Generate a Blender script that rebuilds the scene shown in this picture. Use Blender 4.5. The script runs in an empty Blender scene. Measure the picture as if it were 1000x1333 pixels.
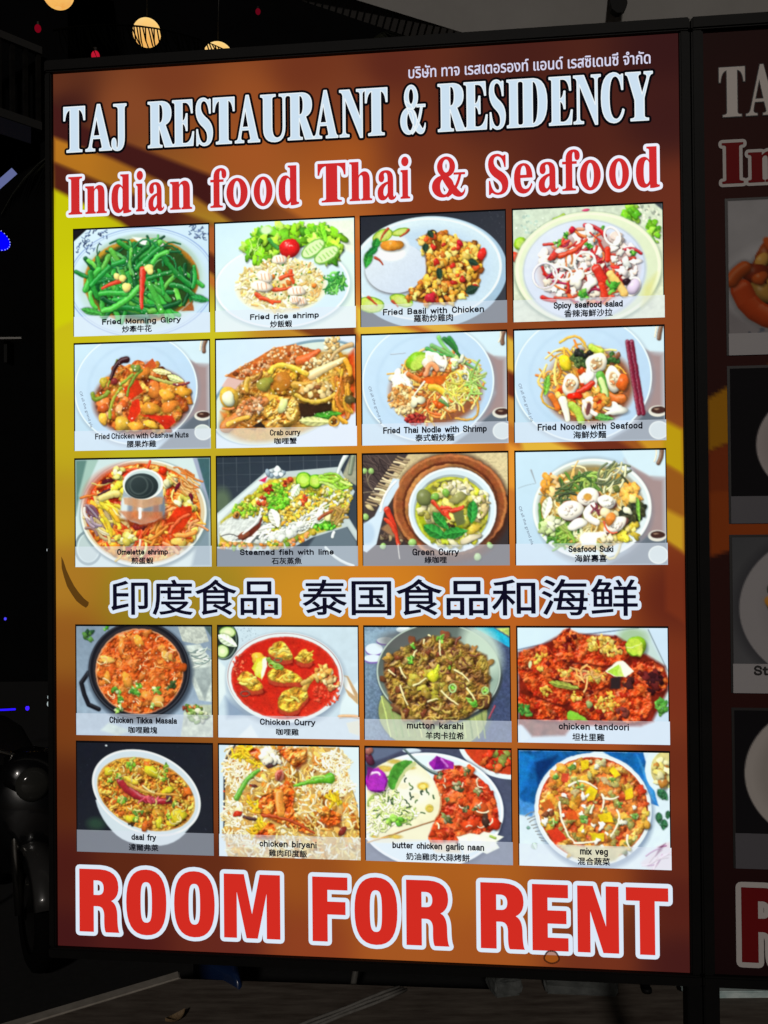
import bpy, bmesh, math, random
import numpy as np
from mathutils import Matrix, Vector

SC = bpy.context.scene
COL = SC.collection
R = math.radians

# ------------------------------------------------------------------ camera
F_PX = 1250.0                       # focal length in photo pixels (photo is 1333 tall)
CAM_Z = 1.40
cam = bpy.data.cameras.new('camera')
cam.sensor_fit = 'VERTICAL'
cam.sensor_height = 36.0
cam.sensor_width = 27.0
cam.lens = F_PX / 1333.0 * 36.0
cam.clip_start = 0.05
cam.clip_end = 500.0
camo = bpy.data.objects.new('camera', cam)
COL.objects.link(camo)
camo.matrix_world = (Matrix.Translation((0, 0, CAM_Z)) @ Matrix.Rotation(math.pi / 2 + 0.0108, 4, 'X')
                     @ Matrix.Rotation(-0.0092, 4, 'Z'))
SC.camera = camo

# ------------------------------------------------------------------ night sky and street light
SUN_EL, SUN_AZ = 24.0, 184.0        # azimuth of the light's origin, 180 = behind the camera
w = bpy.data.worlds.new('World')
SC.world = w
w.use_nodes = True
nt = w.node_tree
bg = nt.nodes['Background']
sky = nt.nodes.new('ShaderNodeTexSky')
sky.sky_type = 'NISHITA'
sky.sun_disc = False
sky.sun_elevation = R(-4.0)         # after nightfall
sky.sun_rotation = R(SUN_AZ)
nt.links.new(sky.outputs[0], bg.inputs[0])
bg.inputs[1].default_value = 0.05
sl = bpy.data.lights.new('street_light_glow', 'SUN')
sl.energy = 0.68
sl.angle = R(4.0)
sl.color = (1.0, 0.93, 0.86)
so = bpy.data.objects.new('street_light_glow', sl)
COL.objects.link(so)
_d = Vector((math.sin(R(SUN_AZ)) * math.cos(R(SUN_EL)), math.cos(R(SUN_AZ)) * math.cos(R(SUN_EL)), math.sin(R(SUN_EL))))
so.rotation_euler = _d.to_track_quat('Z', 'Y').to_euler()
SC.view_settings.view_transform = 'Standard'
SC.view_settings.look = 'None'
SC.view_settings.exposure = 0.0
SC.view_settings.gamma = 1.0
SC.view_settings.use_curve_mapping = False

# ------------------------------------------------------------------ materials
def lin(c):
    c = np.asarray(c, float) / 255.0
    return np.where(c <= 0.04045, c / 12.92, ((c + 0.055) / 1.055) ** 2.4)

def lin4(c):
    return (*[float(v) for v in lin(c)], 1.0)

MATS = {}
def mat_emit(name, rgb, strength=1.0):
    m = bpy.data.materials.new(name); m.use_nodes = True
    t = m.node_tree; t.nodes.clear()
    o = t.nodes.new('ShaderNodeOutputMaterial'); e = t.nodes.new('ShaderNodeEmission')
    e.inputs[0].default_value = lin4(rgb); e.inputs[1].default_value = strength
    t.links.new(e.outputs[0], o.inputs[0])
    return m

def mat_print_lit(name='backlit_print'):
    """backlit vinyl: the printed colour glows"""
    m = bpy.data.materials.new(name); m.use_nodes = True
    t = m.node_tree; t.nodes.clear()
    o = t.nodes.new('ShaderNodeOutputMaterial'); e = t.nodes.new('ShaderNodeEmission')
    a = t.nodes.new('ShaderNodeAttribute'); a.attribute_name = 'print'
    t.links.new(a.outputs['Color'], e.inputs[0]); t.links.new(e.outputs[0], o.inputs[0])
    return m

def mat_print_unlit(name='unlit_print'):
    m = bpy.data.materials.new(name); m.use_nodes = True
    t = m.node_tree; p = t.nodes['Principled BSDF']
    a = t.nodes.new('ShaderNodeAttribute'); a.attribute_name = 'print'
    t.links.new(a.outputs['Color'], p.inputs['Base Color'])
    p.inputs['Roughness'].default_value = 0.6
    p.inputs['Specular IOR Level'].default_value = 0.08
    return m

def mat_strip(name, rgb, fac):
    m = bpy.data.materials.new(name); m.use_nodes = True
    t = m.node_tree; t.nodes.clear()
    o = t.nodes.new('ShaderNodeOutputMaterial'); e = t.nodes.new('ShaderNodeEmission')
    tr = t.nodes.new('ShaderNodeBsdfTransparent'); mx = t.nodes.new('ShaderNodeMixShader')
    e.inputs[0].default_value = lin4(rgb); mx.inputs[0].default_value = fac
    t.links.new(tr.outputs[0], mx.inputs[1]); t.links.new(e.outputs[0], mx.inputs[2]); t.links.new(mx.outputs[0], o.inputs[0])
    return m

def mat_pbr(name, rgb, rough=0.6, metal=0.0, spec=0.5, noise=None, rgb2=None, bump=0.0, stretch=(1, 1, 1), coat=0.0):
    """rgb in linear albedo; optional two-tone object-space noise"""
    m = bpy.data.materials.new(name); m.use_nodes = True
    t = m.node_tree; p = t.nodes['Principled BSDF']
    p.inputs['Base Color'].default_value = (*rgb, 1)
    p.inputs['Roughness'].default_value = rough
    p.inputs['Metallic'].default_value = metal
    p.inputs['Specular IOR Level'].default_value = spec
    p.inputs['Coat Weight'].default_value = coat
    if noise:
        tc = t.nodes.new('ShaderNodeTexCoord'); mp = t.nodes.new('ShaderNodeMapping')
        mp.inputs['Scale'].default_value = stretch
        n = t.nodes.new('ShaderNodeTexNoise'); n.inputs['Scale'].default_value = noise
        n.inputs['Detail'].default_value = 8.0; n.inputs['Roughness'].default_value = 0.65
        t.links.new(tc.outputs['Object'], mp.inputs[0]); t.links.new(mp.outputs[0], n.inputs['Vector'])
        if rgb2:
            cr = t.nodes.new('ShaderNodeValToRGB')
            cr.color_ramp.elements[0].position = 0.35; cr.color_ramp.elements[0].color = (*rgb, 1)
            cr.color_ramp.elements[1].position = 0.68; cr.color_ramp.elements[1].color = (*rgb2, 1)
            t.links.new(n.outputs['Fac'], cr.inputs[0]); t.links.new(cr.outputs[0], p.inputs['Base Color'])
        if bump:
            b = t.nodes.new('ShaderNodeBump'); b.inputs['Strength'].default_value = bump
            t.links.new(n.outputs['Fac'], b.inputs['Height']); t.links.new(b.outputs[0], p.inputs['Normal'])
    return m

# ------------------------------------------------------------------ object helpers
def link(o, parent=None):
    COL.objects.link(o)
    if parent is not None:
        o.parent = parent
    return o

def tag(o, label=None, cat=None, group=None, kind=None):
    if label: o['label'] = label
    if cat: o['category'] = cat
    if group: o['group'] = group
    if kind: o['kind'] = kind
    return o

def empty(name, loc=(0, 0, 0), rz=0.0):
    o = bpy.data.objects.new(name, None)
    o.empty_display_size = 0.1
    o.location = loc; o.rotation_euler = (0, 0, rz)
    return link(o)

class MB:
    """collects shapes and links them as one mesh object"""
    def __init__(s): s.v = []; s.f = []; s.m = []
    def add(s, vs, fs, mi=0):
        b = len(s.v); s.v += [tuple(p) for p in vs]
        for f in fs: s.f.append(tuple(b + i for i in f)); s.m.append(mi)
    def box(s, x0, y0, z0, x1, y1, z1, mi=0, M=None):
        vs = [Vector((x, y, z)) for x in (x0, x1) for y in (y0, y1) for z in (z0, z1)]
        if M: vs = [M @ p for p in vs]
        s.add(vs, [(0, 1, 3, 2), (4, 6, 7, 5), (0, 4, 5, 1), (2, 3, 7, 6), (0, 2, 6, 4), (1, 5, 7, 3)], mi)
    def tube(s, pts, r, n=10, mi=0, cap=True):
        pts = [Vector(p) for p in pts]
        rs = r if isinstance(r, (list, tuple)) else [r] * len(pts)
        b = len(s.v); prev = None
        for i, p in enumerate(pts):
            d = (pts[min(i + 1, len(pts) - 1)] - pts[max(i - 1, 0)]).normalized()
            if prev is None:
                a = d.orthogonal().normalized()
            else:
                a = (prev - d * prev.dot(d)).normalized()
            prev = a; c = d.cross(a)
            for k in range(n):
                an = 2 * math.pi * k / n
                s.v.append(tuple(p + (a * math.cos(an) + c * math.sin(an)) * rs[i]))
        for i in range(len(pts) - 1):
            for k in range(n):
                s.f.append((b + i * n + k, b + i * n + (k + 1) % n, b + (i + 1) * n + (k + 1) % n, b + (i + 1) * n + k)); s.m.append(mi)
        if cap:
            s.f.append(tuple(b + k for k in range(n))[::-1]); s.m.append(mi)
            s.f.append(tuple(b + (len(pts) - 1) * n + k for k in range(n))); s.m.append(mi)
    def lathe(s, prof, cen=(0, 0, 0), n=32, mi=0, M=None):
        b = len(s.v); cen = Vector(cen)
        for (r, z) in prof:
            for k in range(n):
                an = 2 * math.pi * k / n
                p = Vector((r * math.cos(an), r * math.sin(an), z))
                if M: p = M @ p
                s.v.append(tuple(p + cen))
        for i in range(len(prof) - 1):
            for k in range(n):
                s.f.append((b + i * n + k, b + i * n + (k + 1) % n, b + (i + 1) * n + (k + 1) % n, b + (i + 1) * n + k)); s.m.append(mi)
    def loft(s, rings, mi=0, cap=True):
        b = len(s.v); n = len(rings[0])
        for r in rings: s.v += [tuple(p) for p in r]
        for i in range(len(rings) - 1):
            for k in range(n):
                s.f.append((b + i * n + k, b + i * n + (k + 1) % n, b + (i + 1) * n + (k + 1) % n, b + (i + 1) * n + k)); s.m.append(mi)
        if cap:
            s.f.append(tuple(b + k for k in range(n))[::-1]); s.m.append(mi)
            s.f.append(tuple(b + (len(rings) - 1) * n + k for k in range(n))); s.m.append(mi)
    def build(s, name, mats, parent=None, smooth=False, bevel=0.0):
        me = bpy.data.meshes.new(name); me.from_pydata(s.v, [], s.f)
        for m in (mats if isinstance(mats, (list, tuple)) else [mats]): me.materials.append(m)
        me.polygons.foreach_set('material_index', s.m)
        if smooth: me.polygons.foreach_set('use_smooth', [True] * len(s.f))
        me.update()
        o = bpy.data.objects.new(name, me); link(o, parent)
        if bevel:
            bm = bmesh.new(); bm.from_mesh(me); bmesh.ops.recalc_face_normals(bm, faces=bm.faces)
            bmesh.ops.bevel(bm, geom=[e for e in bm.edges if len(e.link_faces) == 2 and e.calc_face_angle(0) > 0.5], offset=bevel, segments=2, affect='EDGES')
            bm.to_mesh(me); bm.free()
        return o

# ------------------------------------------------------------------ the sign plane: u 0..1000 across, v 0..1427 down, 1 unit = 1.2 mm
K = 0.0012
TH = R(6.602)
D0 = 1.8005
EX, EN = Vector((math.cos(TH), -math.sin(TH), 0)), Vector((math.sin(TH), math.cos(TH), 0))
Z_TOP = CAM_Z + 0.4948 * D0
E_LEFT = -0.4766 * D0
def sign_base(u=500.0):
    p = EX * (E_LEFT + u * K) + EN * D0
    return (p.x, p.y, 0.0)
def UX(u): return (u - 500.0) * K            # local x, z of the sign's Empty; front is local -y
def VZ(v): return Z_TOP - v * K
LAYER = 0.0006                               # each printed layer sits this much in front of the one below

# ------------------------------------------------------------------ glyph outlines
def path(s):
    """M/L/Q/C/Z path to list of contours"""
    tk = s.replace(',', ' ').replace('M', ' M ').replace('L', ' L ').replace('Q', ' Q ').replace('C', ' C ').replace('Z', ' Z ').split()
    out = []; cur = []; i = 0; cmd = None
    while i < len(tk):
        if tk[i] in 'MLQCZ':
            cmd = tk[i]; i += 1
            if cmd == 'Z':
                if cur: out.append(cur)
                cur = []
            continue
        g = lambda k: (float(tk[i + 2 * k]), float(tk[i + 2 * k + 1]))
        if cmd in 'ML': cur.append(g(0)); i += 2
        elif cmd == 'Q':
            a, b, c = cur[-1], g(0), g(1); i += 4
            for k in range(1, 7):
                t = k / 6; cur.append(tuple((1 - t) ** 2 * a[j] + 2 * t * (1 - t) * b[j] + t * t * c[j] for j in (0, 1)))
        else:
            a, b, c, d = cur[-1], g(0), g(1), g(2); i += 6
            for k in range(1, 9):
                t = k / 8; cur.append(tuple((1 - t) ** 3 * a[j] + 3 * t * (1 - t) ** 2 * b[j] + 3 * t * t * (1 - t) * c[j] + t ** 3 * d[j] for j in (0, 1)))
    if cur: out.append(cur)
    return [[c[k] for k in range(len(c)) if c[k] != c[k - 1]] for c in out]

def ell_c(cx, cy, rx, ry, n=36):
    return [(cx + rx * math.cos(2 * math.pi * k / n), cy + ry * math.sin(2 * math.pi * k / n)) for k in range(n)]

# bold serif capitals and lower case in a 100 x 100 box (x-height 74)
G = {}
G['T'] = [path("M0 100 L100 100 L100 70 L95 70 Q91 92 70 94 L70 10 Q70 4 86 4 L86 0 L14 0 L14 4 Q30 4 30 10 L30 94 Q9 92 5 70 L0 70Z")]
G['A'] = [path("M55 102 L45 102 L14 12 Q11 4 0 4 L0 0 L35 0 L35 4 Q20 4 23 13 L27 27 L57 27 L63 10 Q65 4 53 4 L53 0 L100 0 L100 4 Q94 4 91 10Z M29 33 L55 33 L42 73Z")]
G['J'] = [path("M16 100 L100 100 L100 96 Q87 96 87 88 L87 28 Q87 -2 42 -2 Q2 -2 2 14 Q3 25 17 26 Q32 25 32 13 Q30 7 36 3 Q46 2 47 22 L47 88 Q47 96 16 96Z")]
G['R'] = [path("M0 100 L55 100 Q91 98 91 74 Q91 54 67 49 L91 10 Q94 4 100 4 L100 0 L66 0 L43 46 L43 10 Q43 4 55 4 L55 0 L0 0 L0 4 Q11 4 11 10 L11 90 Q11 96 0 96Z M43 94 L48 94 Q59 92 59 74 Q59 54 47 53 L43 53Z")]
G['E'] = [path("M0 100 L92 100 L94 71 L89 71 Q84 94 60 95 L46 95 L46 54 Q61 55 64 70 L69 70 L69 33 L64 33 Q61 48 46 49 L46 6 L60 5 Q88 6 95 30 L100 30 L96 0 L0 0 L0 4 Q12 4 12 10 L12 90 Q12 96 0 96Z")]
G['S'] = [path("M86 98 L86 68 L81 68 Q73 96 48 96 Q30 95 30 82 Q30 70 56 60 Q98 47 98 26 Q97 -2 52 -2 Q38 -2 25 3 Q19 5 14 -1 L8 -1 L8 34 L13 34 Q22 3 50 3 Q70 4 70 17 Q70 29 45 39 Q5 53 5 76 Q6 102 46 102 Q57 102 67 98 Q77 95 81 99Z")]
G['U'] = [path("M0 100 L54 100 L54 96 Q41 96 41 90 L41 30 Q41 6 61 6 Q82 7 82 32 L82 88 Q82 96 68 96 L68 100 L100 100 L100 96 Q89 96 89 88 L89 30 Q89 -2 52 -2 Q10 -2 10 28 L10 90 Q10 96 0 96Z")]
G['N'] = [path("M0 100 L38 100 L80 38 L80 88 Q80 96 66 96 L66 100 L100 100 L100 96 Q88 96 88 88 L88 -3 L80 -3 L21 82 L21 12 Q21 4 36 4 L36 0 L0 0 L0 4 Q13 4 13 12 L13 88 Q10 96 0 96Z")]
G['D'] = [path("M0 100 L50 100 Q100 98 100 50 Q100 2 48 0 L0 0 L0 4 Q12 4 12 10 L12 90 Q12 96 0 96Z M46 94 L50 94 Q67 92 67 50 Q67 8 50 6 L46 6Z")]
G['I'] = [path("M0 100 L100 100 L100 96 Q80 96 80 90 L80 10 Q80 4 100 4 L100 0 L0 0 L0 4 Q20 4 20 10 L20 90 Q20 96 0 96Z")]
G['C'] = [path("M94 98 L94 66 L89 66 Q81 95 60 95 Q34 94 34 50 Q34 6 64 5 Q83 6 93 26 L99 24 Q90 -2 54 -2 Q0 0 0 50 Q0 100 52 102 Q67 102 77 97 Q85 94 89 98Z")]
G['Y'] = [path("M0 100 L55 100 L55 96 Q43 95 47 86 L61 54 L79 86 Q83 95 69 96 L69 100 L100 100 L100 96 Q91 95 87 88 L68 46 L68 10 Q68 4 84 4 L84 0 L18 0 L18 4 Q34 4 34 10 L34 42 L11 88 Q8 95 0 96Z")]
G['&'] = [[ell_c(43, 76, 27, 26), ell_c(43, 78, 11, 17)],
          [ell_c(33, 26, 33, 28), ell_c(38, 26, 14, 21)],
          path("M18 70 L46 58 Q62 30 88 8 Q96 8 100 20 L100 12 Q96 -2 82 -2 Q70 -2 60 8 Q36 32 18 70Z"),
          path("M40 2 Q70 12 82 56 L89 56 Q80 14 48 -2Z"), path("M66 60 L100 60 L100 55 L66 55Z")]
G['n'] = [path("M0 73 L40 73 L40 64 Q52 75 66 75 Q90 75 90 52 L90 9 Q90 4 100 4 L100 0 L52 0 L52 4 Q60 4 60 9 L60 54 Q60 66 52 66 Q45 66 41 58 L41 9 Q41 4 48 4 L48 0 L0 0 L0 4 Q10 4 10 9 L10 62 Q10 69 0 69Z")]
G['h'] = [path("M0 100 L40 100 L40 64 Q52 75 66 75 Q90 75 90 52 L90 9 Q90 4 100 4 L100 0 L52 0 L52 4 Q60 4 60 9 L60 54 Q60 66 52 66 Q45 66 41 58 L41 9 Q41 4 48 4 L48 0 L0 0 L0 4 Q10 4 10 9 L10 90 Q10 96 0 96Z")]
G['d'] = [path("M46 100 L88 100 L88 9 Q88 4 100 4 L100 0 Q78 -4 60 -3 L60 7 Q50 -2 34 -2 Q0 0 0 37 Q0 74 34 75 Q48 75 57 66 L57 90 Q57 96 46 96Z M57 60 Q52 68 45 68 Q32 66 32 37 Q32 8 44 7 Q52 7 57 16Z")]
G['i'] = [path("M2 73 L78 73 L78 9 Q78 4 100 4 L100 0 L0 0 L0 4 Q20 4 20 9 L20 62 Q20 69 2 69Z"), [ell_c(48, 95, 38, 12, 24)]]
G['a'] = [path("M6 56 Q6 75 46 75 Q84 75 84 50 L84 12 Q84 6 90 6 Q94 6 97 10 L100 7 Q92 -2 76 -2 Q60 -2 57 8 Q44 -2 28 -2 Q0 -2 0 18 Q0 38 55 46 L55 55 Q54 69 42 69 Q34 69 33 64 Q34 60 36 56 Q34 45 20 45 Q6 46 6 56Z M55 40 L55 18 Q48 8 40 8 Q30 9 30 19 Q31 34 55 40Z")]
G['o'] = [[ell_c(50, 36.5, 50, 38.5), ell_c(50, 36.5, 18, 31)]]
G['f'] = [path("M0 73 L20 73 L20 80 Q22 103 66 103 Q100 102 100 87 Q99 76 84 76 Q70 77 71 89 Q71 96 66 97 Q56 96 56 84 L56 73 L82 73 L82 67 L56 67 L56 9 Q56 4 76 4 L76 0 L0 0 L0 4 Q20 4 20 9 L20 67 L0 67Z")]
G['e'] = [path("M100 38 L34 38 Q34 9 62 9 Q84 9 94 24 L99 21 Q86 -2 50 -2 Q0 0 0 36 Q0 74 52 75 Q98 74 100 38Z M34 45 L68 45 Q68 69 52 69 Q35 69 34 45Z")]
# black condensed sans capitals
B = {}
B['R'] = [path("M0 100 L52 100 Q98 99 98 72 Q98 56 80 50 Q94 46 95 28 Q95 6 100 0 L66 0 Q61 4 62 26 Q62 41 46 41 L36 41 L36 0 L0 0Z M36 82 L47 82 Q61 81 61 70 Q61 59 47 59 L36 59Z")]
B['O'] = [path("M50 102 C86 102 100 84 100 50 C100 16 86 -2 50 -2 C14 -2 0 16 0 50 C0 84 14 102 50 102Z M50 82 C62 82 64 74 64 50 C64 26 62 18 50 18 C38 18 36 26 36 50 C36 74 38 82 50 82Z")]
B['M'] = [path("M0 100 L36 100 L50 38 L64 100 L100 100 L100 0 L76 0 L76 70 L60 0 L40 0 L23 72 L23 0 L0 0Z")]
B['F'] = [path("M0 100 L100 100 L100 80 L43 80 L43 62 L94 62 L94 42 L43 42 L43 0 L0 0Z")]
B['E'] = [path("M0 100 L100 100 L100 80 L43 80 L43 61 L95 61 L95 41 L43 41 L43 20 L100 20 L100 0 L0 0Z")]
B['N'] = [path("M0 100 L38 100 L69 40 L69 100 L100 100 L100 0 L62 0 L31 62 L31 0 L0 0Z")]
B['T'] = [path("M0 100 L100 100 L100 80 L68 80 L68 0 L32 0 L32 80 L0 80Z")]

_fillc = {}
def fill_contours(cs):
    """triangulate outer + holes; returns verts2d, faces"""
    cu = bpy.data.curves.new('tmp', 'CURVE'); cu.dimensions = '2D'; cu.fill_mode = 'FRONT'
    for c in cs:
        sp = cu.splines.new('POLY'); sp.points.add(len(c) - 1)
        for i, p in enumerate(c): sp.points[i].co = (p[0], p[1], 0, 1)
        sp.use_cyclic_u = True
    o = bpy.data.objects.new('tmp', cu)
    me = bpy.data.meshes.new_from_object(o)
    vs = [(v.co.x, v.co.y) for v in me.vertices]; fs = [tuple(p.vertices) for p in me.polygons]
    bpy.data.objects.remove(o); bpy.data.curves.remove(cu); bpy.data.meshes.remove(me)
    return vs, fs

_txt = {}
def text_shape(s):
    """outline of a line of text: verts2d, faces, boundary edges, bounding box"""
    if s in _txt: return _txt[s]
    cu = bpy.data.curves.new('tmp', 'FONT'); cu.body = s; cu.resolution_u = 3
    o = bpy.data.objects.new('tmp', cu); COL.objects.link(o)
    dg = bpy.context.evaluated_depsgraph_get(); dg.update()
    me = bpy.data.meshes.new_from_object(o.evaluated_get(dg))
    vs = [(v.co.x, v.co.y) for v in me.vertices]; fs = [tuple(p.vertices) for p in me.polygons]
    bpy.data.objects.remove(o); bpy.data.curves.remove(cu); bpy.data.meshes.remove(me)
    cnt = {}
    for f in fs:
        for a, b in zip(f, f[1:] + f[:1]): cnt[(min(a, b), max(a, b))] = cnt.get((min(a, b), max(a, b)), 0) + 1
    ed = [e for e, n in cnt.items() if n == 1]
    xs = [p[0] for p in vs]; ys = [p[1] for p in vs]
    _txt[s] = (vs, fs, ed, (min(xs), min(ys), max(xs), max(ys)))
    return _txt[s]

def ribbon(mb, segs, hw, y, mi, rnd=8):
    """thick outline along 2d segments (u, v units), round joints"""
    seen = set(); j = 0
    for (a, b) in segs:
        dx, dy = b[0] - a[0], b[1] - a[1]; L = math.hypot(dx, dy)
        if L < 1e-6: continue
        nx, ny = -dy / L * hw, dx / L * hw; j += 1
        yy = y - (j % 40) * 1.5e-6
        q = [(a[0] + nx, a[1] + ny), (b[0] + nx, b[1] + ny), (b[0] - nx, b[1] - ny), (a[0] - nx, a[1] - ny)]
        mb.add([(UX(p[0]), yy, VZ(p[1])) for p in q], [(0, 1, 2, 3)], mi)
        for p in (a, b):
            k = (round(p[0], 2), round(p[1], 2))
            if rnd and k not in seen:
                seen.add(k)
                mb.add([(UX(p[0] + hw * math.cos(2 * math.pi * t / rnd)), yy - 1e-6, VZ(p[1] + hw * math.sin(2 * math.pi * t / rnd))) for t in range(rnd)], [tuple(range(rnd))], mi)

def glyph_line(mb, spec, font, vtop, vbase, lev, outline, mi_fill=0, mi_out=1, fat=0.0, mi_fat=None):
    """spec: (char, u0, u1) list; writes outline ribbons below and fills above"""
    for ch, u0, u1 in spec:
        for cs in font[ch]:
            m = lambda p: (u0 + (u1 - u0) * p[0] / 100.0, vbase + (vtop - vbase) * p[1] / 100.0)
            vs, fs = fill_contours(cs)
            mb.add([(UX(m(p)[0]), -(lev + 1) * LAYER, VZ(m(p)[1])) for p in vs], fs, mi_fill)
            segs = [(m(c[i]), m(c[(i + 1) % len(c)])) for c in cs for i in range(len(c))]
            if outline: ribbon(mb, segs, outline, -lev * LAYER, mi_out, 12)
            if fat: ribbon(mb, segs, fat, -(lev + 1.05) * LAYER, mi_fill if mi_fat is None else mi_fat, 6)

def text_line(mb, s, u0, u1, vbase, height, lev, fat=0.0, outline=0.0, mi_fill=0, mi_out=1, ref=None, rot=0.0):
    """height: size of the reference letters (cap height or full ideograph) in units"""
    vs, fs, ed, bb = text_shape(s)
    y0, y1 = ref if ref else (bb[1], bb[3])
    sx = (u1 - u0) / (bb[2] - bb[0]); sy = height / (y1 - y0)
    c, sn = math.cos(rot), math.sin(rot)
    def m(p):
        x = (p[0] - bb[0]) * sx; y = (p[1] - y0) * sy
        return (u0 + x * c - y * sn, vbase - (x * sn + y * c))
    mb.add([(UX(m(p)[0]), -(lev + 1) * LAYER, VZ(m(p)[1])) for p in vs], fs, mi_fill)
    segs = [(m(vs[a]), m(vs[b])) for a, b in ed]
    if outline: ribbon(mb, segs, outline, -lev * LAYER, mi_out, 10)
    if fat: ribbon(mb, segs, fat, -(lev + 1.05) * LAYER, mi_fill, 0 if fat < 0.5 else 6)

# narrow grotesque letters of the captions, drawn as pen strokes (cap height 100, x-height 72): width and strokes
ST = {'F': (54, "M8 0 L8 92 L52 92 M8 50 L46 50"), 'r': (34, "M8 0 L8 64 M8 44 Q10 64 32 63"), 'i': (16, "M8 0 L8 64 M8 89 L8 92"), 'e': (54, "M8 34 L46 34 Q46 64 27 64 Q8 64 8 32 Q8 6 28 6 Q42 6 46 18"),
 'd': (54, "M46 0 L46 92 M46 34 Q46 64 27 64 Q8 64 8 35 Q8 6 27 6 Q46 6 46 34"), 'M': (76, "M8 0 L8 92 L38 14 L68 92 L68 0"), 'o': (54, "M27 64 Q8 64 8 35 Q8 6 27 6 Q46 6 46 35 Q46 64 27 64"), 'n': (54, "M8 0 L8 64 M8 42 Q10 64 28 64 Q46 64 46 44 L46 0"),
 'g': (54, "M46 64 L46 -8 Q46 -24 27 -24 Q10 -24 9 -12 M46 34 Q46 64 27 64 Q8 64 8 35 Q8 6 27 6 Q46 6 46 34"), 'G': (66, "M58 70 Q54 94 33 94 Q8 94 8 47 Q8 4 33 4 Q58 4 58 44 L36 44 M58 44 L58 2"), 'l': (16, "M8 0 L8 92"), 'y': (50, "M4 64 L26 4 M46 64 L26 4 Q20 -22 6 -20"),
 'c': (50, "M44 46 Q42 64 26 64 Q8 64 8 35 Q8 6 26 6 Q42 6 44 24"), 's': (48, "M40 50 Q38 64 24 64 Q9 64 9 50 Q9 38 24 36 Q41 33 41 20 Q41 6 24 6 Q8 6 7 22"), 'h': (54, "M8 0 L8 92 M8 42 Q10 64 28 64 Q46 64 46 44 L46 0"), 'm': (80, "M8 0 L8 64 M8 42 Q9 64 25 64 Q40 64 40 46 L40 0 M40 44 Q42 64 57 64 Q72 64 72 44 L72 0"),
 'p': (54, "M8 64 L8 -24 M8 34 Q8 64 27 64 Q46 64 46 35 Q46 6 27 6 Q8 6 8 34"), 'B': (62, "M8 0 L8 92 L32 92 Q50 92 50 72 Q50 52 32 51 L8 51 M32 51 Q54 50 54 26 Q54 6 32 6 L8 6"), 'a': (54, "M10 48 Q12 64 27 64 Q44 64 44 48 L44 12 Q44 4 50 4 M44 38 Q8 38 8 20 Q8 6 22 6 Q40 6 44 24"), 'w': (72, "M4 64 L20 4 L36 60 L52 4 L68 64"),
 't': (34, "M14 84 L14 16 Q14 4 30 5 M2 62 L30 62"), 'C': (64, "M56 66 Q52 94 32 94 Q8 94 8 48 Q8 4 32 4 Q54 4 57 32"), 'k': (50, "M8 0 L8 92 M44 64 L10 26 M22 38 L46 0"), 'S': (60, "M52 70 Q50 94 30 94 Q9 94 9 72 Q9 54 30 49 Q53 44 53 24 Q53 4 30 4 Q8 4 7 28"),
 'f': (34, "M14 0 L14 74 Q14 92 30 90 M2 62 L30 62"), 'b': (54, "M8 0 L8 92 M8 34 Q8 64 27 64 Q46 64 46 35 Q46 6 27 6 Q8 6 8 34"), 'N': (64, "M8 0 L8 92 L56 0 L56 92"), 'u': (54, "M8 64 L8 24 Q8 6 25 6 Q44 6 46 28 M46 64 L46 0"),
 'T': (56, "M4 92 L52 92 M28 92 L28 0"), 'O': (66, "M33 94 Q8 94 8 47 Q8 4 33 4 Q58 4 58 47 Q58 94 33 94"), 'x': (48, "M4 64 L44 0 M44 64 L4 0"), 'v': (50, "M4 64 L25 4 L46 64")}
def stroke_line(mb, s, u0, u1, vbase, height, lev, hw, mi=0):
    x = 0.0; segs = []
    for ch in s:
        if ch == ' ': x += 25; continue
        w_, d = ST[ch]
        for part in d.split('M')[1:]:
            pts = path('M' + part)
            tk = part.split(); first = (float(tk[0]), float(tk[1])); pl = pts[0]
            if pl[0] != first: pl = [first] + pl
            segs += [((x + a[0], a[1]), (x + b[0], b[1])) for a, b in zip(pl[:-1], pl[1:])]
        x += w_ + 8
    tot = x - 8; sx = (u1 - u0 - 2 * hw) / (tot - 10)
    ribbon(mb, [((u0 + hw + (a[0] - 5) * sx, vbase - a[1] * height / 100), (u0 + hw + (b[0] - 5) * sx, vbase - b[1] * height / 100)) for a, b in segs], hw, -(lev + 1) * LAYER, mi, 8)

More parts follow.
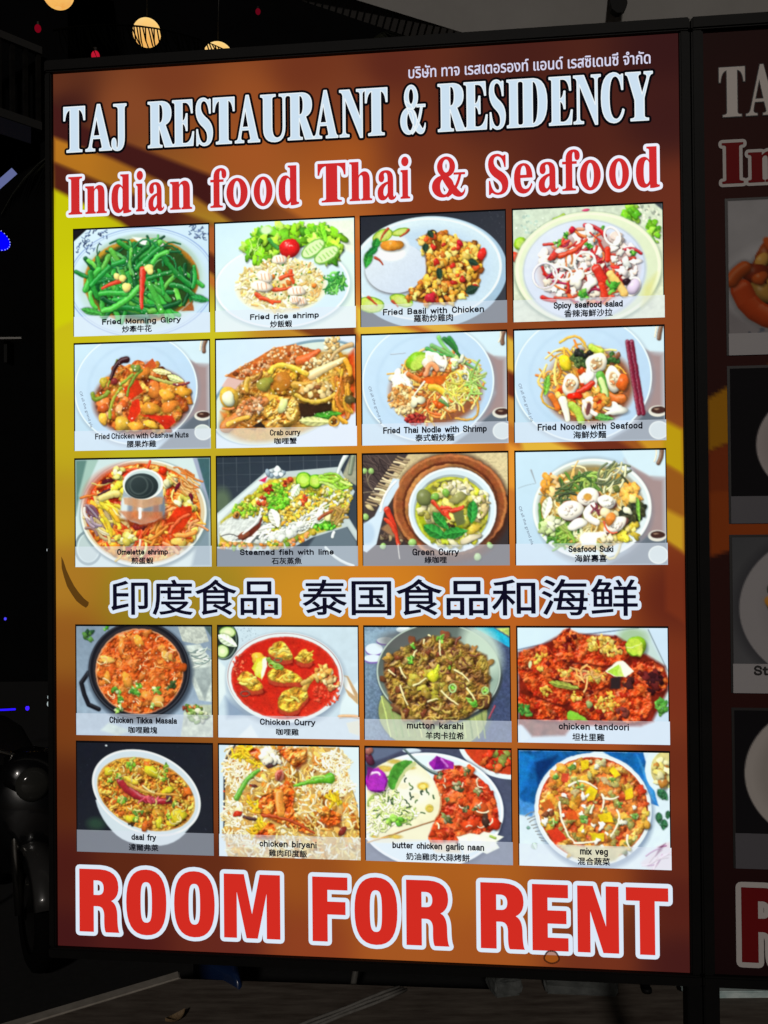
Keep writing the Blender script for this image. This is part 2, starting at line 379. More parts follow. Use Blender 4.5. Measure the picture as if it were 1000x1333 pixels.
# ------------------------------------------------------------------ painter for the printed photographs
class Cv:
    """small colour canvas; coordinates are those of a frame rectangle (x0,y0,x1,y1), y down"""
    def __init__(s, fr, W=272, H=212, seed=1, bg=(128, 128, 128)):
        s.fr = fr; s.W = W; s.H = H
        s.X = np.linspace(fr[0], fr[2], W)[None, :].repeat(H, 0); s.Y = np.linspace(fr[1], fr[3], H)[:, None].repeat(W, 1)
        s.px = (fr[2] - fr[0]) / (W - 1)
        s.im = np.empty((H, W, 3)); s.im[:] = np.array(bg, float)
        s.r = np.random.default_rng(seed)
    def sub(s, x0, y0, x1, y1):
        fx0, fy0, fx1, fy1 = s.fr
        a = max(0, int((x0 - fx0) / (fx1 - fx0) * (s.W - 1)) - 1); b = min(s.W, int((x1 - fx0) / (fx1 - fx0) * (s.W - 1)) + 3)
        c = max(0, int((y0 - fy0) / (fy1 - fy0) * (s.H - 1)) - 1); d = min(s.H, int((y1 - fy0) / (fy1 - fy0) * (s.H - 1)) + 3)
        if a >= b or c >= d: return None
        return (slice(c, d), slice(a, b))
    def put(s, sl, al, col):
        al = np.clip(al, 0, 1)[..., None]
        s.im[sl] = s.im[sl] * (1 - al) + np.asarray(col, float) * al
    def noise(s, cell, oct=3):
        out = np.zeros((s.H, s.W)); amp = 1.0; tot = 0
        for o in range(oct):
            c = max(cell / 2 ** o / s.px, 1.0)
            gh, gw = int(s.H / c) + 3, int(s.W / c) + 3
            g = s.r.random((gh, gw)); y = np.arange(s.H) / c; x = np.arange(s.W) / c
            yi, xi = y.astype(int), x.astype(int); fy = (y - yi)[:, None]; fx = (x - xi)[None, :]
            fy = fy * fy * (3 - 2 * fy); fx = fx * fx * (3 - 2 * fx)
            v = (g[yi][:, xi] * (1 - fy) * (1 - fx) + g[yi + 1][:, xi] * fy * (1 - fx) + g[yi][:, xi + 1] * (1 - fy) * fx + g[yi + 1][:, xi + 1] * fy * fx)
            out += (v - .5) * amp; tot += amp; amp *= .6
        return out / tot * 2
    def relief(s, rg, cols, cell=40, k=1.0, spec=.4, a=1.0, soft=10, oct=4, sm=2):
        """lumpy glossy food surface inside an ellipse or polygon"""
        keep = s.im.copy(); s.im[:] = 0
        if isinstance(rg, tuple): s.ell(rg[0], rg[1], rg[2], rg[3], (255, 255, 255), rot=rg[4] if len(rg) > 4 else 0, soft=soft)
        else: s.poly(rg, (255, 255, 255), soft=soft, sm=sm)
        m = s.im[..., :1] / 255.0 * a; s.im[:] = keep
        n = s.noise(cell, oct); n2 = s.noise(cell * 1.7, 3); h = n * .7 + (.5 - np.abs(n2)) * .6
        gy, gx = np.gradient(h); lit = (gx * .5 + gy * .85) * cell / s.px * .55
        t = np.clip((h - h.mean()) / (h.std() * 3.4) + .5, 0, .999) * (len(cols) - 1); i = t.astype(int); f = (t - i)[..., None]
        C = np.array(cols, float); col = C[i] * (1 - f) + C[np.minimum(i + 1, len(cols) - 1)] * f
        col = col * (1 + np.clip(lit * k, -.5, .55))[..., None]
        hl = np.clip((lit * k - .38) * 2.2, 0, 1)[..., None] * spec; col = col * (1 - hl) + np.array([255, 244, 226.]) * hl
        s.im[:] = keep * (1 - m) + col * m
    def grain(s, cell, amp, oct=3):
        s.im *= (1 + amp * s.noise(cell, oct))[..., None]
    def grad(s, c0, c1, ang=90):
        t = (s.X - s.fr[0]) / (s.fr[2] - s.fr[0]) * math.cos(R(ang)) + (s.Y - s.fr[1]) / (s.fr[3] - s.fr[1]) * math.sin(R(ang))
        t = np.clip(t, 0, 1)[..., None]; s.im[:] = np.array(c0, float) * (1 - t) + np.array(c1, float) * t
    def ell(s, x, y, rx, ry, col, rot=0, a=1, soft=None, ring=0, col2=None, tex=0, cell=40):
        m = max(rx, ry) + (ring or 0) + (soft or 0)
        sl = s.sub(x - m, y - m, x + m, y + m)
        if sl is None: return
        c, sn = math.cos(R(rot)), math.sin(R(rot)); dx, dy = s.X[sl] - x, s.Y[sl] - y
        u, v = (dx * c + dy * sn) / rx, (-dx * sn + dy * c) / ry
        d = np.sqrt(u * u + v * v) + 1e-6
        dist = (d - 1) * min(rx, ry)
        sf = soft or s.px
        al = np.clip(.5 - dist / sf, 0, 1) if not ring else np.clip(.5 + (ring / 2 - np.abs(dist)) / sf, 0, 1)
        cc = np.array(col, float)
        if col2 is not None:
            t = np.clip(.5 - u * .3 - v * .35, 0, 1)[..., None]; cc = cc * t + np.array(col2, float) * (1 - t)
        if tex: cc = cc * (1 + tex * s.noise(cell)[sl])[..., None]
        s.put(sl, al * a, cc)
    def poly(s, pts, col, a=1, soft=None, tex=0, cell=40, col2=None, sm=0):
        P = np.array(pts, float); m = (soft or 0)
        for _ in range(sm):                       # corner cutting
            Q = np.roll(P, -1, 0); P = np.stack([P * .75 + Q * .25, P * .25 + Q * .75], 1).reshape(-1, 2)
        sl = s.sub(P[:, 0].min() - m, P[:, 1].min() - m, P[:, 0].max() + m, P[:, 1].max() + m)
        if sl is None: return
        X, Y = s.X[sl], s.Y[sl]; ins = np.zeros(X.shape, bool); dm = np.full(X.shape, 1e9)
        for i in range(len(P)):
            x0, y0 = P[i]; x1, y1 = P[(i + 1) % len(P)]
            dx, dy = x1 - x0, y1 - y0
            t = np.clip(((X - x0) * dx + (Y - y0) * dy) / (dx * dx + dy * dy + 1e-9), 0, 1)
            dm = np.minimum(dm, np.hypot(X - x0 - t * dx, Y - y0 - t * dy))
            if y0 != y1:
                ins ^= ((Y < y0) != (Y < y1)) & (X < x0 + (Y - y0) / (y1 - y0) * dx)
        sd = np.where(ins, -dm, dm)
        cc = np.array(col, float)
        if col2 is not None:
            t = ((Y - P[:, 1].min()) / (np.ptp(P[:, 1]) + 1e-6))[..., None]; cc = cc * (1 - t) + np.array(col2, float) * t
        if tex: cc = cc * (1 + tex * s.noise(cell)[sl])[..., None]
        s.put(sl, np.clip(.5 - sd / (soft or s.px), 0, 1) * a, cc)
    def blob(s, x, y, rx, ry=None, col=(200, 200, 200), rot=None, rough=.18, shade=.5, spec=.25, sh=.45, lobes=3):
        ry = ry or rx; rot = s.r.uniform(0, 180) if rot is None else rot
        m = max(rx, ry) * (1.1 + rough)
        sl = s.sub(x - m, y - m, x + m * 1.25, y + m * 1.25)
        if sl is None: return
        c, sn = math.cos(R(rot)), math.sin(R(rot))
        def dd(ox, oy):
            dx, dy = s.X[sl] - x - ox, s.Y[sl] - y - oy
            u, v = (dx * c + dy * sn) / rx, (-dx * sn + dy * c) / ry
            th = np.arctan2(v, u); w = np.ones_like(th)
            for k, (a, p) in enumerate(ph): w += rough * a * np.cos((k + 2) * th + p)
            return np.sqrt(u * u + v * v) / w, dx, dy
        ph = [(s.r.uniform(.2, 1) / (1 + .55 * k), s.r.uniform(0, 6.3)) for k in range(lobes)]
        mr = min(rx, ry)
        if sh:
            d, _, _ = dd(mr * .18, mr * .25)
            s.put(sl, np.clip((1.18 - d) / .3, 0, 1) * sh, s.im[sl] * .25)
        d, dx, dy = dd(0, 0)
        al = np.clip(.5 + (1 - d) * mr / s.px, 0, 1)
        n = np.hypot(dx, dy) + 1e-6
        lit = -(dx * .45 + dy * .75) / n * np.clip(d, 0, 1) ** 1.5
        f = 1 + shade * (lit * .75 - .5 * np.clip(d, 0, 1) ** 3 + .12)
        cc = np.array(col, float) * f[..., None]
        if spec:
            hx, hy = -mr * .3, -mr * .38
            hl = np.exp(-((dx - hx) ** 2 + (dy - hy) ** 2) / (mr * .24) ** 2) * spec
            cc = cc * (1 - hl[..., None]) + 255 * hl[..., None]
        s.put(sl, al, cc)
    def tube(s, pts, w, col, w1=None, shade=.55, spec=.2, sh=.35, curve=True):
        w1 = w if w1 is None else w1
        P = [np.array(p, float) for p in pts]
        if len(P) == 2 and curve:
            d = P[1] - P[0]; P = [P[0], (P[0] + P[1]) / 2 + np.array([-d[1], d[0]]) * s.r.uniform(-.12, .12), P[1]]
        if len(P) == 3 and curve:
            P = [(1 - t) ** 2 * P[0] + 2 * t * (1 - t) * (2 * P[1] - (P[0] + P[2]) / 2) + t * t * P[2] for t in np.linspace(0, 1, 6)]
        A = np.array(P); m = max(w, w1) * 1.3
        sl = s.sub(A[:, 0].min() - m, A[:, 1].min() - m, A[:, 0].max() + m, A[:, 1].max() + m)
        if sl is None: return
        X, Y = s.X[sl], s.Y[sl]; best = np.full(X.shape, 1e9); side = np.zeros(X.shape); ts = np.zeros(X.shape); N = len(P) - 1
        for i in range(N):
            d = P[i + 1] - P[i]; L2 = d @ d + 1e-9
            t = np.clip(((X - P[i][0]) * d[0] + (Y - P[i][1]) * d[1]) / L2, 0, 1)
            ex, ey = X - P[i][0] - t * d[0], Y - P[i][1] - t * d[1]; q = np.hypot(ex, ey); k = q < best
            best = np.where(k, q, best); side = np.where(k, -(ex * .45 + ey * .85), side); ts = np.where(k, (i + t) / N, ts)
        hw = (w + (w1 - w) * ts) / 2
        if sh: s.put(sl, np.clip((hw * 1.5 - best) / (hw * .6 + 1e-6), 0, 1) * sh, s.im[sl] * .3)
        q = np.clip(best / np.maximum(hw, 1e-6), 0, 1)
        lt = np.clip(side / np.maximum(hw, 1e-6), -1, 1)
        f = 1 + shade * (lt * .6 - .35 * q ** 3 + .1)
        cc = np.array(col, float) * f[..., None]
        if spec:
            hl = np.exp(-((lt - .35) / .22) ** 2) * (q < .75) * spec
            cc = cc * (1 - hl[..., None]) + 255 * hl[..., None]
        s.put(sl, np.clip(.5 + (hw - best) / s.px, 0, 1), cc)
    def leaf(s, x, y, L, W, rot, col, vein=1.35, sh=.4):
        sl = s.sub(x - L, y - L, x + L, y + L)
        if sl is None: return
        c, sn = math.cos(R(rot)), math.sin(R(rot)); dx, dy = s.X[sl] - x, s.Y[sl] - y
        u, v = (dx * c + dy * sn) / (L / 2), (-dx * sn + dy * c) / (W / 2)
        prof = np.clip(1 - u * u, 0, 1) ** .8 * (1 - .25 * u)
        inside = (prof - np.abs(v)) * W / 2
        if sh:
            s.put(sl, np.clip(.5 + (inside + W * .12) / (W * .2), 0, 1) * sh * (np.abs(u) < 1.1), s.im[sl] * .3)
        f = 1 + .28 * np.where(v < 0, 1, -.6) * (1 - np.abs(v)) + .12 * np.sin(u * 16 + np.abs(v) * 5)
        f = np.where(np.abs(v) < .1, vein, f)
        s.put(sl, np.clip(.5 + inside / s.px, 0, 1) * (np.abs(u) < 1), np.array(col, float) * f[..., None])
    # --- scatter helpers: rg is an ellipse (cx,cy,rx,ry[,rot]) or a polygon
    def pts(s, rg, n):
        out = []
        if isinstance(rg, tuple):
            c, sn = (math.cos(R(rg[4])), math.sin(R(rg[4]))) if len(rg) > 4 else (1, 0)
            for _ in range(n):
                a, q = s.r.uniform(0, 2 * math.pi), math.sqrt(s.r.uniform(0, 1))
                u, v = rg[2] * q * math.cos(a), rg[3] * q * math.sin(a)
                out.append((rg[0] + u * c - v * sn, rg[1] + u * sn + v * c))
            return out
        P = np.array(rg, float); lo, hi = P.min(0), P.max(0)
        while len(out) < n:
            x, y = s.r.uniform(lo[0], hi[0]), s.r.uniform(lo[1], hi[1]); ins = False
            for i in range(len(P)):
                x0, y0 = P[i]; x1, y1 = P[i - 1]
                if (y0 > y) != (y1 > y) and x < x0 + (y - y0) / (y1 - y0) * (x1 - x0): ins = not ins
            if ins: out.append((x, y))
        return out
    def pick(s, pal, v=.14):
        c = np.array(pal[s.r.integers(len(pal))], float)
        return np.clip(c * s.r.uniform(1 - v, 1 + v), 0, 255)
    def blobs(s, rg, n, r, pal, el=.6, order=True, **k):
        p = s.pts(rg, n)
        if order: p.sort(key=lambda q: q[1] + s.r.uniform(-40, 40))
        for x, y in p:
            a = s.r.uniform(r[0], r[1]); s.blob(x, y, a, a * s.r.uniform(el, 1), s.pick(pal), **k)
    def tubes(s, rg, n, L, w, pal, ang=(0, 360), bend=.25, **k):
        for x, y in s.pts(rg, n):
            a = R(s.r.uniform(*ang)); l = s.r.uniform(*L) / 2; ww = s.r.uniform(*w); b = s.r.uniform(-bend, bend) * l * 2
            dx, dy = math.cos(a) * l, math.sin(a) * l
            s.tube([(x - dx, y - dy), (x - dy / l * b, y + dx / l * b), (x + dx, y + dy)], ww, s.pick(pal), **k)
    def leaves(s, rg, n, L, pal, asp=(.35, .6), **k):
        for x, y in s.pts(rg, n):
            l = s.r.uniform(*L); s.leaf(x, y, l, l * s.r.uniform(*asp), s.r.uniform(0, 360), s.pick(pal), **k)
    def specks(s, rg, n, r, pal):
        for x, y in s.pts(rg, n):
            a = s.r.uniform(*r); s.ell(x, y, a, a * s.r.uniform(.5, 1), s.pick(pal), rot=s.r.uniform(0, 180))
    def ringp(s, x, y, rx, ry, col, w, rot=0):
        p = [(x + rx * math.cos(t) * math.cos(R(rot)) - ry * math.sin(t) * math.sin(R(rot)), y + rx * math.cos(t) * math.sin(R(rot)) + ry * math.sin(t) * math.cos(R(rot))) for t in np.linspace(0, 6.2832, 18)]
        s.tube(p, w, col, curve=False)
    def herb(s, x, y, r, pal=((70, 150, 50), (110, 185, 70), (45, 110, 40))):
        for _ in range(7):
            a = s.r.uniform(0, 6.3); q = s.r.uniform(0, .7) * r
            s.blob(x + q * math.cos(a), y + q * math.sin(a), r * .38, r * .25, s.pick(pal), rough=.35, spec=.15, sh=.3)
    def out(s, warp=0.0, soft=0.0, gr=0.0):
        im = s.im
        if warp:                                  # uneven outlines, as in a photograph
            sa = (im.max(2) - im.min(2)) / (im.max(2) + 1); wm = np.clip((sa - .28) * 5, 0, 1)
            for ax in (0, 1, 0, 1): wm = sum(np.roll(wm, k, ax) for k in range(-3, 4)) / 7
            dx = (s.noise(34, 2) + .6 * s.noise(14, 1)) * warp / s.px * wm; dy = (s.noise(34, 2) + .6 * s.noise(14, 1)) * warp / s.px * wm
            y = np.clip(np.arange(s.H)[:, None] + dy, 0, s.H - 1.001); x = np.clip(np.arange(s.W)[None] + dx, 0, s.W - 1.001)
            yi, xi = y.astype(int), x.astype(int); fy, fx = (y - yi)[..., None], (x - xi)[..., None]
            im = im[yi, xi] * (1 - fy) * (1 - fx) + im[yi + 1, xi] * fy * (1 - fx) + im[yi, xi + 1] * (1 - fy) * fx + im[yi + 1, xi + 1] * fy * fx
        if gr:
            sat = (im.max(2) - im.min(2)) / (im.max(2) + 1)
            n = s.noise(26, 4) * .7 + s.noise(7, 2) * .6
            wt = np.clip((sat - .22) * 2.2, 0, 1) + np.clip((70 - im.max(2)) / 120, 0, .4)
            im = im * (1 + gr * n * wt + .012 * s.noise(60, 2))[..., None] * (1 + .07 * wt[..., None] * np.stack([s.noise(40, 2), s.noise(40, 2), s.noise(40, 2)], -1))
        if soft:
            k = soft
            im = np.pad(im, ((1, 1), (1, 1), (0, 0)), mode='edge')
            im = (im[:-2] * k + im[1:-1] + im[2:] * k) / (1 + 2 * k); im = (im[:, :-2] * k + im[:, 1:-1] + im[:, 2:] * k) / (1 + 2 * k)
        return np.clip(im, 0, 255)

WH = (206, 226, 245)
GREENS = [(40, 140, 50), (60, 165, 60), (25, 105, 42), (95, 185, 70), (18, 70, 34)]

def cloth(c, cx, cy, rx, ry):
    """pale lettered tablecloth with a white plate, a coffee cup and a spoon"""
    c.grad((190, 218, 242), (176, 204, 232), 60)
    x1, y1 = c.fr[2], c.fr[3]
    c.poly([(735, 90), (900, 190), (x1, 200), (x1, 540), (740, 620), (860, 420)], (150, 128, 132), soft=60)
    c.poly([(740, 110), (870, 185), (x1, 190), (x1, 25), (700, 25)], (196, 220, 240), soft=14)
    c.poly([(860, 540), (x1, 540), (x1, y1), (600, y1), (740, 640)], (92, 100, 112), soft=18)
    c.ell(912, 548, 56, 34, (205, 205, 205)); c.ell(916, 542, 44, 22, (58, 36, 32)); c.ell(905, 536, 16, 5, (150, 120, 100))
    c.tube([(945, 20), (925, 110)], 26, (110, 78, 62), spec=.3); c.tube([(912, 30), (900, 100)], 8, (228, 216, 196))
    c.tube([(150, 140), (178, 220)], 10, (140, 150, 165), w1=4, sh=0); c.tube([(178, 222), (70, 250)], 4, (150, 170, 190), sh=0)
    c.ell(cx + 8, cy + 14, rx, ry, (120, 130, 150), soft=40, a=.7)
    c.ell(cx, cy, rx, ry, (190, 216, 244), col2=(172, 200, 234))
    c.ell(cx, cy, rx - 5, ry - 5, (222, 238, 250), ring=7)
    c.ell(cx, cy, rx * .76, ry * .78, (168, 196, 228), soft=30, ring=10, a=.5)
    c.ell(910, 660, 56, 50, (190, 205, 216), a=.9); c.ell(910, 660, 56, 50, (228, 236, 240), ring=5)

def pic_morning_glory(c):
    c.grad((200, 224, 246), (186, 212, 238), 45)
    c.poly([(20, 50), (125, 50), (20, 140)], (22, 20, 24))
    for rg, n in (((150, 140, 130, 70, -35), 46), ((880, 110, 80, 45, 30), 34)):
        c.tubes(rg, n, (8, 26), (4, 8), [(60, 80, 120), (90, 110, 150), (40, 50, 80)], sh=0, spec=0)
    c.ell(490, 430, 505, 370, (140, 165, 215), ring=6); c.ell(490, 430, 490, 355, (150, 175, 220), ring=3)
    c.ell(490, 430, 440, 325, (178, 206, 214), soft=30); c.ell(500, 400, 400, 300, (160, 190, 186), soft=20)
    c.ell(490, 420, 395, 290, (196, 140, 48), soft=10, col2=(150, 88, 30)); c.ell(495, 425, 365, 268, (38, 62, 28), soft=24)
    c.poly([(430, 120), (640, 150), (650, 200), (500, 180)], (225, 235, 240), soft=10)
    c.tubes((480, 270, 290, 120), 40, (90, 200), (10, 18), [(20, 75, 40), (30, 100, 45), (14, 50, 32), (70, 150, 70)], bend=.4)
    c.tubes((490, 420, 350, 240), 72, (120, 260), (22, 40), GREENS, bend=.1)
    c.tubes((490, 340, 250, 150), 14, (100, 190), (10, 16), [(90, 170, 90), (30, 110, 60)], bend=.5)
    for p, q, w_ in (((460, 340), (610, 210), 34), ((640, 260), (830, 470), 36), ((700, 460), (850, 540), 34), ((530, 420), (630, 640), 36), ((150, 440), (270, 320), 34), ((230, 620), (470, 470), 40),
                     ((210, 500), (390, 510), 36), ((570, 300), (670, 235), 34), ((850, 340), (845, 480), 28), ((300, 300), (370, 285), 34), ((540, 410), (690, 370), 32), ((140, 490), (180, 600), 30)):
        c.tube([p, q], w_, c.pick([(48, 150, 52), (70, 172, 62), (32, 125, 48)]), spec=.3)
    c.specks((490, 430, 330, 220), 60, (2, 6), [(235, 245, 235)])
    c.leaf(150, 622, 150, 46, 16, (60, 140, 60)); c.leaf(890, 560, 130, 50, 15, (40, 120, 60)); c.tube([(200, 160), (195, 240)], 8, (50, 80, 60))
    c.tube([(505, 345), (495, 610)], 46, (206, 52, 38), w1=22, spec=.35); c.tube([(345, 418), (222, 462)], 34, (205, 60, 40), w1=16)
    for x, y, a in ((325, 385, 20), (365, 400, 22), (390, 465, 30), (545, 340, 26), (555, 365, 20)): c.blob(x, y, a * 1.2, a, (240, 222, 130), rough=.1)
    c.poly([(760, 640), (840, 570), (850, 640)], (150, 84, 44), soft=8)

def pic_rice_shrimp(c):
    c.grad((196, 224, 246), (208, 228, 230), 70)
    c.poly([(560, 60), (980, 60), (980, 300), (850, 220)], (214, 226, 220), soft=20, tex=.06, cell=20)
    c.ell(490, 505, 470, 290, (150, 175, 190), soft=26, a=.8); c.ell(485, 490, 462, 285, (214, 232, 246), col2=(196, 220, 242)); c.ell(485, 490, 455, 278, (228, 240, 250), ring=8)
    for rg, n in (((350, 230, 105, 100), 60), ((560, 150, 250, 65), 70), ((800, 220, 80, 120), 45)):
        c.blobs(rg, n, (22, 48), [(128, 198, 40), (165, 222, 62), (100, 172, 40), (190, 232, 100), (70, 140, 36)], rough=.5, lobes=6, spec=.1, shade=.6)
    c.leaf(765, 140, 140, 50, 75, (120, 205, 50)); c.ell(380, 105, 40, 30, (205, 235, 190), soft=16)
    c.tube([(400, 170), (460, 235)], 26, (60, 140, 60)); c.tubes((300, 240, 60, 60), 8, (40, 90), (4, 8), [(200, 235, 130)], sh=0)
    for x, y, rt in ((700, 245, -35), (790, 290, -30)):
        c.ell(x + 6, y + 8, 92, 50, (70, 120, 40), rot=rt, a=.6, soft=10); c.ell(x, y, 92, 48, (120, 180, 70), rot=rt); c.ell(x, y, 84, 40, (212, 234, 180), rot=rt)
        for k in range(5): c.tube([(x - 50 + k * 24, y + 12 - k * 12), (x - 30 + k * 24, y + 40 - k * 14)], 8, (160, 208, 110), sh=0, spec=0)
    c.blob(540, 237, 72, 64, (205, 34, 34), rot=0, rough=.03, spec=.35); c.specks((535, 215, 35, 20), 6, (3, 6), [(250, 200, 190)])
    c.ell(480, 500, 300, 175, (232, 212, 160), soft=30, a=.9)
    c.tubes((475, 480, 300, 180), 430, (22, 44), (11, 18), [(248, 238, 200), (240, 220, 150), (252, 246, 226), (232, 200, 120), (222, 176, 100)], bend=.2, spec=.2, sh=.16, shade=.4)
    c.specks((520, 450, 260, 150), 46, (4, 9), [(70, 130, 50), (60, 100, 50)]); c.blobs((560, 480, 220, 120), 12, (12, 22), [(250, 205, 60), (230, 120, 50)])
    for p, q in (((545, 395), (565, 475)), ((430, 515), (545, 505)), ((310, 540), (470, 600)), ((340, 570), (420, 610)), ((480, 440), (560, 420))):
        c.tube([p, q], 30, (216, 70, 36), w1=18, spec=.3)
    for x, y, rx, ry, rt in ((368, 425, 62, 36, 30), (345, 490, 72, 38, 8), (585, 530, 62, 34, -5), (610, 600, 48, 32, 10), (470, 310, 52, 30, 0), (570, 590, 40, 26, 20)):
        c.blob(x, y, rx, ry, (240, 228, 220), rot=rt, rough=.1, spec=.3)
        for k in (-1, 0, 1): c.tube([(x + k * rx * .4, y - ry * .6), (x + k * rx * .4 + 6, y + ry * .5)], 6, (236, 160, 120), sh=0, spec=0)
    c.tubes((850, 490, 62, 64), 60, (30, 70), (7, 13), [(70, 165, 60), (120, 205, 90), (40, 120, 50)], bend=.5)

def pic_basil_chicken(c):
    c.grad((34, 36, 44), (52, 54, 62), 60); c.specks((900, 150, 90, 150), 40, (1, 3), [(80, 84, 92)])
    c.ell(470, 420, 508, 365, (172, 200, 228), col2=(150, 180, 210)); c.ell(455, 395, 490, 338, (206, 226, 244), col2=(188, 212, 236)); c.ell(455, 400, 480, 328, (222, 236, 248), ring=10)
    c.ell(470, 400, 400, 270, (184, 208, 236), soft=60)
    c.ell(262, 400, 206, 160, (60, 44, 40), soft=26, a=.7); c.ell(255, 385, 202, 165, (208, 220, 240), col2=(192, 206, 234)); c.ell(225, 250, 120, 95, (210, 222, 240), soft=18)
    c.grain(9, .03)
    for x, y, rx, ry, rt in ((170, 170, 70, 42, -20), (290, 150, 60, 26, -12), (90, 620, 90, 52, 10), (290, 600, 80, 40, 20)):
        c.ell(x, y, rx, ry, (110, 160, 40), rot=rt); c.ell(x, y, rx - 8, ry - 7, (196, 218, 90), rot=rt); c.ell(x, y, rx * .5, ry * .5, (212, 226, 130), rot=rt, soft=14)
    c.ell(230, 290, 88, 46, (226, 230, 240), soft=12); c.blob(232, 236, 76, 36, (222, 134, 48), rot=-6, rough=.12, spec=.35)
    c.leaf(125, 225, 80, 50, 110, (40, 120, 50)); c.leaf(72, 320, 120, 56, 105, (46, 130, 50)); c.leaf(100, 270, 90, 46, 140, (30, 100, 46))
    for p, q in (((205, 125), (160, 200)), ((340, 140), (285, 180)), ((120, 312), (170, 360)), ((70, 570), (130, 625)), ((230, 600), (268, 640))): c.tube([p, q], 18, (170, 60, 36), w1=8)
    P = [(390, 205), (470, 165), (600, 175), (700, 230), (790, 240), (830, 330), (810, 430), (780, 520), (690, 590), (600, 640), (450, 630), (310, 580), (400, 500), (455, 430), (450, 320), (430, 240)]
    c.poly(P, (120, 66, 26), soft=14)
    c.blobs(P, 50, (18, 32), [(120, 66, 26), (90, 44, 24), (170, 84, 34), (60, 36, 24)], spec=.1)
    c.blobs(P, 260, (13, 28), [(228, 176, 64), (242, 200, 96), (206, 140, 48), (238, 186, 82), (190, 104, 40), (248, 214, 120)], rough=.3, spec=.3)
    c.blobs(P, 16, (16, 26), [(196, 44, 36), (214, 80, 40)], spec=.35)
    for x, y, L, W_, rt in ((750, 545, 90, 60, -20), (485, 175, 60, 34, 60), (540, 435, 80, 40, 80), (760, 370, 70, 40, 20), (450, 260, 60, 40, 90)): c.leaf(x, y, L, W_, rt, (34, 54, 42))
    c.blob(818, 318, 26, 42, (218, 44, 38), rot=20, rough=.06); c.blob(675, 240, 28, 16, (190, 30, 44)); c.blob(480, 590, 30, 36, (188, 40, 54))

def pic_seafood_salad(c):
    c.grad((186, 204, 196), (198, 208, 192), 60); c.grain(24, .10)
    c.specks((150, 140, 100, 60), 30, (5, 12), [(165, 190, 185), (210, 225, 220)]); c.specks((860, 110, 90, 60), 40, (5, 14), [(150, 160, 150), (215, 222, 210)])
    c.tube([(300, 120), (360, 95)], 22, (150, 190, 40)); c.blob(88, 262, 42, 42, (140, 190, 40), rough=.04); c.ell(88, 262, 28, 28, (190, 220, 90)); c.blob(55, 345, 30, 40, (200, 60, 40))
    for rg in ((770, 105, 60, 50), (900, 230, 40, 90)): c.blobs(rg, 26, (16, 30), [(110, 190, 40), (80, 160, 36), (160, 215, 70)], rough=.4)
    c.poly([(900, 30), (970, 30), (970, 90)], (60, 66, 72), soft=10)
    c.ell(505, 440, 462, 360, (140, 156, 140), soft=20); c.ell(505, 432, 455, 352, (214, 226, 204), col2=(196, 210, 188)); c.ell(505, 432, 440, 338, (224, 234, 214), ring=14)
    c.poly([(850, 560), (930, 480), (900, 620), (830, 680)], (214, 214, 150), soft=40)
    c.ell(485, 445, 385, 318, (176, 190, 214), soft=16); c.ell(482, 440, 372, 305, (208, 218, 244), col2=(194, 206, 238)); c.grain(30, .02)
    c.ell(510, 440, 300, 220, (170, 120, 110), soft=50, a=.7)
    RG = (510, 420, 305, 225); WP = [(238, 238, 240), (226, 220, 230), (244, 230, 220), (228, 206, 206), (214, 220, 228)]
    c.blobs(RG, 60, (20, 44), WP, rough=.35, lobes=5, spec=.25)
    c.tubes(RG, 46, (60, 150), (14, 26), [(206, 48, 34), (226, 96, 52), (184, 32, 40), (240, 150, 110)], spec=.35)
    c.blobs(RG, 60, (16, 38), WP, rough=.4, lobes=5, spec=.3)
    c.tubes(RG, 26, (40, 110), (8, 18), [(206, 40, 34), (150, 24, 60), (226, 120, 60)], spec=.3)
    for x, y, rx, ry, rt in ((490, 400, 66, 68, 10), (660, 240, 44, 60, -30), (350, 460, 60, 40, 20), (240, 470, 75, 80, 0), (780, 560, 44, 60, 30)): c.ringp(x, y, rx, ry, (238, 236, 240), 14, rt)
    c.ringp(240, 470, 70, 78, (196, 190, 226), 5); c.blob(440, 500, 52, 44, (240, 238, 234), rough=.3, lobes=6); c.blob(520, 530, 50, 38, (236, 236, 236), rough=.4, lobes=6)
    c.tube([(330, 350), (500, 255)], 34, (214, 62, 36), w1=18, spec=.4); c.tube([(560, 440), (600, 520)], 60, (206, 46, 34), spec=.4); c.tube([(590, 540), (610, 610)], 40, (214, 56, 34))
    c.tube([(630, 320), (630, 390)], 34, (214, 48, 30)); c.tube([(645, 480), (730, 600)], 50, (240, 196, 110)); c.tube([(220, 605), (300, 630)], 26, (196, 40, 34)); c.tube([(300, 610), (430, 605)], 18, (206, 70, 50))
    c.blob(788, 560, 34, 54, (206, 190, 226), rot=24, rough=.06); c.blob(745, 525, 26, 18, (40, 24, 30))
    for x, y, r in ((485, 590, 50), (655, 555, 56), (325, 265, 36), (375, 225, 28), (515, 290, 34), (790, 355, 34), (600, 185, 24)): c.herb(x, y, r)
    c.blob(410, 190, 18, 22, (190, 30, 50)); c.blob(290, 352, 34, 22, (206, 60, 50), rot=-30); c.blob(500, 70, 24, 8, (216, 70, 110), rot=0, sh=0)

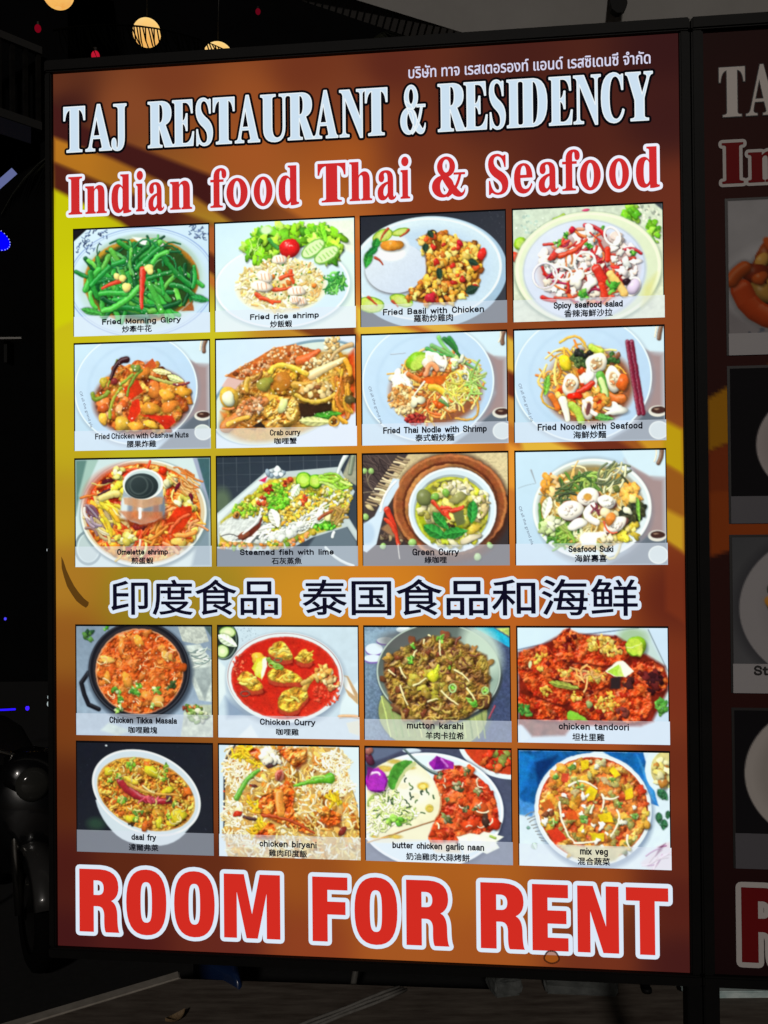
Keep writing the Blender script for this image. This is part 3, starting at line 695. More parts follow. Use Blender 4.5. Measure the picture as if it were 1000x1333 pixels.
def pic_cashew(c):
    cloth(c, 455, 350, 425, 385)
    RG = [(160, 390), (240, 300), (330, 200), (470, 180), (570, 150), (660, 240), (800, 310), (830, 430), (760, 560), (700, 640), (300, 640), (200, 540)]
    c.ell(500, 440, 330, 240, (110, 44, 20), soft=40)
    c.blobs(RG, 60, (24, 46), [(140, 50, 24), (190, 84, 30), (90, 34, 20), (214, 130, 44)], spec=.2)
    c.blobs(RG, 90, (20, 42), [(214, 140, 50), (196, 100, 40), (232, 178, 70), (170, 70, 30), (222, 120, 60)], rough=.25, spec=.35)
    c.relief(RG, [(80, 28, 16), (160, 66, 28), (206, 116, 44), (228, 168, 70), (240, 200, 120)], 36, 1.1, .5, a=.4, soft=16)
    c.blobs((300, 460, 90, 100), 14, (24, 44), [(226, 120, 60), (240, 170, 110), (206, 90, 40)], spec=.45)
    c.poly([(365, 345), (470, 290), (510, 370), (420, 430)], (198, 52, 28), tex=.15, cell=50); c.poly([(400, 560), (430, 440), (480, 420), (490, 510), (440, 585)], (206, 48, 28), tex=.15, cell=50)
    c.poly([(480, 530), (620, 540), (700, 540), (730, 590), (660, 640), (600, 570)], (206, 46, 30), tex=.15, cell=50); c.poly([(510, 200), (575, 145), (605, 200), (540, 235)], (190, 80, 40))
    for x, y, a, b, rt in ((690, 480, 70, 34, -10), (560, 490, 66, 40, 10), (590, 370, 40, 60, 0), (780, 380, 46, 38, 0), (360, 590, 54, 50, 40), (460, 610, 60, 30, 0), (560, 600, 50, 26, 20), (500, 240, 50, 44, 0), (230, 555, 28, 44, -20), (670, 400, 50, 40, 30)):
        c.blob(x, y, a, b, c.pick([(232, 176, 66), (222, 150, 54), (214, 120, 50)]), rot=rt, spec=.4)
    for p, q, w_ in (((330, 150), (270, 330), 12), ((500, 225), (400, 400), 18), ((360, 340), (280, 550), 20), ((560, 275), (730, 325), 22), ((350, 320), (440, 255), 20)): c.tube([p, q], w_, c.pick([(150, 160, 50), (120, 150, 50), (180, 180, 90)]))
    c.tube([(395, 150), (330, 180), (290, 280)], 46, (44, 18, 22), w1=20, spec=.3); c.specks((335, 190, 30, 50), 10, (2, 5), [(230, 210, 200)])
    c.tube([(160, 380), (190, 420), (270, 370)], 30, (110, 130, 40)); c.blob(235, 300, 34, 28, (190, 170, 60)); c.blob(310, 300, 26, 22, (120, 40, 40)); c.blob(460, 210, 26, 34, (110, 130, 60))
    c.leaf(640, 240, 130, 40, 12, (222, 214, 150)); c.leaf(730, 290, 120, 46, 20, (206, 216, 150)); c.tube([(720, 330), (820, 320)], 16, (110, 40, 50)); c.specks(RG, 40, (3, 7), [(250, 230, 200), (255, 245, 230)])

def pic_crab(c):
    c.grad((196, 220, 246), (206, 218, 244), 30)
    c.ell(520, 400, 560, 300, (120, 150, 170), rot=-22, soft=8); c.ell(525, 408, 548, 290, (196, 214, 216), rot=-22); c.ell(540, 430, 500, 250, (206, 150, 70), rot=-22, soft=30)
    c.poly([(860, 220), (960, 120), (965, 540), (830, 600)], (206, 72, 30), soft=30); c.poly([(60, 520), (300, 620), (120, 640)], (222, 120, 60), soft=20)
    c.poly([(70, 350), (110, 290), (230, 300), (220, 400)], (206, 170, 170), soft=10)
    P = [(90, 280), (280, 180), (420, 100), (560, 80), (720, 130), (600, 230), (420, 300), (200, 310)]
    c.poly(P, (196, 104, 48), soft=6, tex=.3, cell=40); c.blobs(P, 130, (7, 14), [(232, 178, 130), (240, 200, 160), (222, 150, 96)], spec=.2, sh=.15); c.blobs(P, 24, (8, 18), [(120, 60, 30), (160, 70, 34)], spec=0)
    c.tube([(600, 190), (720, 130)], 70, (214, 96, 50), w1=30)
    RG = [(180, 330), (420, 220), (640, 230), (900, 170), (940, 460), (860, 580), (560, 620), (100, 630), (130, 480)]
    c.relief(RG, [(70, 36, 16), (150, 86, 30), (196, 128, 44), (222, 168, 66), (240, 206, 120)], 80, 1.2, .45, soft=20)
    c.blobs(RG, 44, (26, 60), [(196, 130, 40), (222, 160, 60), (160, 90, 30), (110, 60, 24), (206, 146, 80)], rough=.3, lobes=5, spec=.25)
    c.relief(RG, [(90, 46, 18), (170, 100, 36), (210, 146, 54), (236, 196, 100)], 40, 1.1, .5, a=.5, soft=20)
    c.tubes(RG, 18, (60, 160), (16, 34), [(214, 160, 60), (232, 190, 90), (170, 100, 34), (120, 66, 26)], spec=.3)
    for rg, pal in (((815, 90, 50, 60), [(240, 226, 190), (222, 180, 110)]), ((740, 200, 130, 40, -14), [(226, 206, 160), (200, 160, 100)])): c.blobs(rg, 46, (9, 18), pal, spec=.3)
    c.tube([(680, 290), (780, 240), (890, 190)], 70, (236, 206, 150), w1=30, spec=.4); c.tube([(940, 95), (800, 190)], 34, (196, 160, 110), w1=20); c.tube([(900, 200), (930, 290)], 34, (226, 160, 50))
    c.blob(480, 320, 96, 98, (216, 170, 50), rough=.1, spec=.2); c.relief((480, 322, 90, 92), [(140, 80, 30), (196, 130, 44), (222, 170, 60), (238, 206, 100)], 60, 1.1, .4); c.blob(478, 330, 66, 66, (186, 116, 42), rough=.12, shade=.3, spec=.25, sh=.2); c.tube([(400, 260), (480, 215), (640, 280)], 34, (232, 196, 70)); c.tube([(560, 350), (700, 330)], 50, (206, 150, 60), w1=20)
    c.blob(360, 340, 40, 60, (146, 140, 60), spec=.1); c.blob(120, 430, 66, 76, (214, 170, 66), rough=.1); c.blob(115, 435, 42, 52, (214, 222, 196), rough=.1, spec=.4); c.tube([(80, 500), (150, 500)], 16, (230, 130, 70))
    c.blob(470, 520, 112, 100, (222, 164, 66), rough=.2, lobes=5); c.relief((470, 520, 104, 92), [(150, 84, 30), (206, 140, 50), (230, 180, 80), (244, 214, 140)], 44, 1.2, .5); c.tubes((470, 530, 90, 80), 7, (40, 110), (12, 24), [(240, 200, 110), (214, 140, 50), (190, 100, 40)], spec=.35); c.blob(480, 490, 26, 60, (216, 222, 150), rot=20, spec=.4)
    c.tube([(100, 620), (220, 540), (360, 460)], 90, (196, 116, 60), w1=60); c.blobs((260, 500, 90, 60, -30), 50, (10, 20), [(240, 214, 190), (226, 170, 120), (206, 120, 70)], spec=.35); c.tube([(110, 610), (250, 560)], 30, (232, 170, 70))
    c.poly([(585, 470), (700, 490), (820, 470), (800, 560), (600, 590)], (48, 32, 22), soft=12); c.blob(710, 410, 150, 66, (130, 84, 34), rot=0, rough=.12); c.blobs((720, 390, 110, 46), 30, (14, 30), [(206, 160, 90), (120, 70, 40), (232, 200, 140)]); c.tube([(570, 420), (700, 470), (830, 420)], 26, (222, 180, 70))
    c.tubes((870, 430, 60, 130), 20, (80, 160), (16, 30), [(222, 160, 50), (190, 110, 40)], ang=(60, 120)); c.blob(930, 460, 26, 40, (80, 70, 40))
    c.leaf(770, 565, 200, 60, -8, (60, 130, 40)); c.leaf(700, 600, 220, 60, 4, (196, 196, 130)); c.ringp(820, 605, 30, 28, (206, 150, 60), 16); c.poly([(270, 630), (330, 590), (370, 640)], (40, 30, 26), soft=6)
    c.specks(RG, 70, (3, 8), [(255, 240, 200)])

def noodle_nest(c, rg, n, pal, w=(9, 16)):
    c.tubes(rg, n, (70, 190), w, pal, bend=.5, spec=.3, sh=.4)

def pic_pad_thai(c):
    cloth(c, 450, 340, 420, 380)
    c.tube([(215, 158), (260, 156), (310, 152)], 5, (150, 160, 180), sh=0); c.ell(500, 400, 290, 215, (130, 60, 24), soft=40, a=.85)
    noodle_nest(c, (520, 380, 260, 195), 170, [(232, 170, 70), (222, 130, 54), (240, 196, 100), (206, 100, 44), (244, 214, 130)])
    c.blobs((560, 380, 200, 150), 14, (14, 26), [(206, 80, 30), (222, 110, 50)], spec=.4)
    for p, q in (((525, 60), (640, 190)), ((560, 70), (690, 230)), ((590, 65), (640, 160)), ((480, 110), (770, 275)), ((450, 130), (600, 180))): c.tube([p, q], 28, c.pick([(44, 110, 50), (60, 140, 60), (110, 170, 90)]), w1=12)
    c.blob(385, 205, 76, 56, (126, 180, 40), rot=-38, rough=.06); c.ell(395, 215, 62, 36, (190, 222, 90), rot=-38, soft=8)
    c.blobs((280, 330, 60, 55), 16, (18, 34), [(240, 236, 226), (226, 220, 206)], rough=.4); c.blobs((490, 215, 60, 60), 14, (20, 38), [(240, 236, 232), (232, 214, 200)], rough=.3)
    c.tube([(440, 290), (470, 230), (510, 260)], 34, (232, 150, 100)); c.blobs((655, 260, 50, 70), 14, (14, 30), [(232, 238, 226), (206, 226, 150)], rough=.4)
    c.poly([(405, 320), (470, 305), (600, 310), (590, 350), (500, 365), (420, 345)], (214, 96, 36), tex=.2, cell=40); c.tube([(330, 290), (400, 330)], 34, (206, 110, 50))
    c.tube([(470, 375), (555, 415)], 40, (232, 186, 60)); c.tubes((660, 390, 90, 70), 40, (50, 120), (8, 14), [(232, 206, 80), (214, 214, 100), (240, 226, 150)], bend=.6)
    c.blobs((290, 440, 90, 78), 170, (8, 18), [(214, 150, 80), (232, 180, 110), (190, 120, 56), (240, 206, 150)], rough=.3); c.blobs((300, 520, 60, 30), 40, (8, 14), [(226, 190, 130), (240, 214, 160)])
    c.blobs((370, 575, 62, 34), 90, (7, 14), [(150, 40, 40), (120, 28, 34), (176, 60, 50)], sh=.5)
    for p in ([(430, 340), (390, 390), (360, 430)], [(540, 440), (570, 470), (575, 510)], [(740, 370), (720, 420), (695, 455)], [(560, 180), (570, 220), (560, 260)], [(690, 250), (710, 300), (700, 340)]): c.tube(p, 14, (244, 240, 226), w1=8)
    c.tubes((740, 350, 40, 90), 20, (60, 120), (8, 14), [(150, 190, 90), (190, 214, 120)], bend=.4); c.tube([(530, 460), (580, 495)], 18, (90, 130, 70)); c.blob(380, 460, 34, 40, (222, 222, 196), rough=.4)

def pic_noodle_seafood(c):
    cloth(c, 460, 335, 420, 385)
    c.ell(500, 390, 270, 235, (130, 60, 24), soft=40, a=.85); c.ell(330, 330, 120, 150, (196, 206, 220), soft=60, a=.4)
    noodle_nest(c, (460, 340, 210, 200), 130, [(232, 170, 60), (222, 120, 44), (240, 200, 110), (214, 150, 60)])
    c.blobs((480, 420, 200, 140), 40, (20, 40), [(206, 70, 30), (226, 130, 50), (190, 50, 30), (240, 180, 90)], spec=.4)
    c.blob(360, 242, 52, 36, (232, 206, 50), rough=.1); c.blob(450, 225, 40, 56, (70, 90, 50), rough=.4, lobes=6); c.blobs((450, 220, 40, 56), 40, (8, 14), [(60, 84, 44), (90, 110, 60), (40, 60, 36)]); c.blobs((460, 185, 60, 20), 8, (14, 24), [(34, 34, 34)])
    c.tube([(520, 150), (575, 180)], 40, (196, 206, 70)); c.blobs((645, 220, 40, 40), 16, (12, 24), [(60, 100, 50), (120, 70, 50)]); c.leaf(245, 375, 130, 40, 100, (110, 170, 60))
    for x, y, rx, ry, rt in ((548, 250, 66, 62, 0), (650, 350, 48, 84, -10), (388, 378, 50, 66, 10), (495, 520, 40, 68, 10)):
        c.blob(x, y, rx, ry, (244, 240, 232), rot=rt, rough=.08); c.ell(x, y, rx * .55, ry * .55, (206, 160, 110), rot=rt, soft=12); c.blobs((x, y, rx * .5, ry * .5), 10, (8, 16), [(240, 226, 200), (206, 130, 80), (232, 190, 140)])
    c.poly([(440, 330), (470, 305), (555, 310), (545, 400), (500, 370), (450, 365)], (236, 240, 240)); c.blob(500, 330, 56, 26, (240, 244, 244), rough=.3)
    c.tube([(440, 420), (520, 370)], 36, (206, 50, 30), spec=.4); c.blob(415, 445, 44, 24, (222, 40, 24), rot=0, spec=.4); c.blob(705, 370, 46, 40, (222, 96, 40), spec=.45); c.tube([(620, 450), (700, 470)], 50, (222, 110, 50))
    c.tube([(570, 325), (600, 460)], 54, (90, 160, 60), w1=44); c.tube([(572, 350), (600, 450)], 34, (206, 226, 150), sh=0)
    c.tube([(340, 470), (370, 590)], 52, (232, 236, 220), w1=30); c.tube([(395, 500), (450, 600)], 46, (170, 196, 70)); c.leaf(590, 580, 120, 44, 10, (90, 150, 70)); c.blob(655, 530, 70, 36, (232, 236, 236), rot=-16, rough=.4, lobes=6)
    c.tube([(270, 440), (310, 520)], 34, (222, 110, 40)); c.blobs((570, 490, 50, 40), 10, (16, 28), [(232, 170, 70), (240, 140, 60)]); c.tube([(470, 480), (540, 560)], 26, (240, 226, 226)); c.ell(495, 525, 14, 40, (110, 60, 60), rot=10)
    for dx, cl in ((0, (120, 30, 50)), (26, (110, 26, 46))): c.tube([(735 + dx, 125), (800 + dx, 560)], 26, cl, curve=False, spec=.45)

def pic_omelette_soup(c):
    c.grad((186, 210, 222), (196, 216, 226), 20)
    c.poly([(40, 35), (190, 35), (60, 320), (40, 420)], (90, 126, 120), soft=20); c.poly([(120, 35), (200, 35), (70, 320), (60, 280)], (150, 184, 180), soft=16)
    c.poly([(870, 35), (967, 35), (967, 380), (920, 260)], (60, 92, 98), soft=14); c.poly([(850, 35), (880, 35), (960, 330), (967, 420)], (150, 160, 190), soft=8)
    c.ell(130, 640, 90, 110, (120, 140, 150), ring=16); c.ell(130, 640, 70, 95, (170, 190, 200)); c.poly([(860, 640), (960, 400), (967, 770), (830, 770)], (120, 140, 156), soft=30)
    c.ell(515, 415, 445, 375, (110, 130, 140), soft=20); c.ell(508, 405, 434, 366, (216, 226, 230)); c.ell(508, 402, 420, 352, (206, 190, 160)); c.ell(505, 405, 398, 338, (206, 84, 28), col2=(226, 140, 50)); c.ell(420, 320, 320, 250, (186, 50, 28), soft=60, a=.7)
    RG = [(120, 300), (250, 150), (420, 100), (640, 90), (820, 200), (890, 400), (880, 560), (700, 680), (300, 680), (150, 560)]
    c.relief((505, 405, 392, 332), [(150, 34, 20), (196, 56, 28), (214, 96, 36), (230, 150, 60), (240, 200, 110)], 60, 1.1, .5, a=.8)
    c.blobs(RG, 60, (16, 44), [(222, 130, 40), (214, 70, 30), (236, 180, 60), (196, 44, 28), (240, 206, 100)], rough=.4, spec=.3)
    c.tubes(RG, 80, (60, 170), (9, 24), [(236, 170, 60), (222, 110, 40), (240, 214, 120), (206, 60, 30), (240, 150, 90)], bend=.3, spec=.3)
    c.tubes((210, 470, 90, 120), 22, (80, 160), (14, 26), [(232, 206, 120), (236, 226, 190), (196, 170, 120), (150, 110, 110)], ang=(30, 80)); c.tubes((160, 420, 40, 60), 8, (70, 120), (14, 22), [(206, 200, 206), (150, 130, 150), (110, 70, 90)], ang=(40, 60))
    c.tubes((300, 420, 90, 90), 16, (90, 170), (18, 30), [(240, 206, 60), (236, 180, 50), (244, 226, 150)], ang=(30, 70)); c.blobs((350, 250, 50, 50), 10, (20, 34), [(226, 200, 60), (240, 226, 110)]); c.tube([(220, 300), (330, 270)], 50, (226, 206, 120)); c.tube([(200, 275), (280, 240)], 14, (60, 30, 40))
    for x, y in ((690, 185), (780, 330), (830, 360), (360, 580), (420, 590), (340, 130)): c.blobs((x, y, 40, 36), 10, (16, 30), [(232, 222, 130), (240, 236, 190), (206, 190, 80)])
    c.tubes((800, 200, 70, 80), 22, (60, 140), (8, 14), [(214, 120, 50), (236, 180, 110)], ang=(20, 60)); c.blob(745, 230, 34, 14, (90, 20, 34), rot=-60); c.blob(838, 300, 30, 12, (90, 20, 34), rot=80); c.blob(265, 185, 50, 14, (70, 20, 30), rot=-16); c.blob(645, 120, 34, 26, (196, 44, 24))
    c.poly([(700, 560), (660, 470), (740, 370), (840, 360), (840, 430), (780, 520)], (206, 52, 26), soft=6, tex=.25, cell=60); c.tube([(690, 540), (820, 420)], 24, (222, 90, 50))
    c.tubes((600, 510, 60, 60), 12, (90, 170), (14, 24), [(226, 130, 50), (214, 90, 40)], ang=(110, 150)); c.tube([(740, 560), (860, 540)], 34, (236, 150, 70)); c.blobs((480, 500, 50, 20), 6, (14, 24), [(70, 24, 30), (120, 30, 34)]); c.tube([(486, 590), (484, 630)], 16, (244, 214, 190))
    c.ell(510, 430, 160, 70, (110, 40, 20), soft=30, a=.8)
    # chimney of the hot pot
    c.poly([(372, 200), (645, 200), (645, 300), (665, 380), (640, 440), (520, 492), (400, 460), (345, 370), (372, 280)], (150, 165, 180), sm=2)
    for x0, x1, cl, a in ((350, 400, (206, 222, 236), .9), (400, 440, (120, 130, 150), .8), (430, 470, (206, 130, 80), .7), (475, 500, (240, 244, 250), .9), (505, 570, (110, 110, 120), .7), (570, 620, (150, 90, 70), .7), (620, 660, (90, 96, 110), .7)):
        c.poly([(x0 + 10, 300), (x1 + 4, 300), (x1, 450), (x0, 440)], cl, a=a, soft=22)
    c.poly([(372, 300), (645, 300), (640, 345), (510, 375), (380, 345)], (206, 150, 110), soft=12, a=.8); c.poly([(345, 390), (640, 400), (640, 440), (520, 490), (400, 455)], (206, 110, 60), soft=16, a=.7); c.tube([(488, 380), (486, 440)], 20, (250, 250, 255), sh=0, spec=0)
    c.ell(508, 208, 138, 106, (186, 206, 216)); c.ell(508, 208, 132, 100, (232, 240, 244), ring=10); c.ell(498, 222, 116, 88, (52, 62, 64), col2=(30, 38, 40)); c.ell(480, 215, 60, 60, (120, 134, 130), ring=6, a=.5, soft=12); c.ell(490, 225, 86, 70, (110, 124, 120), ring=4, a=.4, soft=8)

def pic_fish_lime(c):
    c.grad((40, 48, 58), (54, 62, 72), 70)
    for x in range(80, 950, 90): c.tube([(x, 30), (x + 4, 260)], 4, (72, 80, 88), sh=0, spec=0, curve=False)
    for y in (70, 150, 230): c.tube([(38, y), (960, y - 10)], 3, (66, 74, 82), sh=0, spec=0, curve=False)
    c.ell(70, 330, 60, 90, (84, 100, 80), soft=50)
    c.poly([(700, 560), (900, 420), (970, 520), (970, 757), (560, 757)], (96, 110, 122), soft=16); c.tube([(890, 430), (980, 580)], 40, (170, 186, 196)); c.tube([(760, 640), (940, 757)], 20, (190, 204, 214)); c.tube([(820, 540), (810, 570)], 20, (214, 226, 236))
    c.poly([(30, 410), (380, 120), (440, 100), (500, 130), (860, 105), (880, 150), (960, 270), (890, 420), (915, 500), (680, 570), (540, 640), (300, 660), (40, 640)], (176, 192, 202)); c.poly([(38, 420), (400, 118), (420, 150), (200, 310), (40, 470)], (206, 220, 232), soft=6)
    c.poly([(60, 460), (390, 180), (840, 150), (930, 270), (860, 440), (870, 500), (520, 600), (50, 620)], (196, 180, 60), soft=12); c.blobs((430, 140, 60, 24), 10, (14, 26), [(206, 220, 236), (140, 160, 180)]); c.poly([(320, 190), (380, 160), (360, 200)], (206, 40, 80), soft=6)
    FB = [(45, 540), (50, 480), (150, 420), (260, 350), (400, 270), (560, 200), (760, 190), (900, 215), (930, 270), (840, 370), (720, 470), (560, 560), (400, 605), (280, 610), (200, 595), (110, 600)]
    c.poly([(x + 6, y + 16) for x, y in FB], (110, 90, 40), soft=24, a=.7, sm=2)
    c.relief(FB, [(140, 150, 150), (186, 196, 200), (206, 214, 218), (222, 230, 232), (240, 244, 244)], 46, .8, .3, soft=10)
    c.poly([(45, 545), (50, 480), (150, 425), (250, 370), (330, 420), (310, 480), (210, 560), (110, 600)], (190, 200, 208), soft=12, a=.8, sm=2, col2=(206, 214, 222)); c.tube([(60, 560), (120, 545), (170, 560)], 8, (110, 110, 110), sh=0, spec=0)
    c.poly([(880, 160), (940, 20), (975, 20), (970, 230), (920, 200)], (150, 150, 130), soft=8, tex=.2); c.tube([(905, 30), (840, 180)], 34, (196, 210, 216), w1=16); c.tube([(950, 40), (930, 150)], 26, (120, 130, 110))
    RG = [(150, 380), (300, 250), (430, 190), (600, 190), (900, 180), (950, 290), (860, 480), (700, 530), (640, 420), (480, 500), (400, 560), (330, 420), (200, 430)]
    c.blobs(RG, 240, (11, 24), [(206, 196, 60), (226, 216, 90), (190, 170, 50), (236, 196, 70), (150, 190, 50)], rough=.4, spec=.2)
    c.blobs(RG, 200, (8, 17), [(236, 220, 120), (222, 180, 60), (196, 214, 70), (240, 232, 170)], rough=.3); c.blobs((560, 380, 200, 110), 150, (8, 16), [(236, 200, 70), (222, 160, 50), (240, 214, 110)], rough=.3)
    c.blobs((440, 320, 80, 66), 90, (9, 17), [(120, 206, 50), (90, 176, 40), (160, 222, 70)], rough=.3, spec=.3); c.blobs((440, 240, 70, 30), 40, (9, 16), [(120, 200, 50), (170, 214, 70)]); c.blobs((750, 490, 80, 36), 90, (8, 14), [(90, 176, 44), (120, 200, 60), (60, 140, 36)]); c.blobs((220, 380, 80, 40), 40, (9, 16), [(170, 206, 60), (120, 180, 50)])
    for x, y, n in ((515, 200, 14), (620, 325, 10), (385, 245, 12), (340, 325, 10)): c.blobs((x, y, 26, 30), n, (9, 16), [(196, 70, 40), (160, 44, 30), (222, 110, 60)])
    c.tubes((660, 450, 150, 46, -30), 26, (60, 130), (8, 16), [(214, 222, 226), (190, 200, 206), (232, 238, 240)], ang=(-50, 0)); c.tubes((420, 540, 110, 44), 14, (50, 110), (10, 18), [(206, 216, 220), (226, 232, 236)], ang=(-50, 10)); c.blobs([(300, 600), (420, 560), (560, 500), (700, 420), (760, 380), (740, 450), (560, 555), (400, 600)], 22, (14, 30), [(222, 230, 234), (206, 214, 220)], spec=.2, sh=.12, shade=.3)
    for x, y, r in ((622, 190, 50), (700, 200, 44)): c.blob(x, y, r + 4, r + 4, (80, 150, 30), rough=.03, spec=0); c.ell(x - 3, y - 2, r - 6, r - 6, (176, 220, 70), soft=6); c.ell(x - 3, y - 2, r * .5, r * .5, (206, 236, 110), soft=10)
    c.tubes((820, 205, 80, 30), 12, (90, 150), (14, 24), [(150, 200, 60), (190, 220, 110)], ang=(10, 30)); c.leaf(568, 256, 96, 56, -60, (206, 226, 200)); c.leaf(425, 440, 130, 74, 70, (226, 232, 226)); c.blob(785, 440, 28, 22, (240, 236, 170), rough=.06); c.blob(595, 345, 14, 14, (230, 236, 190))
    c.poly([(170, 560), (240, 520), (310, 480), (350, 410), (330, 500), (270, 560), (210, 590)], (96, 40, 30), soft=8); c.blob(220, 552, 44, 22, (130, 70, 50), rot=-20); c.blob(168, 418, 26, 24, (196, 130, 60)); c.blob(168, 418, 12, 12, (90, 50, 30)); c.tube([(330, 400), (300, 470), (210, 545)], 12, (226, 232, 236), sh=0)
    c.blobs([(50, 590), (200, 600), (300, 620), (560, 560), (700, 530), (680, 560), (520, 640), (60, 640)], 70, (9, 18), [(206, 120, 50), (214, 180, 60), (110, 150, 50), (226, 150, 90)]); c.tube([(720, 450), (810, 400)], 20, (150, 70, 40)); c.tubes((860, 420, 40, 60), 10, (50, 110), (12, 20), [(196, 160, 80), (150, 120, 60)])

def pic_green_curry(c):
    c.grad((70, 58, 56), (50, 44, 46), 40); c.tubes((120, 130, 120, 120), 40, (100, 260), (3, 6), [(90, 74, 70), (44, 36, 38)], ang=(35, 60), sh=0, spec=0)
    c.poly([(330, 28), (960, 28), (960, 300), (700, 80), (300, 200), (180, 380), (100, 320)], (196, 178, 138), tex=.12, cell=12); c.poly([(760, 28), (960, 28), (960, 260)], (206, 190, 150), tex=.16, cell=10)
    for k in range(18):
        t = k / 17; x, y = 300 - 210 * t, 50 + 290 * t; c.tube([(x - 36, y - 8), (x + 34, y + 14)], 13, c.pick([(206, 186, 150), (150, 126, 96), (226, 210, 180)]))
    c.poly([(150, 500), (230, 440), (330, 560), (250, 570)], (150, 110, 80), soft=14); c.blobs((300, 560, 160, 40), 30, (8, 20), [(150, 130, 100), (90, 70, 60)])
    c.ell(600, 370, 372, 345, (60, 34, 26), soft=40); c.ell(592, 352, 362, 322, (150, 84, 48), col2=(130, 66, 40), tex=.2, cell=60); c.ell(592, 352, 352, 312, (190, 116, 70), ring=12, soft=10); c.ell(595, 358, 305, 280, (84, 40, 26), soft=10); c.ell(596, 362, 292, 268, (196, 128, 76), col2=(160, 92, 54), tex=.2, cell=40)
    c.ell(618, 400, 286, 292, (70, 44, 34), soft=26, a=.8); c.ell(608, 385, 280, 268, (196, 214, 232), col2=(206, 226, 244)); c.ell(608, 385, 272, 260, (222, 236, 248), ring=10); c.ell(606, 390, 244, 230, (150, 166, 176)); c.ell(604, 398, 232, 222, (170, 176, 40), col2=(150, 150, 30)); c.ell(600, 230, 130, 44, (90, 86, 60), soft=24); c.ell(604, 398, 220, 212, (206, 210, 70), ring=14, soft=14)
    RG = (604, 400, 205, 195)
    c.blobs(RG, 70, (18, 40), [(196, 190, 80), (222, 214, 110), (170, 160, 60), (206, 196, 130)], rough=.35, spec=.25); c.blobs((640, 250, 90, 40), 34, (14, 28), [(214, 206, 176), (196, 186, 140), (232, 226, 206)], rough=.4); c.blobs((780, 350, 46, 90), 24, (14, 30), [(222, 216, 180), (206, 214, 60), (190, 170, 120)], rough=.4); c.blobs((470, 400, 70, 50), 20, (18, 34), [(196, 186, 130), (150, 140, 70), (222, 212, 170)], rough=.3)
    c.blobs((620, 560, 150, 40), 26, (14, 30), [(206, 200, 140), (190, 190, 60), (230, 226, 190)], rough=.4); c.blob(430, 305, 56, 48, (110, 116, 70), rough=.06, spec=.3); c.blob(500, 385, 50, 34, (170, 156, 100)); c.blob(645, 310, 60, 28, (150, 146, 90), rot=-30); c.blob(740, 510, 40, 32, (206, 180, 70)); c.blob(720, 570, 80, 20, (206, 196, 170), rot=-20); c.poly([(605, 400), (680, 385), (690, 470), (640, 490)], (96, 100, 60), soft=8)
    for x, y, r in ((500, 302, 26), (568, 276, 25)): c.blob(x, y, r, r, (120, 170, 70), rough=.03, spec=.45)
    for p, q in (((485, 335), (560, 420)), ((560, 390), (680, 360)), ((570, 400), (590, 440)), ((545, 370), (600, 375)), ((600, 395), (680, 370))): c.tube([p, q], 26, (206, 60, 36), w1=14, spec=.3)
    for x, y, L, W_, rt in ((500, 525, 170, 78, 30), (625, 530, 160, 70, -8), (535, 455, 150, 64, 50), (735, 400, 150, 66, 95)): c.leaf(x, y, L, W_, rt, (44, 120, 50))
    c.blobs((600, 480, 24, 16), 5, (8, 12), [(60, 40, 30)])
    c.poly([(230, 180), (272, 185), (270, 230), (170, 400), (120, 600), (60, 650), (38, 640), (38, 470), (110, 420)], (196, 216, 240), soft=6); c.ell(60, 530, 50, 70, (176, 200, 230), soft=20); c.tube([(250, 200), (150, 390)], 14, (226, 238, 250), sh=0, spec=0)
    c.tube([(190, 380), (240, 500), (260, 600)], 40, (196, 50, 34), w1=20, spec=.3); c.tube([(180, 440), (260, 600)], 24, (206, 60, 40)); c.tube([(260, 600), (270, 690)], 6, (210, 200, 190), sh=0)
    for x, y, r in ((90, 132, 20), (48, 130, 18), (52, 425, 22), (165, 612, 20), (840, 610, 20), (760, 680, 24), (350, 590, 26)): c.blob(x, y, r, r, (150, 190, 110), rough=.04, spec=.35)
    for p in ([(60, 140), (70, 210), (100, 250)], [(90, 150), (70, 200)], [(40, 270), (130, 270)]): c.tube(p, 8, (110, 96, 80))
    c.blob(80, 365, 34, 14, (196, 176, 130), rot=30)

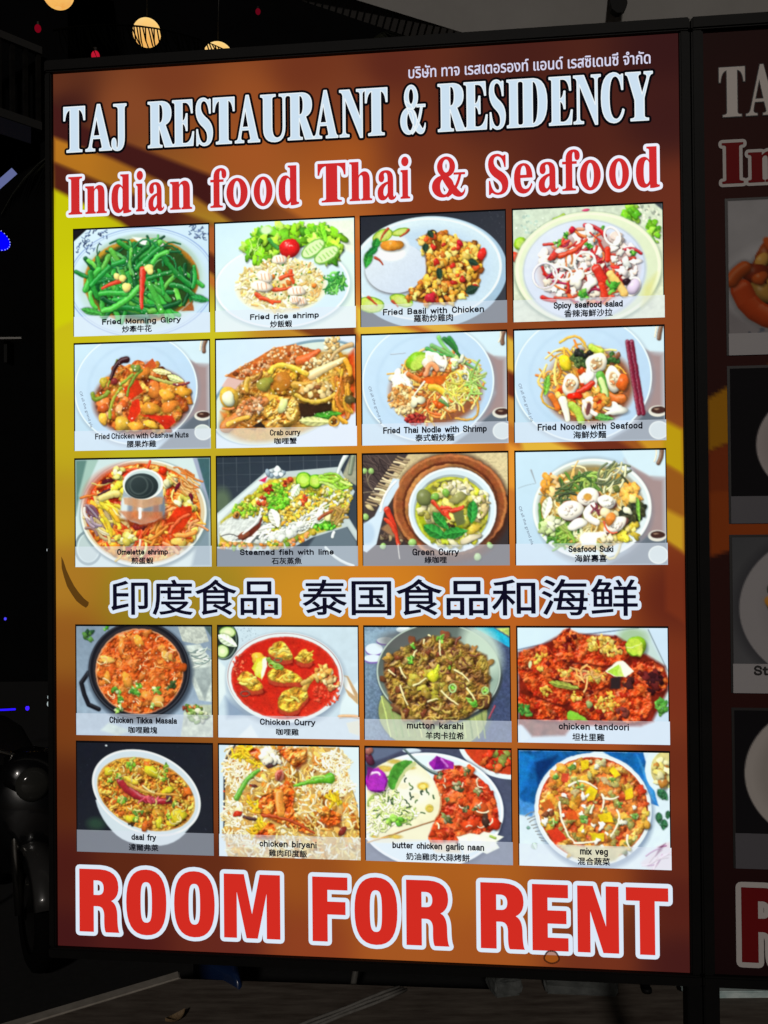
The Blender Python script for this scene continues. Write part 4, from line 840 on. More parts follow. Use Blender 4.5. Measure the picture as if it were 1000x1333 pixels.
def pic_suki(c):
    cloth(c, 525, 390, 1, 1)
    c.ell(530, 400, 356, 326, (110, 116, 130), soft=40, a=.7); c.ell(518, 380, 362, 304, (188, 204, 212), rot=-4, col2=(206, 222, 236)); c.ell(518, 380, 352, 294, (222, 232, 238), ring=12, rot=-4); c.ell(512, 372, 322, 256, (150, 150, 140), rot=-4, soft=14); c.ell(508, 382, 312, 250, (214, 150, 60), rot=-4, col2=(222, 176, 80)); c.ell(500, 180, 150, 60, (150, 130, 80), soft=40)
    RG = (505, 385, 295, 232)
    c.blobs(RG, 60, (18, 44), [(232, 190, 100), (222, 150, 60), (240, 214, 140), (206, 206, 110), (236, 226, 180)], rough=.4, spec=.25)
    c.tubes(RG, 60, (60, 150), (7, 14), [(240, 222, 170), (226, 180, 100), (206, 190, 130)], bend=.6); c.blobs((760, 300, 60, 60), 20, (18, 36), [(226, 130, 50), (236, 170, 80)], rough=.3); c.blobs((300, 230, 100, 60), 20, (16, 34), [(206, 110, 40), (232, 190, 130), (222, 150, 60)], rough=.4); c.blobs((720, 520, 90, 60), 30, (16, 32), [(222, 200, 70), (240, 222, 130), (206, 180, 60)], rough=.4)
    c.tubes((320, 510, 110, 70), 60, (60, 130), (9, 18), [(60, 110, 40), (120, 160, 60), (90, 140, 50), (170, 196, 90), (226, 232, 190)], bend=.5); c.blobs((255, 490, 46, 50), 14, (16, 30), [(226, 232, 206), (196, 214, 150)], rough=.5)
    c.leaf(245, 370, 140, 60, 105, (222, 230, 214)); c.tube([(200, 350), (205, 450)], 16, (80, 130, 50)); c.leaf(475, 200, 140, 50, 10, (50, 84, 40)); c.tubes((480, 235, 90, 40), 22, (70, 150), (10, 18), [(90, 130, 50), (150, 180, 80), (60, 90, 44)], bend=.5); c.tubes((355, 280, 40, 60), 14, (60, 120), (9, 16), [(70, 90, 50), (110, 120, 70), (50, 60, 40)]); c.tubes((660, 185, 80, 50), 20, (70, 140), (9, 15), [(150, 150, 90), (206, 206, 170), (90, 100, 70)], ang=(100, 170)); c.tube([(700, 180), (740, 225)], 12, (60, 60, 40)); c.blob(670, 262, 26, 18, (90, 100, 50))
    c.blobs((760, 400, 60, 60), 22, (20, 36), [(40, 44, 34), (60, 60, 40), (80, 84, 50)], rough=.5); c.blob(735, 395, 20, 30, (222, 226, 200)); c.blob(770, 325, 30, 22, (240, 220, 140)); c.leaf(800, 390, 160, 24, 85, (110, 160, 60))
    for x, y, rx, ry, rt in ((500, 310, 70, 54, 0), (390, 390, 74, 62, 0), (610, 340, 60, 36, 20), (660, 480, 80, 40, -30)):
        c.blob(x + 3, y + 6, rx, ry, (170, 100, 90), rot=rt, rough=.08, spec=0); c.blob(x, y, rx, ry, (244, 240, 238), rot=rt, rough=.1)
        c.blobs((x, y, rx * .55, ry * .55), 10, (8, 16), [(232, 226, 226), (222, 206, 206), (244, 244, 240)], sh=.3)
    c.ell(495, 310, 26, 22, (206, 150, 70), soft=8); c.tube([(530, 370), (490, 420), (550, 465)], 54, (240, 232, 232), w1=40); c.tubes((545, 385, 26, 30), 8, (20, 50), (8, 12), [(120, 50, 60), (160, 90, 90)]); c.blob(430, 475, 66, 30, (240, 240, 242), rot=-20, rough=.14); c.blob(600, 405, 34, 28, (240, 222, 180)); c.blob(630, 445, 30, 44, (222, 130, 60), rot=20); c.tube([(590, 460), (620, 520), (670, 525)], 9, (222, 90, 60))
    c.poly([(440, 560), (470, 525), (600, 520), (610, 545), (550, 560), (540, 600), (460, 600)], (236, 240, 240), soft=5); c.blobs((610, 560, 30, 20), 8, (12, 22), [(240, 226, 190)])

def pic_tikka(c):
    c.grad((120, 138, 160), (150, 172, 200), 80); c.grain(30, .08); c.herb(140, 80, 60, ((50, 90, 46), (80, 130, 60), (34, 64, 40))); c.herb(260, 40, 30)
    c.poly([(750, 30), (930, 30), (960, 130), (880, 150), (780, 130)], (176, 186, 186), tex=.2, cell=14); c.poly([(930, 30), (976, 30), (976, 100)], (70, 90, 90), soft=10)
    c.poly([(790, 160), (900, 150), (976, 260), (976, 540), (890, 530), (840, 400)], (190, 204, 208), soft=10, tex=.2, cell=26); c.tubes((890, 230, 70, 60), 16, (60, 130), (6, 10), [(120, 140, 140), (214, 226, 226)], ang=(-30, 20), sh=0)
    c.poly([(840, 320), (976, 300), (976, 400), (930, 530)], (150, 164, 170), soft=14, tex=.2); c.poly([(780, 640), (800, 560), (976, 560), (976, 774), (760, 774)], (176, 190, 176), soft=10, tex=.25, cell=30); c.blobs((840, 590, 60, 24), 30, (9, 18), [(120, 50, 34), (90, 130, 50), (196, 120, 60)]); c.blobs((880, 640, 60, 40), 30, (12, 22), [(170, 190, 120), (206, 214, 190), (120, 150, 80)])
    for p in ([(130, 350), (80, 420), (100, 500), (130, 570), (200, 600)],): c.tube(p, 30, (22, 22, 28), curve=False, spec=.1)
    c.ell(490, 350, 362, 346, (60, 70, 84), soft=30); c.ell(480, 330, 350, 336, (24, 24, 30)); c.ell(478, 325, 340, 326, (70, 74, 84), ring=5, soft=8); c.ell(480, 330, 318, 306, (44, 40, 44)); c.ell(482, 338, 302, 292, (196, 84, 34), col2=(206, 74, 30)); c.ell(482, 338, 298, 288, (226, 170, 130), ring=7, soft=6)
    RG = (484, 340, 280, 272)
    c.relief((484, 340, 294, 284), [(140, 40, 18), (188, 70, 28), (208, 90, 36), (218, 104, 44), (236, 150, 70)], 70, 1.1, .5)
    c.blobs(RG, 46, (22, 46), [(212, 100, 42), (222, 122, 54), (200, 84, 34), (230, 146, 66)], rough=.3, lobes=5, spec=.22, shade=.5, sh=.28)
    c.relief(RG, [(150, 44, 18), (196, 76, 30), (216, 104, 44), (230, 134, 62)], 34, 1.0, .45, a=.45)
    for x, y, a, b, rt in ((480, 130, 26, 52, -35), (265, 260, 44, 26, 10), (400, 400, 30, 62, -20), (260, 380, 22, 44, -10), (680, 235, 50, 32, 45), (500, 370, 18, 52, 30), (360, 170, 20, 60, 5), (540, 510, 50, 30, 20), (610, 545, 44, 40, 0)): c.blob(x, y, a, b, c.pick([(232, 150, 60), (226, 126, 56), (240, 176, 84)]), rot=rt, spec=.3, sh=.3, shade=.5)
    c.tubes(RG, 60, (20, 60), (4, 8), [(140, 40, 18), (236, 170, 110), (250, 214, 170)], sh=0, spec=.2, bend=.5)
    for x, y, r in ((325, 460, 44), (440, 480, 56), (480, 430, 36), (590, 460, 50), (350, 530, 36), (345, 600, 42), (575, 580, 30)): c.herb(x, y, r, ((110, 170, 60), (160, 200, 100), (70, 130, 46), (206, 226, 170)))
    c.herb(700, 430, 42, ((60, 80, 44), (90, 110, 60), (50, 70, 40))); c.specks(RG, 60, (3, 6), [(250, 226, 190), (140, 36, 20)])
    c.poly([(215, 740), (270, 690), (420, 740), (330, 774)], (176, 200, 200), soft=18, tex=.15)

def pic_chicken_curry(c):
    c.grad((190, 212, 232), (186, 206, 228), 60); c.grain(40, .03); c.specks((220, 80, 90, 50), 40, (2, 4), [(140, 160, 180)])
    c.ell(70, 120, 100, 130, (34, 44, 40)); c.ell(62, 112, 92, 128, (120, 140, 130), ring=6)
    for x, y, rx, ry in ((95, 62, 56, 38), (60, 190, 44, 44)): c.ell(x, y, rx, ry, (120, 160, 70)); c.ell(x, y, rx - 7, ry - 6, (206, 226, 170)); c.ell(x, y, rx * .4, ry * .4, (226, 238, 200), soft=10)
    c.leaf(95, 120, 150, 66, 30, (206, 226, 206)); c.poly([(32, 560), (80, 470), (80, 300), (32, 250)], (206, 222, 236), soft=14); c.poly([(80, 500), (250, 620), (90, 640)], (130, 150, 180), soft=40); c.poly([(160, 765), (250, 680), (300, 765)], (214, 228, 240), soft=16)
    c.poly([(860, 480), (965, 380), (965, 640), (840, 620)], (206, 224, 240), soft=12); c.poly([(850, 340), (900, 350), (965, 470), (965, 540), (900, 480), (862, 400)], (196, 160, 120), soft=6); c.poly([(858, 345), (890, 360), (940, 480), (880, 430)], (226, 232, 238), soft=8); c.tube([(840, 620), (965, 622)], 22, (206, 160, 120)); c.poly([(880, 660), (965, 640), (965, 740), (900, 720)], (206, 206, 190), soft=10)
    c.ell(485, 380, 396, 316, (120, 136, 160), soft=40, a=.8); c.ell(478, 362, 392, 302, (206, 220, 236)); c.ell(478, 358, 382, 290, (150, 120, 130), ring=5); c.ell(478, 362, 372, 286, (210, 222, 236), ring=12); c.ell(480, 366, 362, 276, (186, 34, 26), col2=(206, 48, 32)); c.ell(480, 366, 355, 270, (226, 110, 90), ring=4, soft=8, a=.6)
    c.specks((480, 370, 340, 250), 130, (2, 6), [(226, 90, 60), (160, 24, 20)]); c.blobs((180, 280, 50, 70), 26, (6, 12), [(226, 100, 70), (196, 50, 34)], sh=.2); c.blobs((750, 480, 90, 70), 50, (6, 14), [(226, 90, 60), (206, 60, 40)], sh=.2)
    def piece(P, top):
        n = len(P); cx_, cy_ = sum(p[0] for p in P) / n, sum(p[1] for p in P) / n
        q = [(x, y + 26) for x, y in P]; c.poly([(x + 6, y + 32) for x, y in P], (90, 14, 14), soft=16, a=.8); c.poly(q, (170, 60, 40), soft=6, sm=2); c.poly(P, (150, 90, 34), soft=5, sm=2); c.poly([(cx_ + (x - cx_) * .9, cy_ + (y - cy_) * .88 - 3) for x, y in P], top, soft=14, tex=.45, cell=40, sm=2); c.relief([(cx_ + (x - cx_) * .94, cy_ + (y - cy_) * .92 - 2) for x, y in P], [(176, 110, 40), (206, 156, 52), (220, 186, 70), (232, 210, 104)], 60, .7, .2, soft=12)
        c.blobs((cx_, cy_, 70, 40), 5, (8, 18), [(226, 190, 80), (206, 150, 50), (190, 120, 44), (236, 214, 110)], rough=.4, sh=.12, spec=.25, shade=.4)
        c.tubes((cx_, cy_, 50, 30), 3, (30, 70), (8, 18), [(240, 226, 110), (206, 170, 50), (226, 200, 80)], sh=.25, ang=(-40, 40))
    piece([(350, 190), (430, 115), (480, 125), (540, 220), (530, 250), (450, 250), (390, 215)], (206, 190, 80)); piece([(545, 235), (600, 165), (640, 180), (675, 250), (640, 270), (580, 265)], (222, 206, 60)); piece([(145, 380), (210, 315), (250, 330), (350, 430), (300, 455), (240, 460), (180, 390)], (214, 170, 56))
    piece([(360, 330), (410, 295), (520, 310), (600, 370), (610, 395), (500, 400), (410, 395), (370, 370)], (196, 180, 70)); piece([(425, 560), (440, 470), (520, 430), (600, 420), (650, 480), (600, 530), (560, 590), (480, 600)], (206, 180, 60))
    c.tube([(610, 440), (760, 310)], 40, (206, 160, 70), w1=24); c.blobs((730, 330, 60, 46), 22, (14, 26), [(232, 200, 110), (206, 150, 70), (240, 222, 170)], rough=.4); c.blobs((790, 395, 50, 40), 20, (12, 24), [(232, 196, 130), (206, 140, 80), (236, 214, 160)], rough=.4); c.tube([(600, 400), (640, 380)], 34, (196, 160, 80))
    c.blob(300, 240, 44, 46, (232, 170, 60)); c.poly([(262, 300), (290, 240), (350, 222), (362, 270), (330, 380), (280, 350)], (226, 216, 60)); c.poly([(330, 240), (358, 225), (362, 290), (325, 382), (318, 300)], (240, 240, 226), soft=6); c.ell(305, 305, 22, 50, (240, 232, 110), rot=16, soft=8)
    c.tube([(370, 240), (400, 270), (460, 300)], 30, (110, 150, 50)); c.ringp(395, 282, 22, 14, (150, 190, 90), 8); c.ringp(435, 248, 24, 14, (90, 110, 60), 8); c.ringp(430, 290, 28, 14, (130, 180, 70), 9); c.ringp(210, 475, 30, 16, (110, 60, 50), 10)

def pic_mutton(c):
    c.grad((120, 146, 170), (60, 70, 100), 25); c.grain(10, .22, 2); c.poly([(33, 60), (260, 25), (200, 130), (140, 240), (33, 240)], (150, 180, 206), soft=30, a=.6)
    for x, y, rx, ry in ((95, 165, 60, 40), (85, 225, 60, 28), (170, 110, 60, 26)): c.ell(x, y + 6, rx, ry, (120, 90, 170)); c.ell(x, y, rx - 3, ry - 4, (206, 222, 242))
    c.ell(290, 40, 50, 20, (214, 230, 246)); c.poly([(740, 25), (860, 25), (965, 90), (965, 150)], (40, 170, 206), soft=5); c.poly([(880, 30), (965, 25), (965, 80)], (190, 206, 110), soft=6, tex=.3, cell=20)
    c.ell(480, 560, 366, 260, (70, 84, 90), soft=16); c.ell(470, 560, 350, 250, (150, 160, 100), tex=.1)
    for k in range(16): c.tube([(140 + k * 42, 470 + (k % 2) * 4), (200 + k * 40, 720)], 10, c.pick([(206, 214, 130), (120, 140, 80), (176, 190, 110)]), sh=0, spec=0, curve=False)
    c.tube([(870, 520), (830, 600)], 10, (150, 60, 80)); c.ell(515, 320, 404, 322, (50, 56, 60), soft=14); c.ell(508, 310, 398, 312, (150, 166, 160), col2=(96, 106, 104)); c.ell(508, 308, 388, 302, (70, 74, 72), col2=(150, 176, 166)); c.ell(790, 160, 110, 170, (190, 214, 206), rot=-30, soft=60, a=.8); c.ell(250, 110, 120, 60, (90, 90, 90), soft=40, a=.7); c.ell(508, 310, 394, 308, (176, 196, 190), ring=6)
    RG = [(160, 230), (300, 150), (450, 80), (620, 90), (690, 150), (820, 200), (840, 350), (820, 480), (700, 590), (520, 640), (340, 600), (210, 520), (160, 380)]
    c.poly(RG, (84, 50, 30), soft=20)
    c.blobs(RG, 80, (30, 62), [(130, 84, 46), (150, 110, 60), (96, 54, 36), (110, 70, 50), (160, 124, 70)], rough=.35, lobes=6, spec=.2, shade=.8)
    c.relief(RG, [(44, 24, 16), (98, 60, 30), (138, 100, 40), (160, 130, 48), (188, 160, 76)], 40, 1.4, .4, a=.75, soft=26)
    c.blobs(RG, 60, (12, 28), [(170, 130, 66), (140, 90, 46), (110, 56, 36), (190, 150, 90), (150, 120, 50)], rough=.4, lobes=6, spec=.25, shade=.6)
    c.tubes(RG, 40, (30, 80), (8, 16), [(180, 150, 70), (130, 84, 44), (160, 130, 50), (100, 50, 36)], bend=.5, spec=.3); c.blobs((440, 400, 110, 90), 26, (16, 34), [(170, 150, 50), (190, 170, 70), (150, 120, 50)], rough=.4)
    for p in ([(262, 400), (310, 520)], [(530, 430), (635, 515)], [(690, 410), (750, 500)], [(615, 295), (705, 365)], [(265, 285), (300, 350)], [(350, 400), (430, 350)], [(190, 300), (230, 330)], [(530, 80), (525, 200)], [(440, 500), (500, 480)], [(350, 220), (370, 170)], [(420, 105), (415, 130)], [(450, 75), (460, 80)]): c.tube(p, 13, (236, 226, 170), w1=9)
    c.blob(475, 335, 40, 34, (206, 206, 50), rough=.08); c.leaf(500, 290, 70, 30, -60, (196, 200, 60))
    for x, y, r in ((350, 145, 26), (330, 235, 34), (530, 95, 34), (720, 505, 46), (600, 410, 24), (808, 425, 24), (580, 280, 16)): c.herb(x, y, r, ((110, 180, 60), (150, 210, 90), (80, 150, 50)))
    c.ringp(600, 412, 20, 26, (170, 206, 130), 10); c.ringp(808, 424, 20, 20, (160, 200, 120), 9)

def pic_tandoori(c):
    c.grad((200, 224, 246), (186, 208, 236), 40)
    c.tube([(45, 165), (450, 70), (780, 30)], 8, (110, 130, 160), sh=0, curve=False); c.tube([(840, 40), (955, 290)], 6, (96, 110, 130), sh=0, curve=False); c.poly([(680, 60), (830, 40), (955, 300), (955, 480), (800, 300)], (176, 200, 206), soft=30); c.ell(745, 90, 90, 60, (150, 180, 150), soft=40)
    c.poly([(45, 180), (200, 130), (330, 60), (650, 80), (940, 260), (955, 400), (860, 590), (780, 620), (45, 620)], (110, 30, 20), soft=20, tex=.4, cell=40); c.poly([(45, 590), (400, 590), (330, 680), (130, 690)], (110, 60, 50), soft=20, tex=.4, cell=40); c.poly([(60, 620), (110, 700), (60, 725)], (200, 220, 240), soft=10)
    def meat(P, n=60):
        c.poly([(x + 8, y + 18) for x, y in P], (50, 12, 12), soft=20, a=.6, sm=1); c.poly(P, (150, 36, 20), soft=8, sm=1)
        cx_, cy_ = sum(p[0] for p in P) / len(P), sum(p[1] for p in P) / len(P)
        Q = [(cx_ + (x - cx_) * 1.03, cy_ + (y - cy_) * 1.05 - 4) for x, y in P]
        c.relief(Q, [(70, 14, 14), (150, 34, 18), (192, 56, 24), (208, 78, 34), (222, 116, 56)], 60, 1.25, .45, soft=14, sm=1)
        c.relief(Q, [(110, 20, 14), (190, 54, 24), (214, 92, 42), (236, 150, 90)], 22, .9, .35, a=.45, soft=14)
        c.blobs(Q, n // 3, (8, 22), [(150, 34, 20), (214, 96, 44), (90, 22, 20)], rough=.4, spec=.2, sh=.15, shade=.4)
    meat([(45, 190), (140, 170), (200, 300), (120, 340), (45, 330)], 26); meat([(45, 440), (160, 470), (330, 520), (350, 600), (130, 590), (45, 540)], 40)
    meat([(690, 290), (760, 250), (850, 230), (940, 290), (955, 380), (900, 420), (840, 400), (700, 380)], 40); meat([(70, 330), (160, 300), (350, 400), (370, 470), (300, 500), (120, 430)], 40)
    meat([(340, 440), (560, 400), (660, 420), (700, 300), (840, 400), (850, 520), (780, 600), (520, 590), (400, 540)], 110); meat([(140, 160), (220, 140), (300, 240), (520, 260), (610, 310), (590, 380), (470, 410), (330, 350), (180, 310)], 90)
    meat([(260, 160), (320, 60), (360, 40), (450, 90), (640, 90), (720, 150), (720, 210), (600, 260), (450, 240), (300, 230)], 80)
    for rg, n in (((560, 130, 100, 44), 46), ((185, 230, 40, 60), 16), ((330, 300, 40, 30), 12), ((520, 320, 60, 40), 22), ((580, 480, 80, 60), 26), ((630, 180, 40, 20), 10), ((220, 420, 40, 30), 10), ((390, 450, 40, 30), 10)): c.blobs(rg, n, (8, 18), [(222, 190, 80), (236, 206, 110), (206, 160, 60)], rough=.4, spec=.25, sh=.2)
    c.tubes((440, 330, 130, 50), 14, (40, 100), (9, 14), [(236, 150, 80), (240, 180, 110)], bend=.5); c.blobs((860, 350, 60, 60), 20, (12, 26), [(50, 20, 24), (90, 30, 30)], rough=.5, spec=0); c.blobs((710, 360, 40, 24), 8, (12, 22), [(60, 30, 30)], spec=0); c.blobs((680, 540, 40, 24), 8, (12, 22), [(110, 50, 44)], spec=0); c.poly([(610, 330), (670, 320), (670, 400), (610, 400)], (40, 30, 32), soft=10)
    c.blob(765, 140, 62, 62, (130, 180, 40), rough=.04, spec=0); c.ell(758, 142, 50, 50, (190, 216, 70)); c.tube([(710, 150), (800, 120)], 5, (226, 236, 170), sh=0); c.ell(790, 165, 14, 34, (214, 226, 90), soft=8)
    c.poly([(578, 290), (650, 235), (690, 228), (752, 290), (700, 325), (630, 322)], (232, 240, 226)); c.poly([(590, 292), (660, 250), (690, 322), (635, 318)], (176, 214, 70), soft=5); c.poly([(670, 250), (690, 318), (650, 320)], (206, 230, 110), soft=6)
    c.poly([(340, 560), (360, 532), (410, 545), (470, 590), (345, 590)], (130, 190, 60), soft=4); c.leaf(330, 380, 190, 44, 12, (130, 140, 60)); c.blob(480, 492, 22, 20, (140, 160, 100)); c.ell(120, 255, 10, 22, (206, 220, 170))
    for x, y, r in ((905, 470, 60), (920, 520, 50), (90, 540, 50), (60, 520, 36)): c.herb(x, y, r, ((70, 140, 50), (100, 170, 70), (54, 110, 44)))

def pic_daal(c):
    c.grad((22, 24, 32), (30, 32, 40), 50); c.specks([(45, 35), (970, 35), (970, 640), (45, 640)], 70, (1, 3), [(60, 66, 80), (44, 48, 60)]); c.ell(245, 47, 8, 6, (214, 226, 240)); c.ell(170, 590, 60, 40, (40, 60, 50), soft=40)
    c.poly([(150, 360), (200, 540), (330, 690), (500, 730), (690, 720), (830, 600), (885, 440)], (196, 212, 232), soft=8, sm=2); c.ell(520, 366, 388, 278, (214, 228, 242), rot=22); c.ell(520, 366, 376, 266, (196, 212, 232), rot=22); c.ell(518, 376, 348, 238, (190, 110, 36), rot=20, col2=(196, 100, 34)); c.ell(518, 376, 342, 232, (214, 176, 90), rot=20, ring=8, soft=8)
    RG = (518, 378, 325, 218, 20)
    c.relief((518, 378, 340, 230, 20), [(120, 56, 24), (186, 96, 34), (204, 130, 46), (218, 164, 60), (228, 190, 90)], 30, 1.1, .4)
    c.blobs(RG, 60, (14, 34), [(196, 130, 44), (206, 100, 40), (214, 160, 60), (176, 84, 36), (190, 140, 50)], rough=.35, spec=.25)
    c.blobs(RG, 200, (6, 14), [(222, 170, 60), (206, 120, 44), (232, 196, 90), (180, 90, 40), (206, 176, 70)], rough=.2, spec=.3, sh=.35)
    c.specks(RG, 90, (2, 6), [(90, 40, 24), (60, 30, 24)])
    for x, y, rx, ry in ((560, 220, 56, 34), (740, 520, 50, 56), (260, 225, 30, 30), (610, 575, 40, 20), (690, 575, 30, 20), (670, 345, 36, 26), (410, 550, 40, 24)): c.blob(x, y, rx, ry, (214, 196, 50), rough=.2)
    c.tube([(350, 290), (480, 400), (680, 420)], 66, (150, 36, 44), w1=40, spec=.35); c.tube([(370, 265), (480, 350), (740, 380)], 34, (206, 150, 60), w1=12, spec=.3); c.tube([(380, 270), (450, 300)], 34, (222, 190, 60)); c.tube([(500, 320), (575, 362)], 14, (240, 222, 150)); c.tubes((560, 415, 110, 20), 10, (30, 60), (8, 12), [(214, 90, 100), (190, 60, 80)], sh=0); c.blobs((680, 410, 24, 16), 6, (10, 16), [(70, 40, 50)])
    for x, y, r in ((420, 165, 50), (345, 415, 44), (465, 495, 42), (660, 195, 40), (640, 255, 36), (445, 555, 36), (670, 520, 36), (720, 440, 34), (330, 255, 36), (270, 290, 30)): c.herb(x, y, r, ((150, 190, 60), (110, 170, 50), (200, 214, 110), (80, 120, 50)))
    c.tubes(RG, 26, (26, 60), (6, 11), [(240, 220, 150), (214, 206, 110)], bend=.5)
    c.blobs((420, 585, 26, 10), 6, (6, 10), [(50, 36, 26)]); c.ell(520, 366, 382, 272, (228, 238, 248), rot=22, ring=10)

def pic_biryani(c):
    c.grad((196, 218, 240), (206, 224, 240), 20); c.tube([(840, 30), (960, 420)], 6, (60, 70, 90), sh=0, curve=False)
    P = [(100, 30), (840, 30), (900, 200), (965, 450), (975, 780), (90, 780), (60, 560), (62, 150)]
    c.poly(P, (206, 160, 90), soft=6, tex=.2, cell=60); c.tube([(140, 28), (68, 140), (62, 620)], 12, (40, 44, 56), sh=0, curve=False)
    RP = [(238, 222, 180), (232, 206, 136), (226, 180, 90), (242, 234, 210), (216, 150, 66), (236, 196, 100)]
    c.blobs(P, 80, (24, 50), [(190, 110, 40), (214, 150, 60), (226, 180, 90), (170, 90, 34)], rough=.4, spec=.1)
    c.tubes(P, 900, (24, 58), (8, 12), RP, bend=.2, spec=.15, sh=.16, shade=.35)
    for rg in ((150, 210, 100, 120), (820, 130, 90, 80), (120, 480, 70, 90), (300, 640, 240, 60), (820, 290, 120, 60)): c.tubes(rg, 90, (24, 60), (8, 12), [(240, 236, 222), (232, 222, 190), (246, 242, 230), (236, 214, 160)], bend=.2, sh=.16, shade=.35)
    for x, y in ((170, 80), (220, 60), (280, 590), (320, 570), (300, 130), (270, 430), (800, 360)): c.tubes((x, y, 40, 34), 12, (40, 90), (12, 20), [(240, 200, 40), (232, 180, 40)], bend=.2)
    def ch(P_, col, n=20):
        c.poly([(x + 6, y + 14) for x, y in P_], (80, 24, 12), soft=16, a=.7); c.relief(P_, [(130, 40, 18), (190, 70, 28), (210, 96, 36), (226, 130, 54), (238, 170, 90)], 70, 1.0, .5); c.blobs(P_, n // 5, (8, 20), [(206, 84, 30), (226, 120, 44)], rough=.4, spec=.12, sh=.1, shade=.3)
    ch([(420, 40), (625, 38), (625, 110), (560, 180), (490, 120)], (214, 96, 44)); ch([(230, 50), (300, 40), (340, 90), (290, 120), (250, 90)], (216, 80, 36), 8); ch([(290, 380), (400, 310), (500, 270), (545, 340), (520, 430), (580, 520), (670, 610), (580, 590), (420, 530), (310, 470)], (206, 92, 34), 50); ch([(690, 450), (760, 430), (855, 470), (840, 540), (740, 550)], (206, 74, 30), 12)
    ch([(370, 520), (430, 590), (380, 640), (260, 630), (330, 580)], (214, 110, 40), 8); c.tube([(330, 490), (500, 520), (670, 600)], 26, (170, 60, 30), w1=14); c.tube([(440, 340), (450, 470)], 60, (226, 140, 60), sh=0, spec=.3); c.tubes((480, 600, 70, 26), 24, (40, 80), (8, 13), RP)
    c.tube([(300, 195), (220, 260), (150, 380)], 24, (90, 160, 50), w1=36, spec=.3); c.tube([(780, 235), (690, 250), (540, 290)], 70, (90, 170, 40), w1=14, spec=.3); c.tube([(640, 250), (740, 225)], 16, (170, 214, 90), sh=0)
    c.tube([(365, 160), (430, 128)], 34, (70, 40, 44), spec=.3); c.blob(440, 225, 28, 46, (214, 130, 110), rot=10); c.blob(440, 225, 16, 30, (150, 60, 50), rot=10, spec=.4); c.tube([(200, 505), (275, 520)], 20, (60, 36, 36)); c.blob(155, 485, 20, 30, (196, 50, 30)); c.blob(265, 295, 12, 24, (90, 44, 40)); c.blob(860, 580, 24, 34, (110, 40, 34)); c.blobs((380, 95, 60, 34), 14, (20, 34), [(232, 222, 200), (240, 236, 226)], rough=.4)
    c.specks(P, 50, (3, 7), [(200, 60, 30), (120, 60, 40)])

